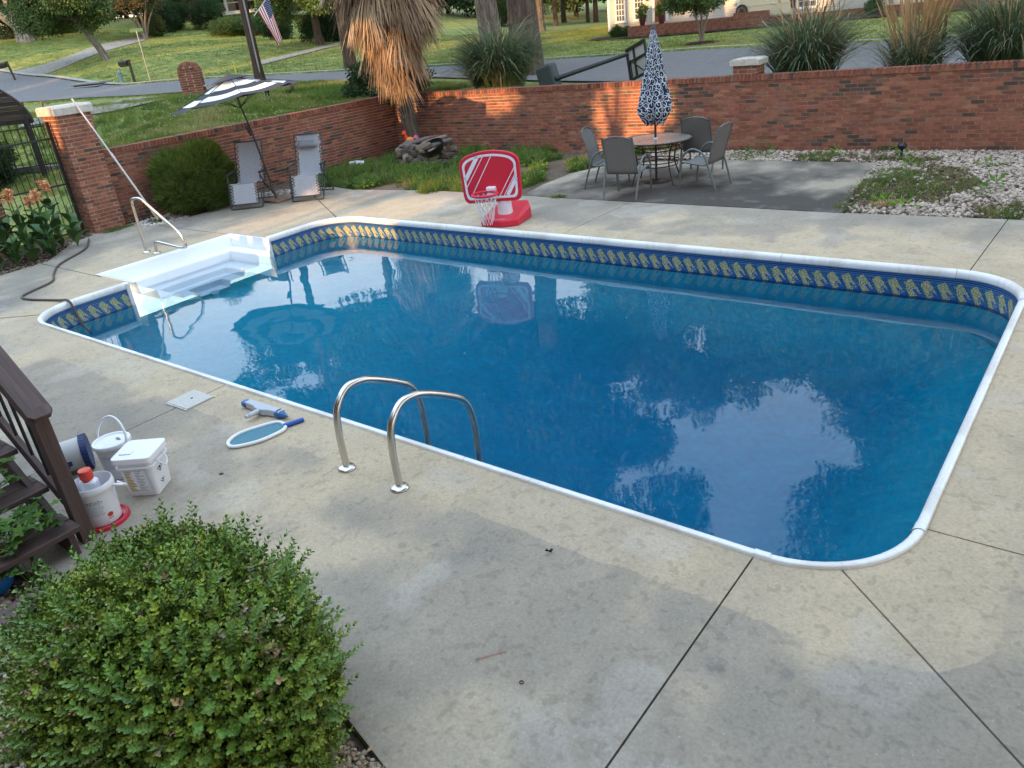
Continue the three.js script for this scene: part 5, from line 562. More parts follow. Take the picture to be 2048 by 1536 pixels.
// ---------------------------------------------------------------- canna lilies
{
  const cl = (() => { const pos = [], idx = [], n = 8; for (let i = 0; i <= n; i++) { const t = i / n, w = 0.5 * Math.sin(Math.PI * Math.pow(t, 0.8)) * 0.42, y = t * 0.9 - 0.35 * t * t, z = t * t * 0.55; pos.push(-w, y + 0.05, z, 0, y, z + 0.02, w, y + 0.05, z); } for (let i = 0; i < n; i++) for (const j of [0, 1]) { const a = i * 3 + j, b = a + 3; idx.push(a, a + 1, b, b, a + 1, b + 1); } const g = new THREE.BufferGeometry(); g.setAttribute('position', new THREE.Float32BufferAttribute(pos, 3)); g.setIndex(idx); g.computeVertexNormals(); return g; })();
  const cm = [glossLeaf, 0, 0].map((_, i) => mat([[0.03, 0.085, 0.022], [0.045, 0.115, 0.03], [0.065, 0.14, 0.035]][i], 0.5)), fl = leafGeo(14, 0.035, 0.075, 0.05, 55, 0.5), fm = [mat([0.62, 0.26, 0.12], 0.7), mat([0.72, 0.38, 0.2], 0.7)], sm = mat([0.09, 0.15, 0.05], 0.6);
  let seen = 0; for (const [x, z, h, fw] of [[-14.25, -5.25, 0.95, 1], [-14.42, -5.0, 1.02, 1], [-14.1, -4.85, 0.75, 0], [-14.5, -5.55, 1.05, 1], [-14.35, -4.65, 0.98, 1], [-14.0, -5.15, 0.6, 0], [-14.55, -4.8, 0.9, 0], [-14.15, -4.4, 0.8, 0], [-14.6, -5.25, 0.85, 1], [-14.3, -5.7, 0.7, 0], [-14.0, -4.6, 0.5, 0]]) { const t = thing('canna_lily', fw ? 'flowering canna lily with salmon orange blooms in the bed by the gate' : 'leafy canna lily without blooms in the bed by the gate', 'plant', [x, -0.05, z], rr(0, 6), fw ? 'flowering cannas in the gate bed' : 'leafy cannas in the gate bed'); part(t, 'stem', tube([[0, 0, 0], [0.02, h * 0.5, 0.01], [0.05, h + 0.05, 0.02]], 0.012, 14, 7), sm);
    for (let i = 0; i < 9; i++) { const m = part(t, 'leaf', cl, cm[rnd() * 3 | 0]); m.position.set(0.01 * i * 0.3, h * (0.05 + 0.085 * i), 0); m.rotation.set(rr(-0.15, 0.35), i * 2.4 + rr(-0.3, 0.3), rr(-0.2, 0.2)); m.scale.setScalar(rr(0.36, 0.52) * (1 - 0.03 * i)); }
    if (fw) for (let i = 0; i < 4; i++) { const m = part(t, 'bloom', fl, fm[i & 1]); m.position.set(0.05 + rr(-0.03, 0.03), h + 0.02 + i * 0.035, 0.02 + rr(-0.03, 0.03)); m.rotation.y = i * 2; m.scale.setScalar(rr(0.7, 1.05)); } }
}
// mulch bed of the cannas, gravel strips, weeds and grass inside the walls
{
  const chip = rockGeo(0.03, 0.007, 0.012, 6, 0), stone = rockGeo(0.022, 0.014, 0.018, 8, 1), tuft = [blades(16, 0.16, 0.07, 0.008, 0.10, 3), blades(14, 0.09, 0.08, 0.008, 0.08, 4), blades(12, 0.26, 0.06, 0.008, 0.16, 5)], weed = leafGeo(16, 0.07, 0.06, 0.035, 71, 0.2), clover = leafGeo(14, 0.06, 0.03, 0.028, 72, 0.1);
  let A = []; const poly = (P, x, z) => { let c = false; for (let i = 0, j = P.length - 1; i < P.length; j = i++) if ((P[i][1] > z) !== (P[j][1] > z) && x < (P[j][0] - P[i][0]) * (z - P[i][1]) / (P[j][1] - P[i][1]) + P[i][0]) c = !c; return c; };
  const bedC = [[-13.7, -3.5], [-13.72, -4.85], [-13.8, -5.02], [-14.7, -5.8], [-14.95, -6.25], [-15.25, -6.2], [-15.25, -3.5]];
  while (A.length < 2600) { const x = rr(-15.25, -13.5), z = rr(-6.2, -3.5); if (poly(bedC, x + rr(-0.06, 0.06), z)) A.push({ p: [x, -0.035 + rr(0, 0.035), z], q: qE(rr(-0.4, 0.4), rr(0, 6), rr(-0.4, 0.4)), s: rr(0.5, 1.6), c: mix3([0.06, 0.04, 0.03], [0.32, 0.24, 0.17], rnd() ** 1.5) }); }
  stuffOf(null, 'bark_mulch', chip, dullWhite, A, { label: 'brown bark mulch in the canna bed', category: 'mulch' });
  const gravelArea = [[-3.15, -10.85], [2.6, -11.0], [2.6, wallZ(2.6) + 0.03], [-8.2, wallZ(-8.2) + 0.03], [-7.6, -14.3], [-6.2, -14.2], [-3.38, -14.2], [-3.2, -12.4]], S = [], W = [], Gs = [[], [], []];
  const weedy = (x, z) => { let v = fbm(N1, x * 0.9 + 70, z * 0.9 + 20, 4); v += 0.34 * Math.exp(-((x + 2.9) ** 2 / 0.5 + (z + 12.3) ** 2 / 1.3)) + 0.2 * Math.exp(-((x + 2.3) ** 2 / 0.4 + (z + 13) ** 2 / 0.4)); if (z < -14.1) v -= 0.02; return v; };
  while (S.length < 32000) { const x = rr(-8.2, 2.0), z = rr(wallZ(2.6), -10.8); if (!poly(gravelArea, x, z)) continue; const w = weedy(x, z); if (w > 0.6 && rnd() < 0.8) continue; S.push({ p: [x, -0.045 + rr(0, 0.045), z], q: qE(rr(-1, 1), rr(0, 6), rr(-1, 1)), s: rr(0.55, 1.5), c: mix3(mix3([0.52, 0.455, 0.39], [0.32, 0.25, 0.20], rnd()), [0.13, 0.09, 0.065], rnd() < 0.2 + 0.55 * smooth(0.5, 0.62, w) ? 1 : 0) }); }
  stuffOf(null, 'white_gravel', stone, dullWhite, S, { label: 'white gravel bed along the long brick wall', category: 'gravel' });
  const grassy = (x, z) => fbm(N3, x * 1.2 + 10, z * 1.2 + 40, 3);
  const patch = [[-13.9, -10.75], [-12.4, -10.5], [-10.8, -10.76], [-8.36, -10.84], [-8.5, -11.6], [-8.55, -12.8], [-8.2, -13.5], [-7.4, -14.0], [-7.4, wallZ(-7.4)], [-15.1, wallZ(-15.1)], [-15.2, -11.2]];
  let n = 0; const gc = () => vary(mix3([0.075, 0.145, 0.024], [0.19, 0.235, 0.05], rnd() ** 1.5), 0.25, 0.14);
  for (let i = 0; i < 15000; i++) { const x = rr(-15.2, -7.4), z = rr(-15.1, -10.5); if (!poly(patch, x, z)) continue; const g = grassy(x, z), e2 = z > -11.2 ? 0.16 : 0; if (g < 0.44 + 0.12 * (z < -14.2) + e2 * rnd() + 0.06 * rnd()) continue; if (Math.hypot((x + 13.05) / 0.95, (z + 13.35) / 0.68) < 1) continue; const k = rnd() < 0.18 ? 2 : rnd() < 0.5 ? 0 : 1; Gs[k].push({ p: [x, -0.055, z], q: qE(0, rr(0, 6), 0), s: rr(0.7, 1.35), c: rnd() < 0.07 ? [0.34, 0.26, 0.13] : gc() }); if (rnd() < 0.12) W.push({ p: [x, 0.0, z], q: qE(rr(-0.3, 0.3), rr(0, 6), 0), s: rr(0.6, 1.6), c: vary([0.12, 0.22, 0.04], 0.2) }); }
  for (let i = 0; i < 9000; i++) { const x = rr(-8, 2.2), z = rr(wallZ(2), -10.8); if (!poly(gravelArea, x, z)) continue; const w = weedy(x, z); if (w < 0.62 - 0.05 * rnd()) { if (rnd() < 0.011) W.push({ p: [x, 0.02, z], q: qE(0, rr(0, 6), 0), s: rr(0.7, 2.0), c: vary([0.15, 0.27, 0.05], 0.2) }); continue; } Gs[rnd() < 0.55 ? 1 : 0].push({ p: [x, -0.05, z], q: qE(0, rr(0, 6), 0), s: rr(0.6, 1.15), c: rnd() < 0.25 ? [0.20, 0.16, 0.08] : gc() }); }
  for (const [px, py, m, r, k] of [[1790, 345, 260, 0.28, 1], [1500, 310, 240, 0.3, 1], [1650, 312, 160, 0.25, 1], [1990, 330, 40, 0.12, 1], [1960, 385, 60, 0.14, 1], [1118, 394, 60, 0.06, 1], [860, 382, 90, 0.2, 2], [700, 350, 200, 0.35, 2], [650, 360, 120, 0.2, 1], [225, 460, 160, 0.16, 1], [320, 440, 60, 0.1, 1], [255, 452, 60, 0.1, 1]]) { const c = G(px, py); for (let i = 0; i < m; i++) { const a = rr(0, 6.3), q = r * Math.sqrt(rnd()) * 1.3; Gs[k].push({ p: [c.x + Math.cos(a) * q, -0.03, c.z + Math.sin(a) * q], q: qE(0, rr(0, 6), 0), s: rr(0.5, 1.1), c: gc() }); } }
  Gs.forEach((l, i) => stuffOf(null, 'yard_grass', tuft[i], leafWhite, l, { label: ['medium green grass tufts growing inside the brick walls', 'short weedy grass tufts on the gravel and beds', 'tall weedy grass blades beside the stone pile'][i], category: 'grass' }));
  stuffOf(null, 'yard_weeds', weed, leafWhite, W, { label: 'broad-leaved weeds scattered through gravel and grass', category: 'weeds' });
  const dt = blades(30, 0.1, 0.1, 0.005, 0.16, 9), DT = []; for (const [px, py, m, r] of [[1155, 396, 26, 0.16], [1770, 410, 16, 0.08], [380, 452, 30, 0.25], [870, 388, 24, 0.2], [1340, 425, 0, 0]]) { const c = G(px, py); for (let i = 0; i < m; i++) { const a = rr(0, 6.3), q = r * Math.sqrt(rnd()); DT.push({ p: [c.x + Math.cos(a) * q, -0.02, c.z + Math.sin(a) * q * 0.6], q: qE(0, rr(0, 6), 0), s: [1, px === 1770 ? 1.1 : 0.35, 1], c: vary(px === 1770 ? [0.5, 0.33, 0.15] : [0.32, 0.22, 0.13], 0.2) }); } }
  stuffOf(null, 'dead_grass', dt, dullWhite, DT, { label: 'dry brown clumps of dead grass on the deck edges', category: 'dead grass' });
  const sg = []; for (let i = 0; i < 900; i++) { const onL = rnd() < 0.45, x = onL ? rr(-15.1, -14.25) : rr(-15.1, -12.3), z = onL ? rr(-7.9, -6.95) : 0; if (!onL) { const t = rnd(); sg.push({ p: [lerp(-14.2, -13.2, t) - rr(0, 0.8), rr(-0.045, -0.01), lerp(-9.2, -10.5, t)], q: qE(rr(-1, 1), rr(0, 6), rr(-1, 1)), s: rr(1, 2.4), c: mix3([0.5, 0.46, 0.42], [0.25, 0.18, 0.14], rnd()) }); } else sg.push({ p: [x, rr(-0.045, -0.01), z], q: qE(rr(-1, 1), rr(0, 6), rr(-1, 1)), s: rr(0.7, 1.6), c: mix3([0.66, 0.64, 0.6], [0.45, 0.4, 0.36], rnd()) }); } stuffOf(null, 'wall_gravel', stone, dullWhite, sg, { label: 'pale gravel along the foot of the retaining wall', category: 'gravel' });
}
// ---------------------------------------------------------------- evergreen bush and palm
{
  const b = thing('evergreen_bush', 'dense upright evergreen bush against the retaining wall', 'bush', [-14.55, 0, -8.35]), it = []; const nd = blades(9, 0.2, 0.05, 0.012, 0.07, 44);
  const lobes = [[0, 0.5, 0, 0.56], [-0.2, 0.78, 0.3, 0.40], [0.12, 0.84, -0.12, 0.44], [0.1, 0.42, 0.42, 0.42], [-0.05, 0.5, -0.45, 0.44], [0.25, 0.36, -0.1, 0.42], [-0.1, 0.9, -0.42, 0.3], [0.2, 0.7, 0.25, 0.36]];
  for (let i = 0; i < 6800; i++) { const [lx, ly, lz, lr] = lobes[rnd() * lobes.length | 0], d = V(rr(-1, 1), rr(-0.7, 1), rr(-1, 1)).normalize(), k = lr * (0.72 + 0.5 * fbm(N1, d.x * 2.2 + lx * 7 + 9, d.y * 2.2 + d.z * 2 + 9, 3)) * (1 - 0.4 * rnd() ** 2), p = [lx + d.x * k, ly + d.y * k * 0.95, lz + d.z * k]; if (p[1] < 0.02) continue; const n = d.clone().add(V(rr(-0.5, 0.5), rr(0.1, 0.9), rr(-0.5, 0.5))).normalize(); it.push({ p, q: qUp(n, rr(0, 6)), s: rr(0.55, 1.05), c: vary(mix3([0.05, 0.10, 0.016], [0.19, 0.25, 0.04], rnd() * (0.45 + 0.55 * clamp(p[1]))), 0.3) }); }
  stuffOf(b, 'foliage', nd, leafWhite, it); part(b, 'trunk', mg([rod([0, 0, 0], [0.05, 0.8, 0], 0.06, 0.02), rod([0, 0.1, 0], [0.25, 0.8, 0.2], 0.035, 0.012), rod([0, 0.1, 0], [-0.2, 0.8, -0.25], 0.035, 0.012)]), barkM);
}
{
  const P = thing('palm_tree', 'fan palm with a thick skirt of dead brown fronds in the wall corner', 'palm', [-14.22, 0, -14.15]), lean = (y) => -0.055 * y;
  part(P, 'trunk', trunkGeo([[0.1, -0.05, 0], [lean(1.0) + 0.03, 1.0, 0], [lean(2) - 0.02, 2.2, 0.02], [lean(3.5), 5.4, 0.05]], 0.19, 0.15, 14, 40), mat([0.16, 0.125, 0.10], 0.95, { map: barkT, bumpMap: barkT, bumpScale: 0.03 }));
  const boot = new THREE.ConeGeometry(0.035, 0.16, 5).translate(0, 0.08, 0), bm = [mat([0.2, 0.15, 0.11], 0.95), mat([0.12, 0.09, 0.07], 0.95)]; for (let i = 0; i < 70; i++) { const y = rr(0.75, 2.3), a = i * 2.4, m = part(P, 'frond_stub', boot, bm[i & 1]); m.position.set(lean(y) + Math.cos(a) * 0.16, y, Math.sin(a) * 0.16); m.quaternion.copy(qUp(V(Math.cos(a) * 0.5, 1, Math.sin(a) * 0.5).normalize(), a)); }
  const frond = (seed, n, droop, wid, len) => { const R = mulberry(seed), pos = []; const petiole = 0.55 * len; const add = (A, B, w0, w1, s) => { const p = [A.clone().addScaledVector(s, w0), A.clone().addScaledVector(s, -w0), B.clone().addScaledVector(s, w1), B.clone().addScaledVector(s, -w1)]; for (const k of [0, 1, 2, 1, 3, 2]) pos.push(p[k].x, p[k].y, p[k].z); };
    const bend = (t) => V(0, droop < 0.5 ? t * 0.25 - 0.3 * t * t : -0.1 * t - droop * t * t * 0.25, t * (droop > 0.5 ? 0.45 : 0.9)).multiplyScalar(petiole); let p0 = bend(0); for (let i = 1; i <= 4; i++) { const p1 = bend(i / 4); add(p0, p1, 0.012, 0.012, V(1, 0, 0)); p0 = p1; }
    for (let i = 0; i < n; i++) { const f = (i / (n - 1) - 0.5) * 2, a = f * wid, dir = droop > 0.5 ? V(Math.sin(a) * 0.55, -1, 0.25 * Math.cos(a) + (R() - 0.5) * 0.25) : V(Math.sin(a), 0.1 - 0.25 * R(), Math.cos(a)), L = len * (0.62 + 0.2 * Math.cos(a) + 0.15 * R()), s = V(Math.cos(a), 0, -Math.sin(a)); let q = p0.clone(); dir.normalize(); for (let k = 0; k < 4; k++) { const d = dir.clone().add(V((R() - 0.5) * 0.12, -(droop > 0.5 ? 0.1 : 0.28) * k, (R() - 0.5) * 0.12)).normalize(), q1 = q.clone().addScaledVector(d, L / 4); add(q, q1, 0.016 * (1 - k * 0.18), 0.016 * (1 - (k + 1) * 0.23), s); q = q1; } }
    const g = new THREE.BufferGeometry(); g.setAttribute('position', new THREE.Float32BufferAttribute(pos, 3)); g.computeVertexNormals(); return g; };
  const deadG = [frond(1, 22, 1, 0.75, 1.0), frond(2, 26, 1, 0.95, 1.1), frond(3, 18, 1, 0.6, 0.9), frond(4, 24, 1.2, 0.85, 1.15)], liveG = [frond(11, 34, 0.2, 1.9, 1.05), frond(12, 30, 0.3, 1.7, 1.0)], dm = [[0.29, 0.19, 0.11], [0.36, 0.255, 0.155], [0.22, 0.14, 0.082], [0.43, 0.33, 0.215], [0.17, 0.108, 0.068]].map((c) => mat(c, 0.85)), gm = [leafM([0.10, 0.17, 0.045]), leafM([0.13, 0.2, 0.055])];
  for (let i = 0; i < 210; i++) { const y = 2.3 + 2.6 * Math.pow(rnd(), 0.85), a = i * 2.39996 + rr(-0.2, 0.2), m = part(P, 'dead_frond', deadG[rnd() * 4 | 0], dm[rnd() * 5 | 0]); m.position.set(lean(y) + Math.cos(a) * 0.12, y + 0.15, Math.sin(a) * 0.12); m.rotation.set(rr(-0.12, 0.12), H - a, rr(-0.15, 0.15)); m.scale.set(rr(0.9, 1.4), rr(0.85, 1.2), lerp(0.7, 2.3, clamp((y - 2.3) / 1.5)) * rr(0.75, 1.25)); }
  for (let i = 0; i < 34; i++) { const a = i * 2.4, e2 = 1 - i / 34, m = part(P, 'green_frond', liveG[i & 1], gm[i & 1]); m.position.set(lean(4.2), 4.9 + i * 0.02, 0.05); m.rotation.order = 'YXZ'; m.rotation.set(lerp(-1.2, 0.55, e2), a, 0); m.scale.setScalar(rr(1.15, 1.5)); }
}
// ---------------------------------------------------------------- verge planting behind the street wall
const bladeLong = (() => { const pos = [], n = 6, pt = (t) => [0.62 * t * t, 1.0 * t - 0.42 * t * t * t, 0]; for (let k = 0; k < n; k++) { const p = pt(k / n), q = pt((k + 1) / n), w0 = 0.008 * (1 - k / n * 0.8), w1 = 0.008 * (1 - (k + 1) / n * 0.98); pos.push(p[0], p[1], -w0, p[0], p[1], w0, q[0], q[1], -w1, p[0], p[1], w0, q[0], q[1], w1, q[0], q[1], -w1); } const g = new THREE.BufferGeometry(); g.setAttribute('position', new THREE.Float32BufferAttribute(pos, 3)); g.computeVertexNormals(); return g; })();
const stalk = (() => { const pos = [], n = 4; for (let k = 0; k < n; k++) { const a = k / n, b = (k + 1) / n, x0 = 0.10 * a * a, x1 = 0.10 * b * b; pos.push(x0, a, -0.009, x0, a, 0.009, x1, b, -0.008, x0, a, 0.009, x1, b, 0.008, x1, b, -0.008, x0 - 0.009, a, 0, x0 + 0.009, a, 0, x1, b, 0.0); } const g = new THREE.BufferGeometry(); g.setAttribute('position', new THREE.Float32BufferAttribute(pos, 3)); g.computeVertexNormals(); return g; })();
function pampas(label, x, z, h, rad, n, dead, thatch) {
  const y = ground(x, z), p = thing('pampas_grass', label, 'pampas grass', [x, y, z]), A = [], B = [];
  for (let i = 0; i < n; i++) { const a = rr(0, 6.283), r = rad * 0.35 * Math.sqrt(rnd()), s = h * rr(0.55, 1.05); A.push({ p: [Math.cos(a) * r, -0.05, Math.sin(a) * r], q: qE(0, -a + rr(-0.5, 0.5), 0).multiply(qE(0, 0, rr(-0.45, 0.35))), s: [s * rr(0.6, 1.7) * rad / h * 1.25, s, s], c: rnd() < 0.1 ? vary([0.30, 0.24, 0.13], 0.2) : vary([0.105, 0.16, 0.08], 0.35) }); }
  for (let i = 0; i < dead; i++) { const a = rr(0, 6.283), r = rad * 0.25 * Math.sqrt(rnd()), s = h * rr(0.8, 1.45); B.push({ p: [Math.cos(a) * r, 0, Math.sin(a) * r], q: qE(0, -a, 0).multiply(qE(0, 0, rr(-0.32, 0.05))), s: [s, s, 1.6], c: vary([0.50, 0.34, 0.17], 0.25) }); }
  for (let i = 0; i < thatch; i++) { const a = rr(0, 6.283), r = rad * 0.35 * Math.sqrt(rnd()), s = h * rr(0.3, 0.7); B.push({ p: [Math.cos(a) * r + 0.1, rr(0, 0.5) * h * 0.6, Math.sin(a) * r], q: qE(rr(-0.7, 0.7), rr(0, 6), rr(-1.2, 1.2)), s: [s, s, 1.2], c: vary([0.34, 0.25, 0.16], 0.3) }); }
  stuffOf(p, 'blades', bladeLong, leafWhite, A); if (B.length) stuffOf(p, 'dry_stalks', stalk, dullWhite, B);
}
{
  const a = onZ(1000, 165, -17.2), b = onZ(1610, 120, -16.9), c = onZ(1830, 105, -16.8), d = onZ(2015, 95, -16.9);
  pampas('tall green pampas grass clump beside the leaning tree trunk', a.x, a.z, 2.3, 1.75, 2300, 0, 40);
  pampas('green pampas grass clump with grey dead thatch above the street wall', b.x, b.z, 1.9, 1.5, 1700, 10, 130);
  pampas('pampas grass clump with tall straw-coloured stalks above the street wall', c.x, c.z, 1.45, 1.2, 620, 85, 120);
  pampas('green pampas grass clump beyond the straw-coloured one', d.x, d.z, 2.0, 1.5, 1500, 16, 60);
  const gr = [], tf = blades(18, 0.22, 0.14, 0.014, 0.12, 33, 3); // rough grass on the bank above both walls
  for (let i = 0; i < 16000; i++) { const t = rnd(); let x, z; if (t < 0.85) { x = -15.5 - 15 * Math.pow(rnd(), 1.6); z = rr(-19, -7.2); } else { x = rr(-15.4, 2); z = wallZ(x) - 0.28 - rr(0, 1.2); } const g = fbm(N2, x * 0.7 + 90, z * 0.7 + 90, 3); gr.push({ p: [x, ground(x, z) - 0.03, z], q: qE(0, rr(0, 6), 0), s: rr(0.5, 1.1) * (t < 0.85 ? 0.85 : 1), c: g > 0.6 && rnd() < 0.5 ? vary([0.30, 0.26, 0.11], 0.2) : vary(mix3([0.085, 0.15, 0.022], [0.20, 0.24, 0.05], smooth(0.3, 0.7, g)), 0.25, 0.14) }); }
  stuffOf(null, 'bank_grass', tf, leafWhite, gr, { label: 'rough green grass on the bank above the brick walls', category: 'grass' });
  const cl = []; for (let i = 0; i < 320; i++) { const x = -15.7 - 7 * rnd(), z = rr(-14, -8); cl.push({ p: [x, ground(x, z) + 0.12, z], s: rr(0.6, 1.2), c: [0.5, 0.5, 0.44] }); } stuffOf(null, 'clover_blossom', new THREE.IcosahedronGeometry(0.011, 0), dullWhite, cl, { label: 'white clover blossoms in the bank grass', category: 'clover' });
}
{ // shrub behind the corner, pale box
  const c = D(770, 178, 22.3), s = thing('corner_shrub', 'dark glossy evergreen shrub behind the wall corner beside the palm', 'shrub', [c.x, ground(c.x, c.z), c.z]); const hh = c.y - ground(c.x, c.z);
  crown(s, 'foliage', [0, hh * 0.72 + 0.08, 0], [1.45, 0.72, 0.9], 2600, 0.19, [0.05, 0.095, 0.028], { clumps: 30, lump: 1.1, mat: glossLeaf, geo: sprayBig }); part(s, 'stems', mg([rod([0, -0.1, 0], [0.3, hh, 0.1], 0.05, 0.02), rod([0, -0.1, 0], [-0.4, hh, 0], 0.05, 0.02)]), barkM).userData.kind = 'stuff';
  const b = D(792, 170, 20.6), bx = thing('pale_box', 'small cream box on a post behind the palm trunk', 'box', [b.x, ground(b.x, b.z), b.z], 0.5), cm = mat([0.62, 0.55, 0.38], 0.7), bh = b.y - ground(b.x, b.z); part(bx, 'case', rbox(0.3, 0.14, 0.2, 0.015, 0, bh, 0), cm); part(bx, 'lid', box(0.34, 0.02, 0.24, 0, bh + 0.08, 0), cm); part(bx, 'post', box(0.06, bh, 0.06, 0, bh / 2 - 0.07, 0), cm);
}
{ // toppled basketball goal on the verge
  const A = D(1110, 158, 19.6), B = D(1256, 108, 20.6), y0 = ground(A.x, A.z), t = thing('toppled_goal', 'toppled black basketball goal lying on the verge behind the wall', 'basketball goal', [A.x, 0, A.z]), bk = mat([0.015, 0.016, 0.018], 0.45, { metalness: 0.2 }), gy = mat([0.33, 0.34, 0.35], 0.6), L = (v) => [v.x - A.x, v.y, v.z - A.z];
  part(t, 'pole', rod([0, Math.max(A.y, y0 + 0.1), 0], L(B), 0.055, 0.045, 12), bk); part(t, 'base_tank', rbox(0.5, 0.6, 0.3, 0.08).rotateZ(0.25).translate(-0.25, y0 + 0.3, -0.1), mat([0.035, 0.05, 0.05], 0.6));
  const bx = D(1277, 121, 20.7), bg = new THREE.Group(); bg.name = 'backboard'; t.add(bg); bg.position.set(bx.x - A.x, bx.y, bx.z - A.z); bg.rotation.set(0, -0.55, 0.25); part(bg, 'panel', rbox(0.9, 0.68, 0.02, 0.008), gy); for (const [w, h, x, y] of [[0.98, 0.07, 0, 0.36], [0.98, 0.07, 0, -0.36], [0.07, 0.78, 0.46, 0], [0.07, 0.78, -0.46, 0], [0.05, 0.7, -0.12, 0], [0.9, 0.05, 0, 0.06]]) part(bg, 'frame_bar', rbox(w, h, 0.05, 0.012, x, y, 0.03), bk); for (const s of [-1, 1]) part(bg, 'brace', rod([s * 0.3, -0.3, 0.06], [-0.12, 0.05, 0.16], 0.016), bk); part(bg, 'support_leg', box(0.05, bx.y - ground(bx.x, bx.z) - 0.3, 0.05, -0.4, -(bx.y - ground(bx.x, bx.z) + 0.3) / 2, 0), bk);
}
// ---------------------------------------------------------------- street furniture
function at(px, py, d) { const p = D(px, py, d); return [p.x, ground(p.x, p.z), p.z]; }
{
  const bk = mat([0.015, 0.015, 0.017], 0.45), wd = mat([0.06, 0.045, 0.035], 0.9);
  const mb = thing('mailbox', 'black mailbox on a dark post beside the pale fire hydrant', 'mailbox', at(268, 165, 55), 0.5, 'mailboxes along the street'); const s = new THREE.Shape(); s.moveTo(-0.13, 0); s.lineTo(0.13, 0); s.lineTo(0.13, 0.15); s.absarc(0, 0.15, 0.13, 0, Math.PI); s.lineTo(-0.13, 0); part(mb, 'box', new THREE.ExtrudeGeometry(s, { depth: 0.55, bevelEnabled: false }).rotateY(-H).translate(-0.05, 0.98, 0), bk); part(mb, 'post', box(0.11, 1.35, 0.11, 0.06, 0.6, 0), wd); part(mb, 'arm', box(0.6, 0.07, 0.08, -0.28, 0.94, 0), wd); part(mb, 'flag', box(0.02, 0.16, 0.05, -0.3, 1.2, 0.14), mat([0.4, 0.02, 0.02], 0.5));
  copyOf(mb, at(30, 163, 67), 0.9, 'black mailbox on a leaning post beside the far driveway').rotation.z = 0.12;
  const h = thing('fire_hydrant', 'pale green fire hydrant on the far lawn edge', 'hydrant', at(243, 159, 55.5)), hm = mat([0.22, 0.30, 0.29], 0.6); part(h, 'barrel', lathe([[0, 0], [0.17, 0], [0.17, 0.06], [0.11, 0.07], [0.11, 0.55], [0.15, 0.56], [0.15, 0.61], [0.11, 0.63]], 18), hm); part(h, 'bonnet', new THREE.SphereGeometry(0.12, 16, 8, 0, 6.3, 0, H).translate(0, 0.62, 0), hm); part(h, 'cap_nut', new THREE.CylinderGeometry(0.03, 0.035, 0.07, 6).translate(0, 0.76, 0), hm); for (const a of [0, Math.PI, H]) part(h, 'nozzle', new THREE.CylinderGeometry(0.06, 0.06, 0.08, 12).rotateZ(H).translate(0.14, 0.45, 0).rotateY(a), hm);
  const sp = at(300, 158, 52), sn = thing('street_sign', 'thin grey street sign pole with a small green blade on the far lawn', 'street sign', sp, 0.7), gm = mat([0.3, 0.31, 0.32], 0.5, { metalness: 0.5 }); part(sn, 'pole', rod([0, -0.1, 0], [0, 2.75, 0], 0.035, 0.03), gm); part(sn, 'blade', box(0.75, 0.17, 0.015, 0.0, 2.78, 0), mat([0.02, 0.12, 0.06], 0.5)); part(sn, 'bracket', box(0.06, 0.06, 0.06, 0, 2.68, 0), gm);
  const ym = thing('marker_post', 'thin yellow utility marker on the far lawn', 'marker', at(471, 142, 48)); part(ym, 'rod', rod([0, -0.05, 0], [0, 0.72, 0], 0.03, 0.03), mat([0.65, 0.55, 0.05], 0.5)); part(ym, 'cap', rod([0, 0.7, 0], [0, 0.8, 0], 0.034, 0.02), mat([0.65, 0.55, 0.05], 0.5));
  const dr = thing('storm_drain', 'dark storm drain opening in the far kerb', 'storm drain', at(172, 168, 56.5), 0.35); part(dr, 'hood', rbox(2.2, 0.12, 0.8, 0.03, 0, 0.2, -0.3), kerbM); part(dr, 'opening', box(1.7, 0.13, 0.1, 0, 0.075, 0.08), mat([0.006, 0.006, 0.006], 1)); part(dr, 'apron', rbox(2.6, 0.05, 0.5, 0.02, 0, 0.04, 0.3), kerbM);
}
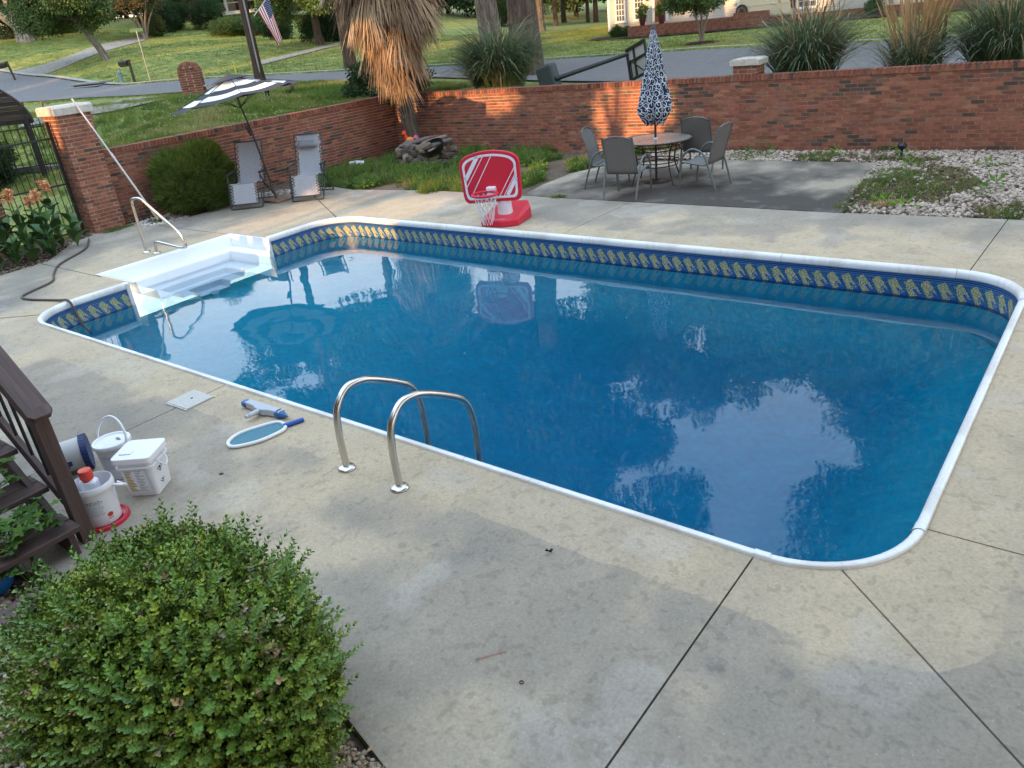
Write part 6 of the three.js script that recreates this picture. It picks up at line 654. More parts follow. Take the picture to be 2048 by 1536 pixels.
{ // brick letterbox column with a rounded top
  const p = at(392, 192, 29), t = thing('brick_letterbox', 'rounded brick letterbox column beside the street, behind the striped umbrella', 'letterbox', p, 0.85), w = 0.66, h = 0.72, d = 0.62, s = new THREE.Shape(); s.moveTo(-w / 2 + 0.01, -0.1); s.lineTo(w / 2 - 0.01, -0.1); s.lineTo(w / 2 - 0.01, h); s.absellipse(0, h, w / 2 - 0.01, w / 2 - 0.01, 0, Math.PI); s.lineTo(-w / 2 + 0.01, -0.1); part(t, 'mortar_core', new THREE.ExtrudeGeometry(s, { depth: d - 0.02, bevelEnabled: false, curveSegments: 20 }).translate(0, 0, -d / 2 + 0.01), mortarM);
  const L = []; for (let c = 0; c < 10; c++) for (let i = 0; i < 3; i++) for (const f of [-1, 1]) { const y = (c + 0.5) * 0.0715, o = (c & 1) * 0.05 - 0.025; L.push([box(0.2, 0.058, 0.03, -0.215 + i * 0.215 + (i === 1 ? o : 0), y, f * (d / 2 - 0.01)), brickC[brickKind(i + p[0], y)]]); L.push([box(0.03, 0.058, 0.19, f * (w / 2 - 0.01), y, -0.2 + i * 0.2), brickC[brickKind(i + 3, y)]]); }
  for (let k = 0; k < 14; k++) { const a = (k + 0.5) / 14 * Math.PI; for (let i = 0; i < 3; i++) L.push([box(0.03, 0.062, 0.195).rotateZ(a).translate(Math.cos(a) * (w / 2 - 0.01), h + Math.sin(a) * (w / 2 - 0.01), -0.2 + i * 0.2), brickC[brickKind(k, i)]]); for (const f of [-1, 1]) L.push([box(0.1, 0.058, 0.03).rotateZ(a).translate(Math.cos(a) * (w / 2 - 0.06), h + Math.sin(a) * (w / 2 - 0.06), f * (d / 2 - 0.01)), brickC[brickKind(k, f)]]); }
  for (let c = 0; c < 3; c++) for (let i = -1; i <= 1; i++) for (const f of [-1, 1]) { const y = h + (c + 0.5) * 0.0715, hw = Math.sqrt(Math.max(0, 0.25 * 0.25 - (y - h) ** 2)), x = i * 0.15; if (Math.abs(x) + 0.06 < hw) L.push([box(0.14, 0.058, 0.03, x, y, f * (d / 2 - 0.01)), brickC[brickKind(c, i)]]); }
  part(t, 'brickwork', colored(L), brickV).userData.kind = 'stuff'; part(t, 'box_door', rbox(0.24, 0.26, 0.03, 0.01, 0, 0.62, -d / 2 - 0.01), ironM); part(t, 'ledge', rbox(0.1, 0.04, 0.5, 0.01, w / 2 + 0.06, 0.28, 0), stoneM); part(t, 'footing', rbox(0.95, 0.12, 0.9, 0.02, 0, 0.0, 0), kerbM);
}
{ // utility pole with a flag
  const p = at(524, 175, 31), t = thing('utility_pole', 'brown wooden utility pole standing at the near roadside', 'utility pole', p); part(t, 'shaft', trunkGeo([[0, -0.3, 0], [0, 4, 0], [0, 10.5, 0]], 0.165, 0.12, 14, 10), mat([0.10, 0.065, 0.048], 0.9, { map: barkT })); part(t, 'conduit', rod([0.15, 0, 0.06], [0.15, 3.2, 0.06], 0.03, 0.03), mat([0.28, 0.28, 0.29], 0.6)); part(t, 'crossarm', box(2.4, 0.11, 0.1, 0, 9.6, 0.15), mat([0.10, 0.065, 0.048], 0.9));
  const fl = D(508, 32, 30.8), ft = D(531, 0, 30.8), f = thing('striped_flag', 'red white and blue striped flag hanging from a slanted staff on the utility pole', 'flag', [fl.x, fl.y, fl.z]); const dir = V(ft.x - fl.x, ft.y - fl.y, ft.z - fl.z); dir.multiplyScalar(1.25); part(f, 'staff', rod([0, 0, 0], dir.toArray(), 0.014, 0.012), mat([0.7, 0.7, 0.7], 0.4));
  const ft2 = canvasTex(512, 320, (c, w, h) => { for (let i = 0; i < 13; i++) { c.fillStyle = i & 1 ? '#d9d6d4' : '#a3203a'; c.fillRect(0, i * h / 13, w, h / 13 + 1); } c.fillStyle = '#1d2a52'; c.fillRect(0, 0, w * 0.4, h * 7 / 13); c.fillStyle = '#e8e8e8'; for (let r = 0; r < 9; r++) for (let k = 0; k < (r & 1 ? 5 : 6); k++) { const x = (k + (r & 1 ? 1 : 0.5)) * w * 0.4 / 6, y = (r + 0.7) * h * 7 / 13 / 9.4; c.beginPath(); for (let q = 0; q < 10; q++) { const a = q * Math.PI / 5 - H, rr2 = q & 1 ? 3 : 7; c.lineTo(x + Math.cos(a) * rr2, y + Math.sin(a) * rr2); } c.fill(); } });
  const g = new THREE.PlaneGeometry(1, 1, 40, 20), q = g.attributes.position; const u = dir.clone().normalize(), dn = V(0.13, -1, 0.12).normalize(); for (let i = 0; i < q.count; i++) { const a = q.getX(i) + 0.5, b = 0.5 - q.getY(i); const o = u.clone().multiplyScalar(dir.length() - b * 0.62 * (1 - 0.45 * a)).addScaledVector(dn, a * 1.35).add(RT.clone().multiplyScalar(0.16 * a + 0.10 * b * a)).add(V(0.05, 0, 0.08).multiplyScalar(Math.sin(b * 9 + a * 4) * a)); q.setXYZ(i, o.x, o.y, o.z); } g.computeVertexNormals(); part(f, 'cloth', g, mat([1, 1, 1], 0.85, { map: ft2 }));
}
{ // dark cat crossing the bank, log behind it
  const { MarchingCubes } = await import('three/addons/objects/MarchingCubes.js');
  const caps = [[[-0.17, 0.22, 0], [0.14, 0.22, 0], 0.075, 0.07], [[0.14, 0.22, 0], [0.24, 0.27, 0], 0.05, 0.04], [[0.25, 0.28, 0], [0.29, 0.27, 0], 0.05, 0.035], [[0.25, 0.31, 0.03], [0.25, 0.35, 0.035], 0.015, 0.006], [[0.25, 0.31, -0.03], [0.25, 0.35, -0.035], 0.015, 0.006], [[-0.2, 0.24, 0], [-0.32, 0.2, 0], 0.022, 0.018], [[-0.32, 0.2, 0], [-0.4, 0.24, 0.01], 0.018, 0.014]];
  for (const [x, dx, z] of [[0.14, 0.06, 0.035], [0.12, -0.03, -0.035], [-0.16, 0.03, 0.035], [-0.18, -0.07, -0.035]]) { const kx = x + (x < 0 ? 0.03 : -0.005); caps.push([[x, 0.2, z], [kx, 0.11, z], x < 0 ? 0.045 : 0.032, 0.02], [[kx, 0.11, z], [x + dx, 0.015, z], 0.02, 0.016], [[x + dx, 0.015, z], [x + dx + 0.03, 0.012, z], 0.016, 0.014]); }
  const res = 64, mc = new MarchingCubes(res, new THREE.MeshStandardMaterial(), false, false, 40000), half = 0.46; mc.isolation = 0; const sd = (p) => { let m = 0; for (const [a, b, r1, r2] of caps) { const A = V(...a), d = V(...b).sub(A), t = clamp(p.clone().sub(A).dot(d) / d.lengthSq()), q = p.distanceTo(A.addScaledVector(d, t)) - lerp(r1, r2, t); m += Math.exp(-q * 90); } return -Math.log(m) / 90; };
  for (let k = 0; k < res; k++) for (let j = 0; j < res; j++) for (let i = 0; i < res; i++) { const p = V((i / (res / 2) - 1) * half, (j / (res / 2) - 1) * half + 0.2, (k / (res / 2) - 1) * half); mc.field[i + j * res + k * res * res] = Math.abs(p.z) > 0.16 ? -1 : -sd(p); }
  mc.update(); const g = new THREE.BufferGeometry(), n = mc.count; g.setAttribute('position', new THREE.BufferAttribute(mc.positionArray.slice(0, n * 3), 3)); g.setAttribute('normal', new THREE.BufferAttribute(mc.normalArray.slice(0, n * 3), 3)); g.scale(half, half, half).translate(0, 0.2, 0); const c = onGround(537, 199); single('cat', g, mat([0.022, 0.018, 0.017], 0.85), 'dark cat walking across the grass bank below the utility pole', 'cat', [c.x, c.y + 0.09, c.z], -0.62);
  const lg = onGround(580, 186); single('log', trunkGeo([[-0.4, 0.08, 0], [0, 0.1, 0.02], [0.42, 0.07, 0]], 0.1, 0.09, 10, 10), mat([0.15, 0.115, 0.095], 0.95, { map: barkT }), 'short grey-brown log lying on the bank behind the cat', 'log', [lg.x, lg.y + 0.03, lg.z], -0.7);
}
// ---------------------------------------------------------------- houses across the street
{
  const A = D(1220, 72, 50), B = D(1840, 36, 45), dx = B.x - A.x, dz = B.z - A.z, L0 = Math.hypot(dx, dz), y0 = Math.min(ground(A.x, A.z), ground(B.x, B.z)) - 0.1; const ux = dx / L0, uz = dz / L0, nrm = V(-uz, 0, ux); // outward, to the street
  const F = (px, py) => { const d = ray(px, py), t = V(A.x - CAM.x, 0, A.z - CAM.z).dot(nrm) / d.dot(nrm), p = CAM.clone().addScaledVector(d, t); return [(p.x - A.x) * ux + (p.z - A.z) * uz, p.y - y0]; };
  const h = thing('white_house', 'white clapboard house with brick porch across the street', 'house', [A.x, y0, A.z], Math.atan2(-uz, ux)); const sid = mat([0.62, 0.61, 0.56], 0.75, { map: rep(grainT, 0.3) }), trim = mat([0.72, 0.72, 0.70], 0.6), brick = mat([0.24, 0.10, 0.065], 0.9, { map: rep(brickT, 2) }), L = L0 + 6, HT = 5.6, base = F(1235, 62)[1];
  part(h, 'wall', box(L, HT, 8, L / 2, HT / 2, -4.02), sid); const laps = []; for (let y = base; y < HT; y += 0.115) { const g = new THREE.BoxGeometry(L + 0.02, 0.118, 0.02); g.rotateX(0.10); laps.push(g.translate(L / 2, y + 0.058, 0.0)); const g2 = new THREE.BoxGeometry(8, 0.118, 0.02); g2.rotateX(0.1); g2.rotateY(-H); laps.push(g2.translate(-0.005, y + 0.058, -4)); } part(h, 'siding', mg(laps), sid).userData.kind = 'stuff';
  part(h, 'foundation', box(L + 0.04, base, 8.04, L / 2, base / 2 - 0.002, -4), brick); for (const x of [0.0, F(1478, 30)[0]]) part(h, 'corner_board', box(0.14, HT - base, 0.06, x, (HT + base) / 2, 0.02), trim);
  const win = (x0, x1, y0_, y1) => { const W = x1 - x0, Hh = y1 - y0_, f = part(h, 'window', box(W + 0.16, Hh + 0.16, 0.05, (x0 + x1) / 2, (y0_ + y1) / 2, 0.03), trim); for (let i = 0; i < 3; i++) for (let j = 0; j < 6; j++) part(f, 'pane', box(W / 3 - 0.03, Hh / 6 - 0.03, 0.012, x0 + (i + 0.5) * W / 3, y0_ + (j + 0.5) * Hh / 6, 0.052), mat([0.09, 0.10, 0.11], 0.1)); part(f, 'sill', box(W + 0.24, 0.06, 0.1, (x0 + x1) / 2, y0_ - 0.08, 0.06), trim); };
  { const a = F(1234, 43), b = F(1250, 43); win(a[0], b[0], a[1], a[1] + 1.75); const c = F(1271, 39), d = F(1288, 39); win(c[0], d[0], c[1], c[1] + 1.75); }
  { const a = F(1311, 44), b = F(1332, 44), d = part(h, 'door', box(b[0] - a[0], 2.1, 0.05, (a[0] + b[0]) / 2, a[1] + 1.05, 0.04), mat([0.10, 0.035, 0.028], 0.5)); for (const x of [a[0] - 0.08, b[0] + 0.08]) part(d, 'casing', box(0.14, 2.3, 0.07, x, a[1] + 1.15, 0.045), trim); part(d, 'header', box(b[0] - a[0] + 0.4, 0.2, 0.08, (a[0] + b[0]) / 2, a[1] + 2.2, 0.045), trim); part(d, 'handle', box(0.04, 0.14, 0.05, b[0] - 0.1, a[1] + 1.0, 0.08), steelM);
    const lamp = F(1296, 2); part(h, 'wall_lantern', lathe([[0, 0], [0.06, 0.03], [0.08, 0.2], [0.0, 0.27]], 8).translate(lamp[0], lamp[1], 0.14), ironM);
    const p0 = F(1272, 60), p1 = F(1472, 50); const top = F(1320, 47)[1]; part(h, 'porch', box(p1[0] - p0[0], top, 1.1, (p0[0] + p1[0]) / 2, top / 2, 0.56), brick); part(h, 'porch_step', box(1.6, top * 0.5, 0.4, (a[0] + b[0]) / 2, top * 0.25, 1.3), brick);
    let k = 0; for (const x of [F(1296, 45)[0], F(1334, 45)[0]]) { const pot = thing('planter', k++ ? 'dark red planter on the near side of the porch door, under the small tree' : 'dark red planter between the window and the porch door', 'planter', h.localToWorld(V(x, top, 0.75)).toArray(), 0, 'planters on the brick porch'); part(pot, 'pot', lathe([[0, 0], [0.13, 0], [0.19, 0.42], [0.2, 0.45], [0.17, 0.45], [0, 0.38]], 18), mat([0.07, 0.02, 0.02], 0.4)); crown(pot, 'foliage', [0, 0.7, 0], [0.28, 0.42, 0.28], 60, 0.2, [0.06, 0.12, 0.03], { clumps: 8, geo: sprayS[0] }); } }
  { const a = F(1480, 36), b = F(1580, 28), g = part(h, 'garage_door', box(b[0] - a[0], 2.3, 0.06, (a[0] + b[0]) / 2, a[1] + 1.15, 0.05), mat([0.60, 0.55, 0.40], 0.7)); for (let i = 1; i < 4; i++) part(g, 'panel_rail', box(b[0] - a[0] - 0.1, 0.05, 0.03, (a[0] + b[0]) / 2, a[1] + i * 0.55, 0.085), mat([0.66, 0.61, 0.46], 0.7)); const w = part(h, 'wagon_wheel', new THREE.TorusGeometry(0.28, 0.045, 10, 32).translate(F(1485, 22)[0], F(1485, 22)[1], 0.14), mat([0.05, 0.035, 0.03], 0.8)); for (let i = 0; i < 6; i++) part(w, 'spoke', box(0.03, 0.52, 0.03).rotateZ(i * Math.PI / 6).translate(F(1485, 22)[0], F(1485, 22)[1], 0.14), mat([0.05, 0.035, 0.03], 0.8));
    const s0 = F(1472, 55), s1 = F(1540, 40); for (let i = 0; i < 3; i++) part(h, 'brick_step', box(s1[0] - s0[0], 0.18 * (3 - i) + 0.25, 0.4, (s0[0] + s1[0]) / 2, (0.18 * (3 - i) + 0.25) / 2, 0.25 + i * 0.4), brick); const t = F(1582, 16), u = F(1590, 16); part(h, 'shutter', box(u[0] - t[0], 1.6, 0.05, (t[0] + u[0]) / 2, t[1] + 0.8, 0.03), mat([0.12, 0.03, 0.03], 0.6)); const v = F(1640, 0); win(u[0] + 0.15, u[0] + 1.05, t[1], t[1] + 1.6); }
  const rs = new THREE.Shape([[-8.7, 0], [0.7, 0], [-4, 2.6]].map((q) => new THREE.Vector2(...q))); part(h, 'roof', new THREE.ExtrudeGeometry(rs, { depth: L + 0.8, bevelEnabled: false }).rotateY(H).scale(1, 1, -1).rotateY(0).translate(-0.4, HT, 0), mat([0.09, 0.085, 0.08], 0.95, { map: rep(grainT, 0.6) }));
  for (const [px, py, r, lab] of [[1243, 62, 0.35, 'small dark shrub under the house window nearest the corner'], [1264, 62, 0.32, 'small dark shrub between the window and the brick porch'], [1752, 30, 0.5, 'small green shrub at the brick foundation beyond the straw pampas']]) { const q = F(px, py), w = h.localToWorld(V(q[0], 0, 0.75)), s = thing('foundation_shrub', lab, 'shrub', [w.x, ground(w.x, w.z), w.z]); crown(s, 'foliage', [0, r * 0.9, 0], [r, r, r], 170, 0.16, [0.05, 0.10, 0.025], { clumps: 10 }); part(s, 'stem', rod([0, -0.05, 0], [0, r, 0], 0.03, 0.015), barkM); }
  const mp = h.localToWorld(V(L * 0.45, 0, 1.3)); const P = []; for (let i = 0; i <= 20; i++) P.push(h.localToWorld(V(lerp(-0.5, L, i / 20), 0, 2.1 + 0.3 * Math.sin(i)))); strip('mulch_border', [0, 5, 10, 15, 20].map((i) => [P[i].x, P[i].z]), [0, 1, 2, 3, 4].map((i) => { const q = h.localToWorld(V(lerp(-0.5, L, i / 4), 0, 0.3)); return [q.x, q.z]; }), mat([0.12, 0.05, 0.035], 0.95, { map: soilT }), 0.07, 0.5);
}
{ // sunlit house on the hill
  const A = at(345, 42, 104), h = thing('hill_house', 'sunlit tan house with white porch columns on the hill', 'house', [A[0], A[1] - 0.4, A[2]], 0.62), wl = mat([0.45, 0.36, 0.24], 0.8, { map: rep(grainT, 0.3) }), tr = mat([0.66, 0.63, 0.57], 0.6); part(h, 'wall', box(16, 4.4, 9, 6.2, 2.2, -4.6), wl); for (let i = 0; i < 4; i++) part(h, 'column', new THREE.CylinderGeometry(0.16, 0.18, 3.2, 14).translate(5.2 + i * 1.9, 1.9, 1.6), tr); part(h, 'porch_floor', box(8, 0.35, 2.4, 8.2, 0.18, 1.0), tr); part(h, 'porch_beam', box(8, 0.35, 0.3, 8.2, 3.65, 1.6), tr); for (const x of [6, 10.2]) { const w = part(h, 'window', box(1.3, 1.8, 0.08, x, 2.1, -0.08), tr); part(w, 'pane', box(1.1, 1.6, 0.03, x, 2.1, -0.03), mat([0.03, 0.03, 0.04], 0.15)); } part(h, 'door', box(1, 2.2, 0.1, 8.1, 1.4, -0.06), mat([0.06, 0.03, 0.02], 0.5)); const pr = part(h, 'porch_rail', box(7.6, 0.08, 0.08, 8.2, 1.2, 1.6), tr); const sh = new THREE.Shape([[-1.8, 0], [10.6, 0], [4.4, 3.2]].map((q) => new THREE.Vector2(...q))); part(h, 'roof', new THREE.ExtrudeGeometry(sh, { depth: 17, bevelEnabled: false }).rotateY(H).translate(-2.4, 4.4, 0.9).translate(0, 0, 0), mat([0.13, 0.10, 0.085], 0.95)); part(h, 'gable_wing', box(4.2, 4.6, 2, 0.6, 2.3, 0.4), wl); part(h, 'shutter', box(0.5, 1.7, 0.06, 1.8, 2.2, 1.44), mat([0.06, 0.05, 0.04], 0.7));
}
// ---------------------------------------------------------------- trees
function tree(name, label, pos, o) { // o: h trunk height, r0,r1, lean [dx,dz], limbs, crowns [[cx,cy,cz,rx,ry,rz,n]], size, col, bark, group
  const t = thing(name, label, 'tree', pos, 0, o.group), L = o.lean || [0, 0], pts = o.path || [[0, -0.4, 0], [L[0] * 0.3, o.h * 0.35, L[1] * 0.3], [L[0] * 0.65, o.h * 0.7, L[1] * 0.65], [L[0], o.h, L[1]]], geos = [trunkGeo(pts, o.r0, o.r1 ?? o.r0 * 0.5, o.fine ? 14 : 9, 22)];
  const top = pts[pts.length - 1], c3 = new THREE.CatmullRomCurve3(pts.map((p) => V(...p)));
  for (const c of o.crowns) for (let i = 0; i < (o.limbs ?? 4); i++) { const f = c3.getPoint(rr(0.5, 0.98)), e2 = [c[0] + rr(-0.6, 0.6) * c[3], c[1] + rr(-0.5, 0.6) * c[4], c[2] + rr(-0.6, 0.6) * c[5]]; geos.push(trunkGeo([f.toArray(), [lerp(f.x, e2[0], 0.5), lerp(f.y, e2[1], 0.62), lerp(f.z, e2[2], 0.5)], e2], (o.r1 ?? o.r0 * 0.5) * 0.55, 0.02, 6, 8)); }
  part(t, 'trunk', mg(geos), o.bark || barkM);
  for (const c of o.crowns) crown(t, 'crown', [c[0], c[1], c[2]], [c[3], c[4], c[5]], c[6], o.size || 0.6, o.col || [0.07, 0.12, 0.03], { clumps: o.clumps || 24, lump: o.lump || 1, hole: o.hole ? (p) => o.hole(p[0] + pos[0], p[1] + pos[1], p[2] + pos[2]) : null, geo: o.geo, mat: o.leaf || leafFar });
  return t;
}
const polar = (az, d) => { const a = az * Math.PI / 180; return [Math.sin(a) * d, -Math.cos(a) * d]; }; // az 0 = -z, negative = -x
const onG = (x, z) => [x, ground(x, z), z];
// the two big trunks by the street whose crowns fill the pool's reflection
{ const p = at(1056, 150, 27.5); tree('oak_tree', 'massive grey tree trunk rising beside the tall green pampas grass', p, { h: 13, r0: 0.50, r1: 0.3, fine: 1, lean: [-0.5, -0.4], bark: barkM, limbs: 5, size: 0.55, col: [0.095, 0.14, 0.035], clumps: 60, lump: 0.7, crowns: [[-1, 15.5, -1, 6.6, 6.5, 6, 4300], [-6.5, 12.5, 0, 5.2, 5, 4.6, 2300], [-1.5, 9.6, 0.5, 5.2, 2.6, 4.6, 1500]] }); }
{ const p = at(992, 140, 31); tree('oak_tree', 'grey tree trunk standing between the palm and the massive trunk', p, { h: 12, r0: 0.42, r1: 0.26, fine: 1, lean: [-0.8, 0.2], bark: barkGrey, limbs: 5, size: 0.55, col: [0.095, 0.14, 0.035], clumps: 56, lump: 0.7, crowns: [[-3, 14, -2, 6, 6, 5.6, 3300], [-7, 9.2, 1.5, 3.6, 3, 3.4, 1300], [0.5, 9.2, -1, 4.6, 2.6, 4.4, 1400]] }); }
// right: loose tree out of the frame, reflected near the pool's ladder end
{ const [x, z] = polar(-2.5, 27); tree('street_tree', 'loose-crowned tree standing beyond the far end of the street wall', onG(x, z), { h: 13, r0: 0.36, lean: [-1.2, 0], limbs: 8, size: 0.5, col: [0.08, 0.12, 0.03], clumps: 64, lump: 0.62, crowns: [[-3.2, 16.2, 0, 4.4, 6.2, 4.4, 2500], [-1.6, 10.6, -0.5, 4.4, 3.4, 3.6, 1700]] }); }
// left: tall tree with a high open crown and lower trees behind, seen in the reflection
{ const [x, z] = polar(-48.5, 46); tree('pine_tree', 'tall open tree behind the utility pole, mostly seen mirrored in the pool', onG(x, z), { h: 17, r0: 0.34, limbs: 6, size: 0.6, col: [0.085, 0.115, 0.03], lump: 0.7, clumps: 26, crowns: [[-4.6, 15.5, 3.8, 5.4, 5, 5, 1500]] }); }
{ const [x, z] = polar(-71.5, 44); tree('pine_tree', 'tall high-crowned tree at the left edge of the street, mirrored by the pool steps', onG(x, z), { h: 19, r0: 0.38, limbs: 6, size: 0.62, col: [0.06, 0.095, 0.03], lump: 0.75, clumps: 26, crowns: [[2.2, 17.2, -1.5, 5.6, 4.6, 5, 1900], [4.6, 14.6, -3, 2.6, 2.2, 2.6, 420]] }); }
// named trees of the far lawn
{ const p = at(216, 119, 66); tree('maple_tree', 'leaning leafy tree on the lawn beside the far driveway', p, { path: [[0, -0.3, 0], [-0.45, 1.0, 0.25], [-1.1, 2.2, 0.6], [-1.6, 3.4, 0.9]], r0: 0.26, r1: 0.16, bark: barkGrey, size: 0.5, col: [0.075, 0.13, 0.032], clumps: 34, crowns: [[-2.1, 4.3, 1.3, 3.5, 2.6, 3.2, 2600]] }); }
{ const p = at(56, 88, 86), t = tree('sycamore_tree', 'forked pale-barked tree at the top of the far driveway', p, { path: [[0, -0.4, 0], [-0.1, 1.2, 0.1], [-0.3, 3, 0.2], [-0.6, 7, 0.4]], r0: 0.62, r1: 0.34, bark: barkPale, size: 0.75, col: [0.07, 0.115, 0.03], crowns: [[-1, 9, 0, 5, 4, 5, 1700], [3.4, 8.2, -2.4, 3.4, 3, 3.4, 900]] }); part(t, 'fork_limb', trunkGeo([[0, 0.9, 0], [-1.2, 2.3, 0.9], [-2.6, 4.6, 1.9]], 0.4, 0.22, 10, 12), barkPale); }
{ const p = at(293, 79, 82), t = tree('crape_myrtle', 'multi-stemmed tree with reddish foliage on the lawn below the hill house', p, { h: 2.4, r0: 0.17, r1: 0.09, lean: [0.3, 0], limbs: 3, bark: barkPale, size: 0.45, col: [0.105, 0.085, 0.03], clumps: 30, crowns: [[-1.2, 4.2, 0.6, 4.2, 2.3, 3.4, 1900]] }); for (let i = 0; i < 6; i++) { const a = i * 1.05; part(t, 'stem', trunkGeo([[0, -0.1, 0], [Math.cos(a) * 0.5, 1.2, Math.sin(a) * 0.5], [Math.cos(a) * 1.7, 3.1, Math.sin(a) * 1.7]], 0.1, 0.05, 7, 8), barkPale); } }
{ const p = at(640, 92, 62), t = tree('hanging_tree', 'bright green tree with a hanging branch beside the striped flag', p, { h: 6, r0: 0.3, size: 0.55, col: [0.10, 0.17, 0.045], clumps: 30, crowns: [[-0.6, 5.6, 0.5, 4.6, 3.0, 4, 2600], [-2.2, 2.9, 1.6, 1.0, 1.5, 1.0, 260], [1.8, 3.6, 0, 2.2, 1.7, 2, 520]] }); }
{ const p = at(1403, 90, 40), t = tree('dogwood_tree', 'small multi-stemmed tree in a mulch ring in front of the white house', p, { h: 1.5, r0: 0.07, r1: 0.045, limbs: 5, bark: barkPale, size: 0.3, col: [0.085, 0.15, 0.045], clumps: 26, crowns: [[-0.1, 2.35, 0.1, 1.75, 1.05, 1.5, 1500]] }); for (let i = 0; i < 4; i++) { const a = i * 1.57 + 0.4; part(t, 'stem', trunkGeo([[0, -0.1, 0], [Math.cos(a) * 0.18, 0.7, Math.sin(a) * 0.18], [Math.cos(a) * 0.65, 1.8, Math.sin(a) * 0.65]], 0.055, 0.025, 7, 8), barkPale); }
  single('mulch_ring', lathe([[0, 0.12], [0.5, 0.1], [0.8, 0.05], [0.95, -0.08]], 28), mat([0.13, 0.05, 0.035], 0.95, { map: soilT }), 'red-brown mulch ring round the small multi-stemmed tree', 'mulch', [p[0], p[1], p[2]]); }
for (const [px, py, d, r0, lab] of [[1082, 62, 64, 0.34, 'sunlit tree trunk on the far lawn beside the massive trunk'], [1112, 52, 76, 0.22, 'thin dark tree trunk on the far lawn behind the sunlit trunk'], [1176, 44, 84, 0.2, 'slim dark tree trunk on the shaded far lawn'], [1192, 43, 82, 0.26, 'dark tree trunk on the far lawn nearest the white house'], [1128, 46, 88, 0.28, 'dark tree trunk deep in the shaded far lawn']]) tree('lawn_tree', lab, at(px, py, d), { h: 9, r0, bark: r0 > 0.3 ? barkGrey : barkM, size: 0.75, limbs: 3, col: [0.085, 0.125, 0.03], crowns: [[rr(-1, 1), 8.2, 0, 4.6, 4.4, 4.6, 1100], [rr(-1, 1), 4.4, 0.5, 2.6, 1.2, 2.6, 240]], group: 'trees on the far lawn' });
{ // back row of the hill: each its own tree
  let k = 0; const spots = [[-72, 100], [-69, 118], [-66.5, 104], [-64, 122], [-61.5, 116], [-58.5, 98], [-55.5, 112], [-52, 100], [-48.5, 108], [-45, 96], [-41.5, 112], [-38, 104], [-35.5, 116], [-33, 100], [-30, 112], [-27, 92], [-22, 90], [-17, 92], [-12, 88], [-7, 90], [-2, 92]];
  for (const [az, d] of spots) { const [x, z] = polar(az, d), b = onG(x, z), s = rr(0.85, 1.2); tree('woodland_tree', 'broad woodland tree in the row behind the far lawns', b, { h: 8 * s, r0: 0.3, limbs: 2, size: 1.15, col: vary(k % 3 === 0 ? [0.095, 0.12, 0.03] : [0.055, 0.09, 0.026], 0.1), clumps: 22, lump: 1.1, crowns: [[0, 8.2 * s, 0, 5.4 * s, 6.6 * s, 5.4 * s, 900], [rr(-2, 2), 3.2, 1.5, 4.2, 2.8, 3, 330]], group: 'woodland row behind the lawns' }); k++; }
}
for (const [az, d, hh] of [[-25, 60, 28], [-20.5, 57, 25], [-16.5, 60, 26], [-12.5, 57, 27], [-8.5, 60, 29], [-4, 57, 29], [-29.5, 62, 27], [0.5, 58, 27]]) { const [x, z] = polar(az, d); tree('tall_oak', 'towering tree behind the white house, seen mirrored in the pool', onG(x, z), { h: hh * 0.7, r0: 0.5, limbs: 3, size: 0.95, col: [0.07, 0.11, 0.03], clumps: 60, lump: 0.75, crowns: [[0, hh * 0.68, 0, 4.6, hh * 0.32, 4.4, 1500], [0, hh * 0.34, 0, 4.2, hh * 0.2, 4, 800]], group: 'towering trees behind the white house' }); }
// rounded bushes and hedges
for (const [px, py, d, rx, ry, lab, col] of [[345, 58, 88, 2.3, 1.35, 'dark rounded hedge in front of the hill house gable', [0.035, 0.07, 0.022]], [418, 50, 88, 1.9, 1.5, 'dark rounded hedge below the hill house porch', [0.037, 0.072, 0.022]], [310, 72, 84, 1.2, 1.1, 'lighter shrub between the reddish tree and the hedge', [0.085, 0.105, 0.03]], [480, 62, 82, 3.4, 0.8, 'low spreading hedge on the slope below the hill house', [0.05, 0.10, 0.03]], [560, 72, 74, 1.7, 1.5, 'dark rounded bush under the striped flag', [0.035, 0.07, 0.022]], [652, 78, 66, 2.3, 1.6, 'dark rounded bush beside the palm fronds', [0.03, 0.062, 0.02]], [20, 60, 92, 3.6, 2.6, 'dark bush at the top of the far driveway', [0.03, 0.06, 0.02]], [120, 62, 92, 2.6, 2.4, 'bright yellow-green bush behind the leaning lawn tree', [0.16, 0.17, 0.03]], [700, 80, 66, 1.9, 1.3, 'rounded bush behind the palm skirt', [0.05, 0.085, 0.025]], [1030, 55, 84, 3.5, 2.2, 'broad dark bush behind the massive tree trunk', [0.05, 0.08, 0.024]]]) { const p = at(px, py, d), s = thing('round_bush', lab, 'bush', p); crown(s, 'foliage', [0, ry * 0.85, 0], [rx, ry, rx * 0.8], Math.round(380 * rx), 0.36, col, { clumps: 26, lump: 1.25 }); part(s, 'stem', rod([0, -0.2, 0], [0, ry, 0], 0.12, 0.05), barkM); }
{ const p = onGround(40, 372), s = thing('gate_shrub', 'dark green shrub behind the iron gate pickets', 'bush', [p.x, p.y, p.z]); crown(s, 'foliage', [-0.5, 0.45, 0.3], [0.55, 0.7, 0.5], 420, 0.16, [0.03, 0.065, 0.02], { clumps: 16, lump: 1.2 }); part(s, 'stem', rod([-0.5, -0.1, 0.3], [-0.5, 0.6, 0.3], 0.04, 0.02), barkM); }
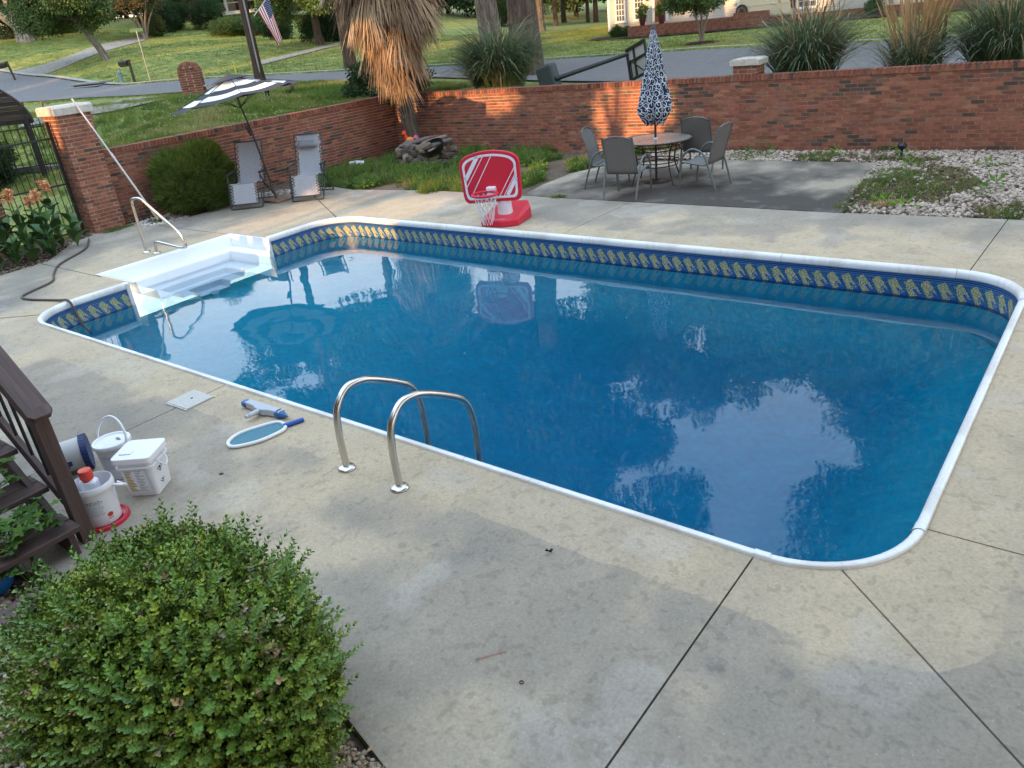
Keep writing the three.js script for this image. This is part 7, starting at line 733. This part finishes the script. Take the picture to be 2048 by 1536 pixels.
{ // short turf of the far lawns
  const road = [...nearE, ...farE.slice().reverse()], inside = (x, z) => { let c = false; for (let i = 0, j = road.length - 1; i < road.length; j = i++) if ((road[i][1] > z) !== (road[j][1] > z) && x < (road[j][0] - road[i][0]) * (z - road[i][1]) / (road[j][1] - road[i][1]) + road[i][0]) c = !c; return c; };
  const tuft = blades(15, 0.11, 0.26, 0.022, 0.06, 61, 2), it = []; for (let i = 0; i < 40000; i++) { const left = rnd() < 0.62, x = left ? rr(-82, -24) : rr(-34, 8), z = left ? rr(-50, -18) : rr(-56, -27); if (inside(x, z) || Math.atan2(-x, -z) > 1.24) continue; const g = fbm(N2, x * 0.35 + 50, z * 0.35 + 50, 4); it.push({ p: [x, ground(x, z) - 0.02, z], q: qE(0, rr(0, 6), 0), s: rr(0.6, 1.2), c: vary(mix3([0.125, 0.18, 0.03], [0.24, 0.26, 0.055], smooth(0.35, 0.65, g)), 0.2, 0.12) }); }
  stuffOf(null, 'lawn_turf', tuft, leafFar, it, { label: 'short green turf of the lawns across the street', category: 'grass' });
  const fd = []; for (let i = 0; i < 46; i++) { const x = rr(-10, -1.2), z = rr(-8.2, -3.9); fd.push({ p: [x, -0.3035, z], q: qE(0, rr(0, 6), 0), s: [rr(0.4, 1.2), 0.3, rr(0.4, 1)], c: mix3([0.4, 0.33, 0.2], [0.2, 0.13, 0.07], rnd()) }); } stuffOf(null, 'floating_debris', leafGeo(1, 0.001, 0.03, 0.016, 19, 0.1), dullWhite, fd, { label: 'tiny dry leaf bits floating on the pool water', category: 'debris' });
}
// ---------------------------------------------------------------- what shades the yard: the owner's house behind the deck and the trees beside it
{
  const h = thing('owner_house', 'two-storey house standing behind the wooden stairs and the deck', 'house', [0, 0, 0]); const wl = mat([0.42, 0.38, 0.32], 0.85, { map: rep(grainT, 0.4) }), brick = mat([0.27, 0.115, 0.075], 0.9, { map: rep(brickT, 2) });
  part(h, 'wall', box(20.5, 6.2, 9, 3.1, 3.1, 8.2), brick); const rs = new THREE.Shape([[-5.3, 0], [5.3, 0], [0, 3.4]].map((q) => new THREE.Vector2(...q))); part(h, 'roof', new THREE.ExtrudeGeometry(rs, { depth: 21.6, bevelEnabled: false }).rotateY(H).translate(-7.7, 6.2, 8.2), mat([0.09, 0.085, 0.08], 0.95)); for (const x of [-4.5, -1.5, 3, 6.5]) for (const y of [1.5, 4.5]) { const w = part(h, 'window', box(1.1, 1.5, 0.08, x, y, 3.68), plasticM); part(w, 'pane', box(0.95, 1.35, 0.03, x, y, 3.63), mat([0.03, 0.035, 0.04], 0.1)); } part(h, 'door', box(1.0, 2.1, 0.08, 0.8, 2.2, 3.68), mat([0.1, 0.05, 0.03], 0.5));
  const dk = thing('raised_deck', 'raised wooden deck in front of the two-storey house', 'deck', [0, 0, 0]); for (let i = 0; i < 14; i++) part(dk, 'deck_board', board(7.5, 0.035, 0.14, 1.2, 1.14, 0.75 + i * 0.146), stainM); for (const x of [-2.4, 1.2, 4.8]) part(dk, 'post', board(0.1, 1.12, 0.1, x, 0.56, 0.85), stainM);
  // sun direction: (-0.03, 0.2, 1). Gaps between the crowns let the low sun reach a few places.
  const gaps = [[-12.7, 1.25, -14.8, 0.95, 0.32], [-11.9, 1.2, -14.8, 0.5, 0.3], [-8.55, 0.85, -15.0, 0.8, 0.62], [-8.3, 1.35, -15.0, 0.4, 0.3], [-11.0, 0.0, -9.7, 0.9, 0.5], [-11.9, 0.0, -9.2, 0.7, 0.4], [-10.3, 0.0, -8.9, 0.9, 0.5], [-9.8, 0.0, -10.4, 0.7, 0.4], [-15.3, 2.05, -6.3, 0.36, 0.42], [-13.3, 1.4, -14.8, 0.4, 0.2], [-21, 2.2, -16, 1.2, 0.4], [-14.2, 2.4, -14.2, 0.6, 0.35]];
  const shaft = (x, y, z) => { for (const [gx2, gy, gz, rx, ry] of gaps) { const t = z - gz, X = gx2 - 0.03 * t, Y = gy + 0.2 * t; if (((x - X) / (rx + 0.75)) ** 2 + ((y - Y) / (ry + 0.72)) ** 2 < 1) return true; } return false; };
  let i = 0; const side = [[-9.6, 7.2, 2.5], [-13.4, 8.0, 2.8], [-17.8, 7.4, 3.0], [-22.5, 8.5, 3.1], [-11.6, 11.5, 3.2], [-15.8, 12, 3.2], [-20.5, 12.5, 3.4], [-26.5, 10, 3.4]];
  for (const [x, z, r] of side) { tree('shade_tree', 'dense shade tree beside the two-storey house', [x, 0, z], { h: 5, r0: 0.3, limbs: 2, size: 0.62, col: [0.06, 0.1, 0.028], clumps: 46, lump: 1.35, hole: shaft, crowns: [[0, 3.6, 0, r, 3.6, 2.4, 4400], [0, 8.4, 0, r + 0.3, 4.0, 2.8, 3200]], group: 'shade trees beside the house' }); i++; }
  for (const [x, z, lab] of [[7.6, -3.5, 'wide oak beyond the pool end, shading the near deck'], [8.2, -11.5, 'wide oak beyond the pool end, shading the gravel bed'], [9, 3.5, 'wide oak beside the raised deck, shading the house wall']]) tree('yard_oak', lab, [x, 0, z], { h: 7, r0: 0.4, limbs: 5, size: 0.8, col: [0.07, 0.11, 0.03], clumps: 44, lump: 1.0, crowns: [[-0.6, 9.2, 0, 5.6, 4.2, 5.2, 3000]] });
  for (const [x, z, h2] of [[-33, 6, 9], [-41, 9, 11], [-52, 5, 11], [-63, 7, 12], [-77, 3, 12], [-93, 2, 13]]) tree('shade_tree', 'broad tree in the row beside the street', onG(x, z), { h: h2 * 0.6, r0: 0.34, limbs: 3, size: 1.2, col: [0.06, 0.1, 0.028], clumps: 30, lump: 1.25, crowns: [[0, h2 * 0.62, 0, 4.3, h2 * 0.5, 3.4, 1300], [0, 2.6, 0, 4.2, 2.6, 3, 520]], group: 'tree row beside the street' });
}
scene.traverse((o) => { if (o.isMesh) { o.castShadow = true; o.receiveShadow = true; } });
renderer.render(scene, camera);
